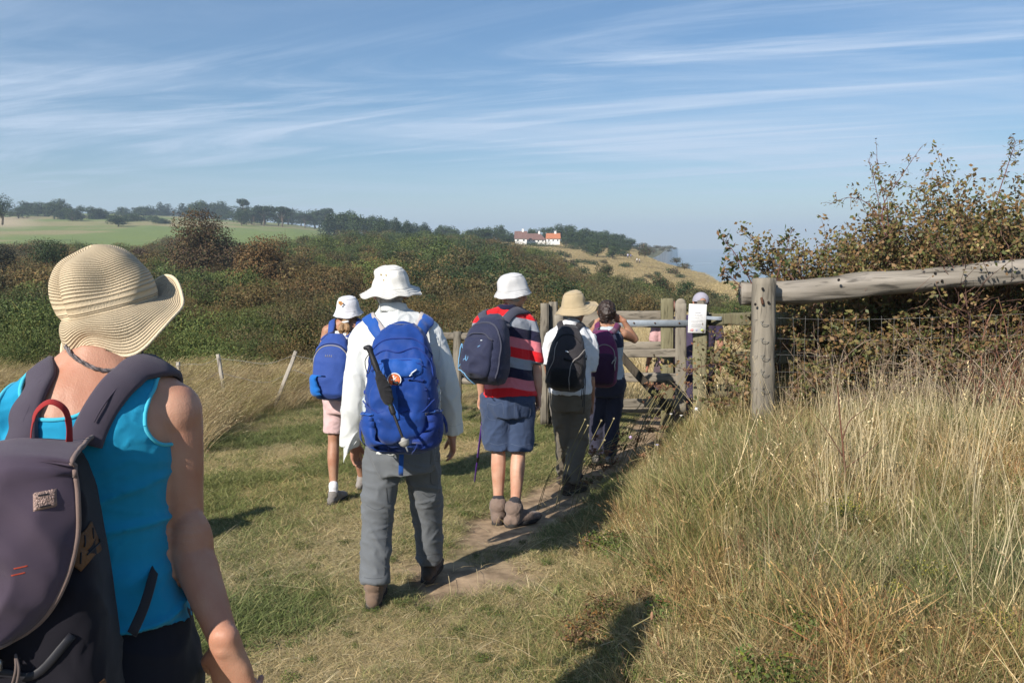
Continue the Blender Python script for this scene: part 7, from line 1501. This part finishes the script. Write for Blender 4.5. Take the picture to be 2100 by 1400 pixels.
def bush_thing(name, base, stems, label, cat='bush', leaf=.034, lpt=3.2, pal=HL_PAL, tw=(.15, .085, .065), bare_=.0, group=None, asp=.55, keep=None):
    t = thing(name, base, label, cat, group); out = []; tips = []
    for (p, d, L_, r, lev, up, spread, nch) in stems: grow(Vector(p), Vector(d).normalized(), L_, r, lev, out, tips, up, spread, nch)
    m_ = MB()
    for pts, r in out: m_ and tube(m_, pts, [r*(1-.6*i/(len(pts)-1)) for i in range(len(pts))], 5 if r > .004 else 3, cap='flat', col=tuple(np.array(tw)*(.6+.8*rng.random())))
    obj('branches', m_, M_TW, t)
    c = []
    for p, d, e in tips:
        if rng.random() < bare_: continue
        for _ in range(rng.poisson(lpt)): c.append(npv(p)+rng.normal(size=3)*.035)
    c = np.array(c)
    if keep is not None: c = c[[keep(x) for x in c]]
    if len(c): 
        V, C = leaves(c, rng.normal(size=(len(c), 3))*.8+np.array([-.3, -.6, .6]), leaf, pick(pal, len(c), .3), .5, asp); me = quads_mesh('foliage', V, M_HL, C); o = bpy.data.objects.new('foliage', me); me.transform(Matrix.Translation(-t.location)); link(o, t)
    return t
def hedge():
    # bushes from left (thin, by the post) to right (tall and dense)
    spec = [(1660, 7.95, 1.35, 7, .055), (1735, 8.1, 1.70, 9, .06), (1818, 8.0, 1.85, 10, .07), (1900, 8.1, 2.0, 11, .08), (1978, 8.0, 2.1, 12, .08), (2062, 8.1, 2.05, 12, .09), (2150, 8.0, 2.05, 12, .09), (2260, 7.9, 2.1, 10, .09)]
    names = ['thin rust brown hedge bush just right of the thick round post', 'second hedge bush from the thick post, mixed brown and green', 'hedge bush with long bare sprays poking into the sky', 'bushy brown green hedge bush behind the middle of the log', 'dense hedge bush between the bare sprays and the tallest bushes', 'tall dense hedge bush near the edge of view, above the log', 'tallest hedge bush cut by the edge of view', 'hedge bush beyond the edge of view']
    for (px, D, h, ns, sp_), lb in zip(spec, names):
        x = (px-CX)/F/1.0075*D; b = Vector((x, D, float(H(x, D)))); st = []
        for i in range(ns+9):
            a = rng.random()*6.283; o = Vector((math.cos(a)*.22, math.sin(a)*.25, 0)); l = h*(.36+.15*rng.random())*(1. if i < ns+4 else .55); st.append((b+o, o*(1.6 if i % 3 else 3.2)+UP, l, .015, 3, .05, .55, 3))
        top = b.z+h*1.12
        bush_thing('hedge_bush', b, st, lb, 'bush', .041, 10.5, HL_PAL, asp=.62, keep=lambda q: q[1] > 7.24 or q[2] > P(1700, 520, 7.).z or rng.random() < (.7 if 1640 < pxof(q[0], q[1]) < 1770 else .12) or q[2] < P(1700, 690, 7.).z)
    # long sprays
    def spray(pts, r, lb, n=26, leaf=.034, pal=HL_PAL, nm='spray', side=.5):
        b = Vector(pts[0]); t = thing(nm, b, lb, 'branch'); q = spline(pts, 8); m_ = MB(); tube(m_, q, [r*(1-.75*i/(len(q)-1)) for i in range(len(q))], 6, col=(.14, .06, .05)); c = []
        for i in range(n):
            k = int(len(q)*(.3+.68*i/n)); p = q[min(k, len(q)-1)]; d = Vector(rng.normal(size=3)); d.y *= .5; l = .05+.12*rng.random()*side; e = p+d.normalized()*l; tube(m_, [p, p.lerp(e, .5)+UP*.01, e], [.0022, .0018, .001], 4, col=(.12, .06, .05))
            for _ in range(4): c.append(npv(p.lerp(e, .5+.6*rng.random()))+rng.normal(size=3)*.014)
        obj('stem', m_, M_TW, t); c = np.array(c); V, C = leaves(c, rng.normal(size=(len(c), 3))+np.array([-.3, -.6, .5]), leaf, pick(pal, len(c), .3), .4, .42); me = quads_mesh('foliage', V, M_HL, C); me.transform(Matrix.Translation(-b)); link(bpy.data.objects.new('foliage', me), t)
    GP = [((.055, .085, .025), 4), ((.10, .075, .03), 2), ((.18, .10, .045), 1.5)]
    spray([P(1556, 640, 7.2), P(1545, 590, 7.15), P(1522, 545, 7.1), P(1500, 510, 7.1), P(1474, 486, 7.1)], .007, 'leafy shoot arching left from behind the thick post, topmost', 26, .060, GP)
    spray([P(1560, 640, 7.25), P(1530, 600, 7.2), P(1500, 570, 7.2), P(1476, 545, 7.2)], .006, 'lower leafy shoot left of the thick post', 20, .058, GP); spray([P(1590, 620, 7.3), P(1596, 560, 7.3), P(1612, 510, 7.3), P(1625, 470, 7.3)], .006, 'leafy upright shoot just right of the thick post top', 26, .05, GP)
    spray([P(1840, 560, 7.6), P(1815, 420, 7.6), P(1800, 350, 7.6), P(1798, 302, 7.6)], .006, 'straight bare upright spray above the hedge', 12, .030); spray([P(1830, 520, 7.6), P(1810, 430, 7.6), P(1850, 360, 7.6), P(1888, 303, 7.6)], .006, 'bare spray leaning right above the hedge', 18, .034); spray([P(1830, 520, 7.6), P(1790, 430, 7.6), P(1745, 405, 7.6), P(1700, 420, 7.6)], .005, 'bare twiggy spray reaching left over the hedge', 16, .03); spray([P(1815, 480, 7.6), P(1795, 380, 7.6), P(1780, 325, 7.6)], .005, 'spray leaning left beside the straight bare one', 14, .032); spray([P(2040, 420, 7.7), P(2070, 330, 7.7), P(2084, 288, 7.7)], .006, 'spray topping the tallest bush near the edge of view', 26, .04)
    # leaves and twigs between the notice post and the thick post
    st = []
    for i in range(7): x = 1488+8*i; p = P(x, 850, 8.0-.05*i); p.z = float(H(p.x, p.y)); st.append((p, Vector((rng.normal()*.35, rng.normal()*.2, 1)), .42+.2*rng.random(), .006, 2, .04, .5, 3))
    bush_thing('hawthorn_sprig', P(1510, 850, 7.9), st, 'thin hawthorn sprigs growing between the notice post and the thick post', 'shrub', .034, .75, HL_PAL+[((.30, .13, .06), 3)], bare_=.3)
    def briar(px0, px1, D, n, h, lb, r=.006, col=(.17, .085, .055)):
        t = thing('briar', P((px0+px1)/2, 860, D), lb, 'shrub'); m_ = MB()
        for i in range(n):
            x = px0+(px1-px0)*rng.random(); d = D+rng.normal()*.15; p = P(x, 860, d); p.z = float(H(p.x, p.y)); hh = h*(.5+.6*rng.random()); q = [p]; dr = Vector((rng.normal()*.45, rng.normal()*.2, 1)).normalized()
            for k in range(7): dr = (dr+Vector((rng.normal()*.16, rng.normal()*.1, -.05*k*.5))).normalized(); q.append(q[-1]+dr*hh/6)
            c = tuple(np.array(col)*(.55+.8*rng.random())) if rng.random() < .6 else (.30, .23, .17); tube(m_, spline(q, 3), [r*(1-.7*a/21)*(.5+.8*rng.random()*0+.3) for a in range(22)], 5, col=c)
            for _ in range(5): a = q[2+rng.integers(0, 5)]; e = a+Vector(rng.normal(size=3))*.10; tube(m_, [a, a.lerp(e, .5)+UP*.015, e], [.0025, .002, .001], 4, col=c)
        obj('stems', m_, M_TW, t)
    briar(1960, 2230, 6.6, 60, 1.0, 'tangle of red brown briar stems under the log at the edge of view', .009); briar(1620, 1960, 7.0, 70, .85, 'grey and brown dead stems below the log behind the netting', .005, (.28, .20, .14))
hedge()
def flowers():
    """seed heads and blooms leaning over the path"""
    SH = mat('seed head', (.14, .085, .045), .9, attr='v', bump=.6, bs=90); pal = [((.20, .10, .055), 4), ((.16, .15, .06), 2), ((.24, .14, .08), 2)]
    def wild(name, label, group, px, py, D, hh, lean, kind, col):
        x = P(px, py, D); b = Vector((x.x-lean, x.y+.05, 0)); b.z = float(H(b.x, b.y)); t = thing(name, b, label, 'wild flower', group); m_ = MB(); tube(m_, spline([b, b.lerp(x, .5)+Vector((-lean*.1, 0, .04)), x], 6), .0026, 5, col=(.22, .19, .09)); obj('stem', m_, M_TW, t); m_ = MB()
        if kind == 'ball': s_ = .010 if group and 'pearls' not in group else (.0055 if group else .012); ellipsoid(m_, x, (s_, s_, s_*1.1), None, 10, 8, col=col); [tube(m_, [x, x+Vector(rng.normal(size=3)).normalized()*s_*1.5], [.002, .001], 4, col=col) for _ in range(22)]
        elif kind == 'umbel':
            for _ in range(18): e = x+Vector((rng.normal()*.028, rng.normal()*.028, .012+rng.random()*.02)); tube(m_, [x-UP*.02, e], [.0016, .0012], 3, col=col); ellipsoid(m_, e, (.007, .007, .006), None, 6, 4, col=tuple(np.array(col)*(.7+.6*rng.random())))
        elif kind == 'bloom':
            for k in range(12): a = k*.55; e = x+Vector((math.cos(a)*.011, math.sin(a)*.009, .004)); tube(m_, [x, e], [.002, .0025], 4, col=col)
            ellipsoid(m_, x, (.008, .008, .006), None, 8, 6, col=col)
        elif kind == 'plume':
            for _ in range(70): e = x+Vector((rng.normal()*.045, rng.normal()*.045, rng.normal()*.012)); ellipsoid(m_, e, (.0038, .0038, .003), None, 5, 4, col=tuple(np.array(col)*(.6+.8*rng.random()))); tube(m_, [x-UP*.06, e], [.0012, .0008], 3, col=(.12, .14, .04))
        elif kind == 'spike': ellipsoid(m_, x, (.007, .007, .020), None, 10, 8, col=col)
        obj('flower_head', m_, SH, t)
    for i in range(58):
        px = 1205+215*rng.random(); py = lerp(985, 775, (px-1205)/215)+rng.normal()*34-6; D = 7.3+.5*rng.random(); c = pick(pal, 1, .2)[0]; k = rng.random()
        wild('seed_head', 'brown dried seed head leaning over the path below the gate', 'dried seed heads beside the gate', px, py, D-.6*max(0, (py-880)/100), .5, .18+.2*rng.random(), 'umbel' if k < .55 else 'ball', tuple(c))
    for px, py, D, c, k, lb in ((1293, 896, 6.9, (.50, .38, .55), 'ball', 'lilac scabious bloom beside the purple pack wearer'), (1348, 912, 6.8, (.45, .42, .62), 'bloom', 'small violet bloom in the grass below the gate'), (1428, 838, 7.0, (.78, .75, .70), 'ball', 'white round bloom in front of the gate stile'), (1376, 849, 7.0, (.75, .72, .68), 'bloom', 'flat white bloom under the gate brace'), (1397, 852, 6.95, (.75, .72, .68), 'bloom', 'flat white bloom, right of the one under the gate brace')): wild('wild_flower', lb, None, px, py, D, .5, .15, k, c)
    for i, (px, py) in enumerate(((1165, 917), (1161, 930), (1200, 860), (1206, 872), (1233, 862), (1198, 945), (1240, 902), (1259, 858), (1337, 1262), (1350, 1320), (1277, 1345))): wild('wild_flower', 'tiny pale seed pearl on a thin bent stem at the path edge', 'pale seed pearls at the path edge', px, py, 6.0 if py < 1000 else 3.3, .4, .22, 'spike' if py > 1000 else 'ball', (.40, .34, .20) if py < 1000 else (.30, .17, .10))
    for px, py, D in ((1905, 1162, 3.3), (1945, 1170, 3.3), (1860, 1215, 3.1), (1885, 1330, 2.8), (1815, 1385, 2.7), (1850, 1378, 2.7), (2040, 1270, 2.8), (2080, 1290, 2.8), (1705, 1125, 3.6), (1730, 1035, 3.9), (2060, 1390, 2.6)): wild('yellow_umbel', 'yellow flowering umbel standing low in the long grass', 'yellow umbels in the long grass', px, py, D, .4, .03, 'plume', (.26, .23, .04))
    t = thing('dead_stalk', P(1736, 1080, 4.4), 'single tall reddish brown dead stalk standing in the long grass', 'plant'); m_ = MB(); tube(m_, spline([P(1736, 1120, 4.4), P(1735, 1000, 4.4), P(1730, 930, 4.4), P(1722, 850, 4.4), P(1718, 790, 4.4)], 6), [.0075*(1-.6*i/24) for i in range(25)], 7, col=(.14, .065, .04))
    for a, b_, c in (((1733, 1020), (1690, 990), (1655, 960)), ((1731, 940), (1700, 890), (1670, 850)), ((1733, 960), (1775, 930), (1810, 900)), ((1728, 900), (1745, 860), (1790, 830)), ((1735, 1060), (1700, 1040), (1672, 1000))): tube(m_, spline([P(*a, 4.4), P(*b_, 4.38), P(*c, 4.35)], 5), [.004*(1-.7*i/10) for i in range(11)], 5, col=(.12, .06, .04))
    obj('stem', m_, M_TW, t)
flowers()
haze()
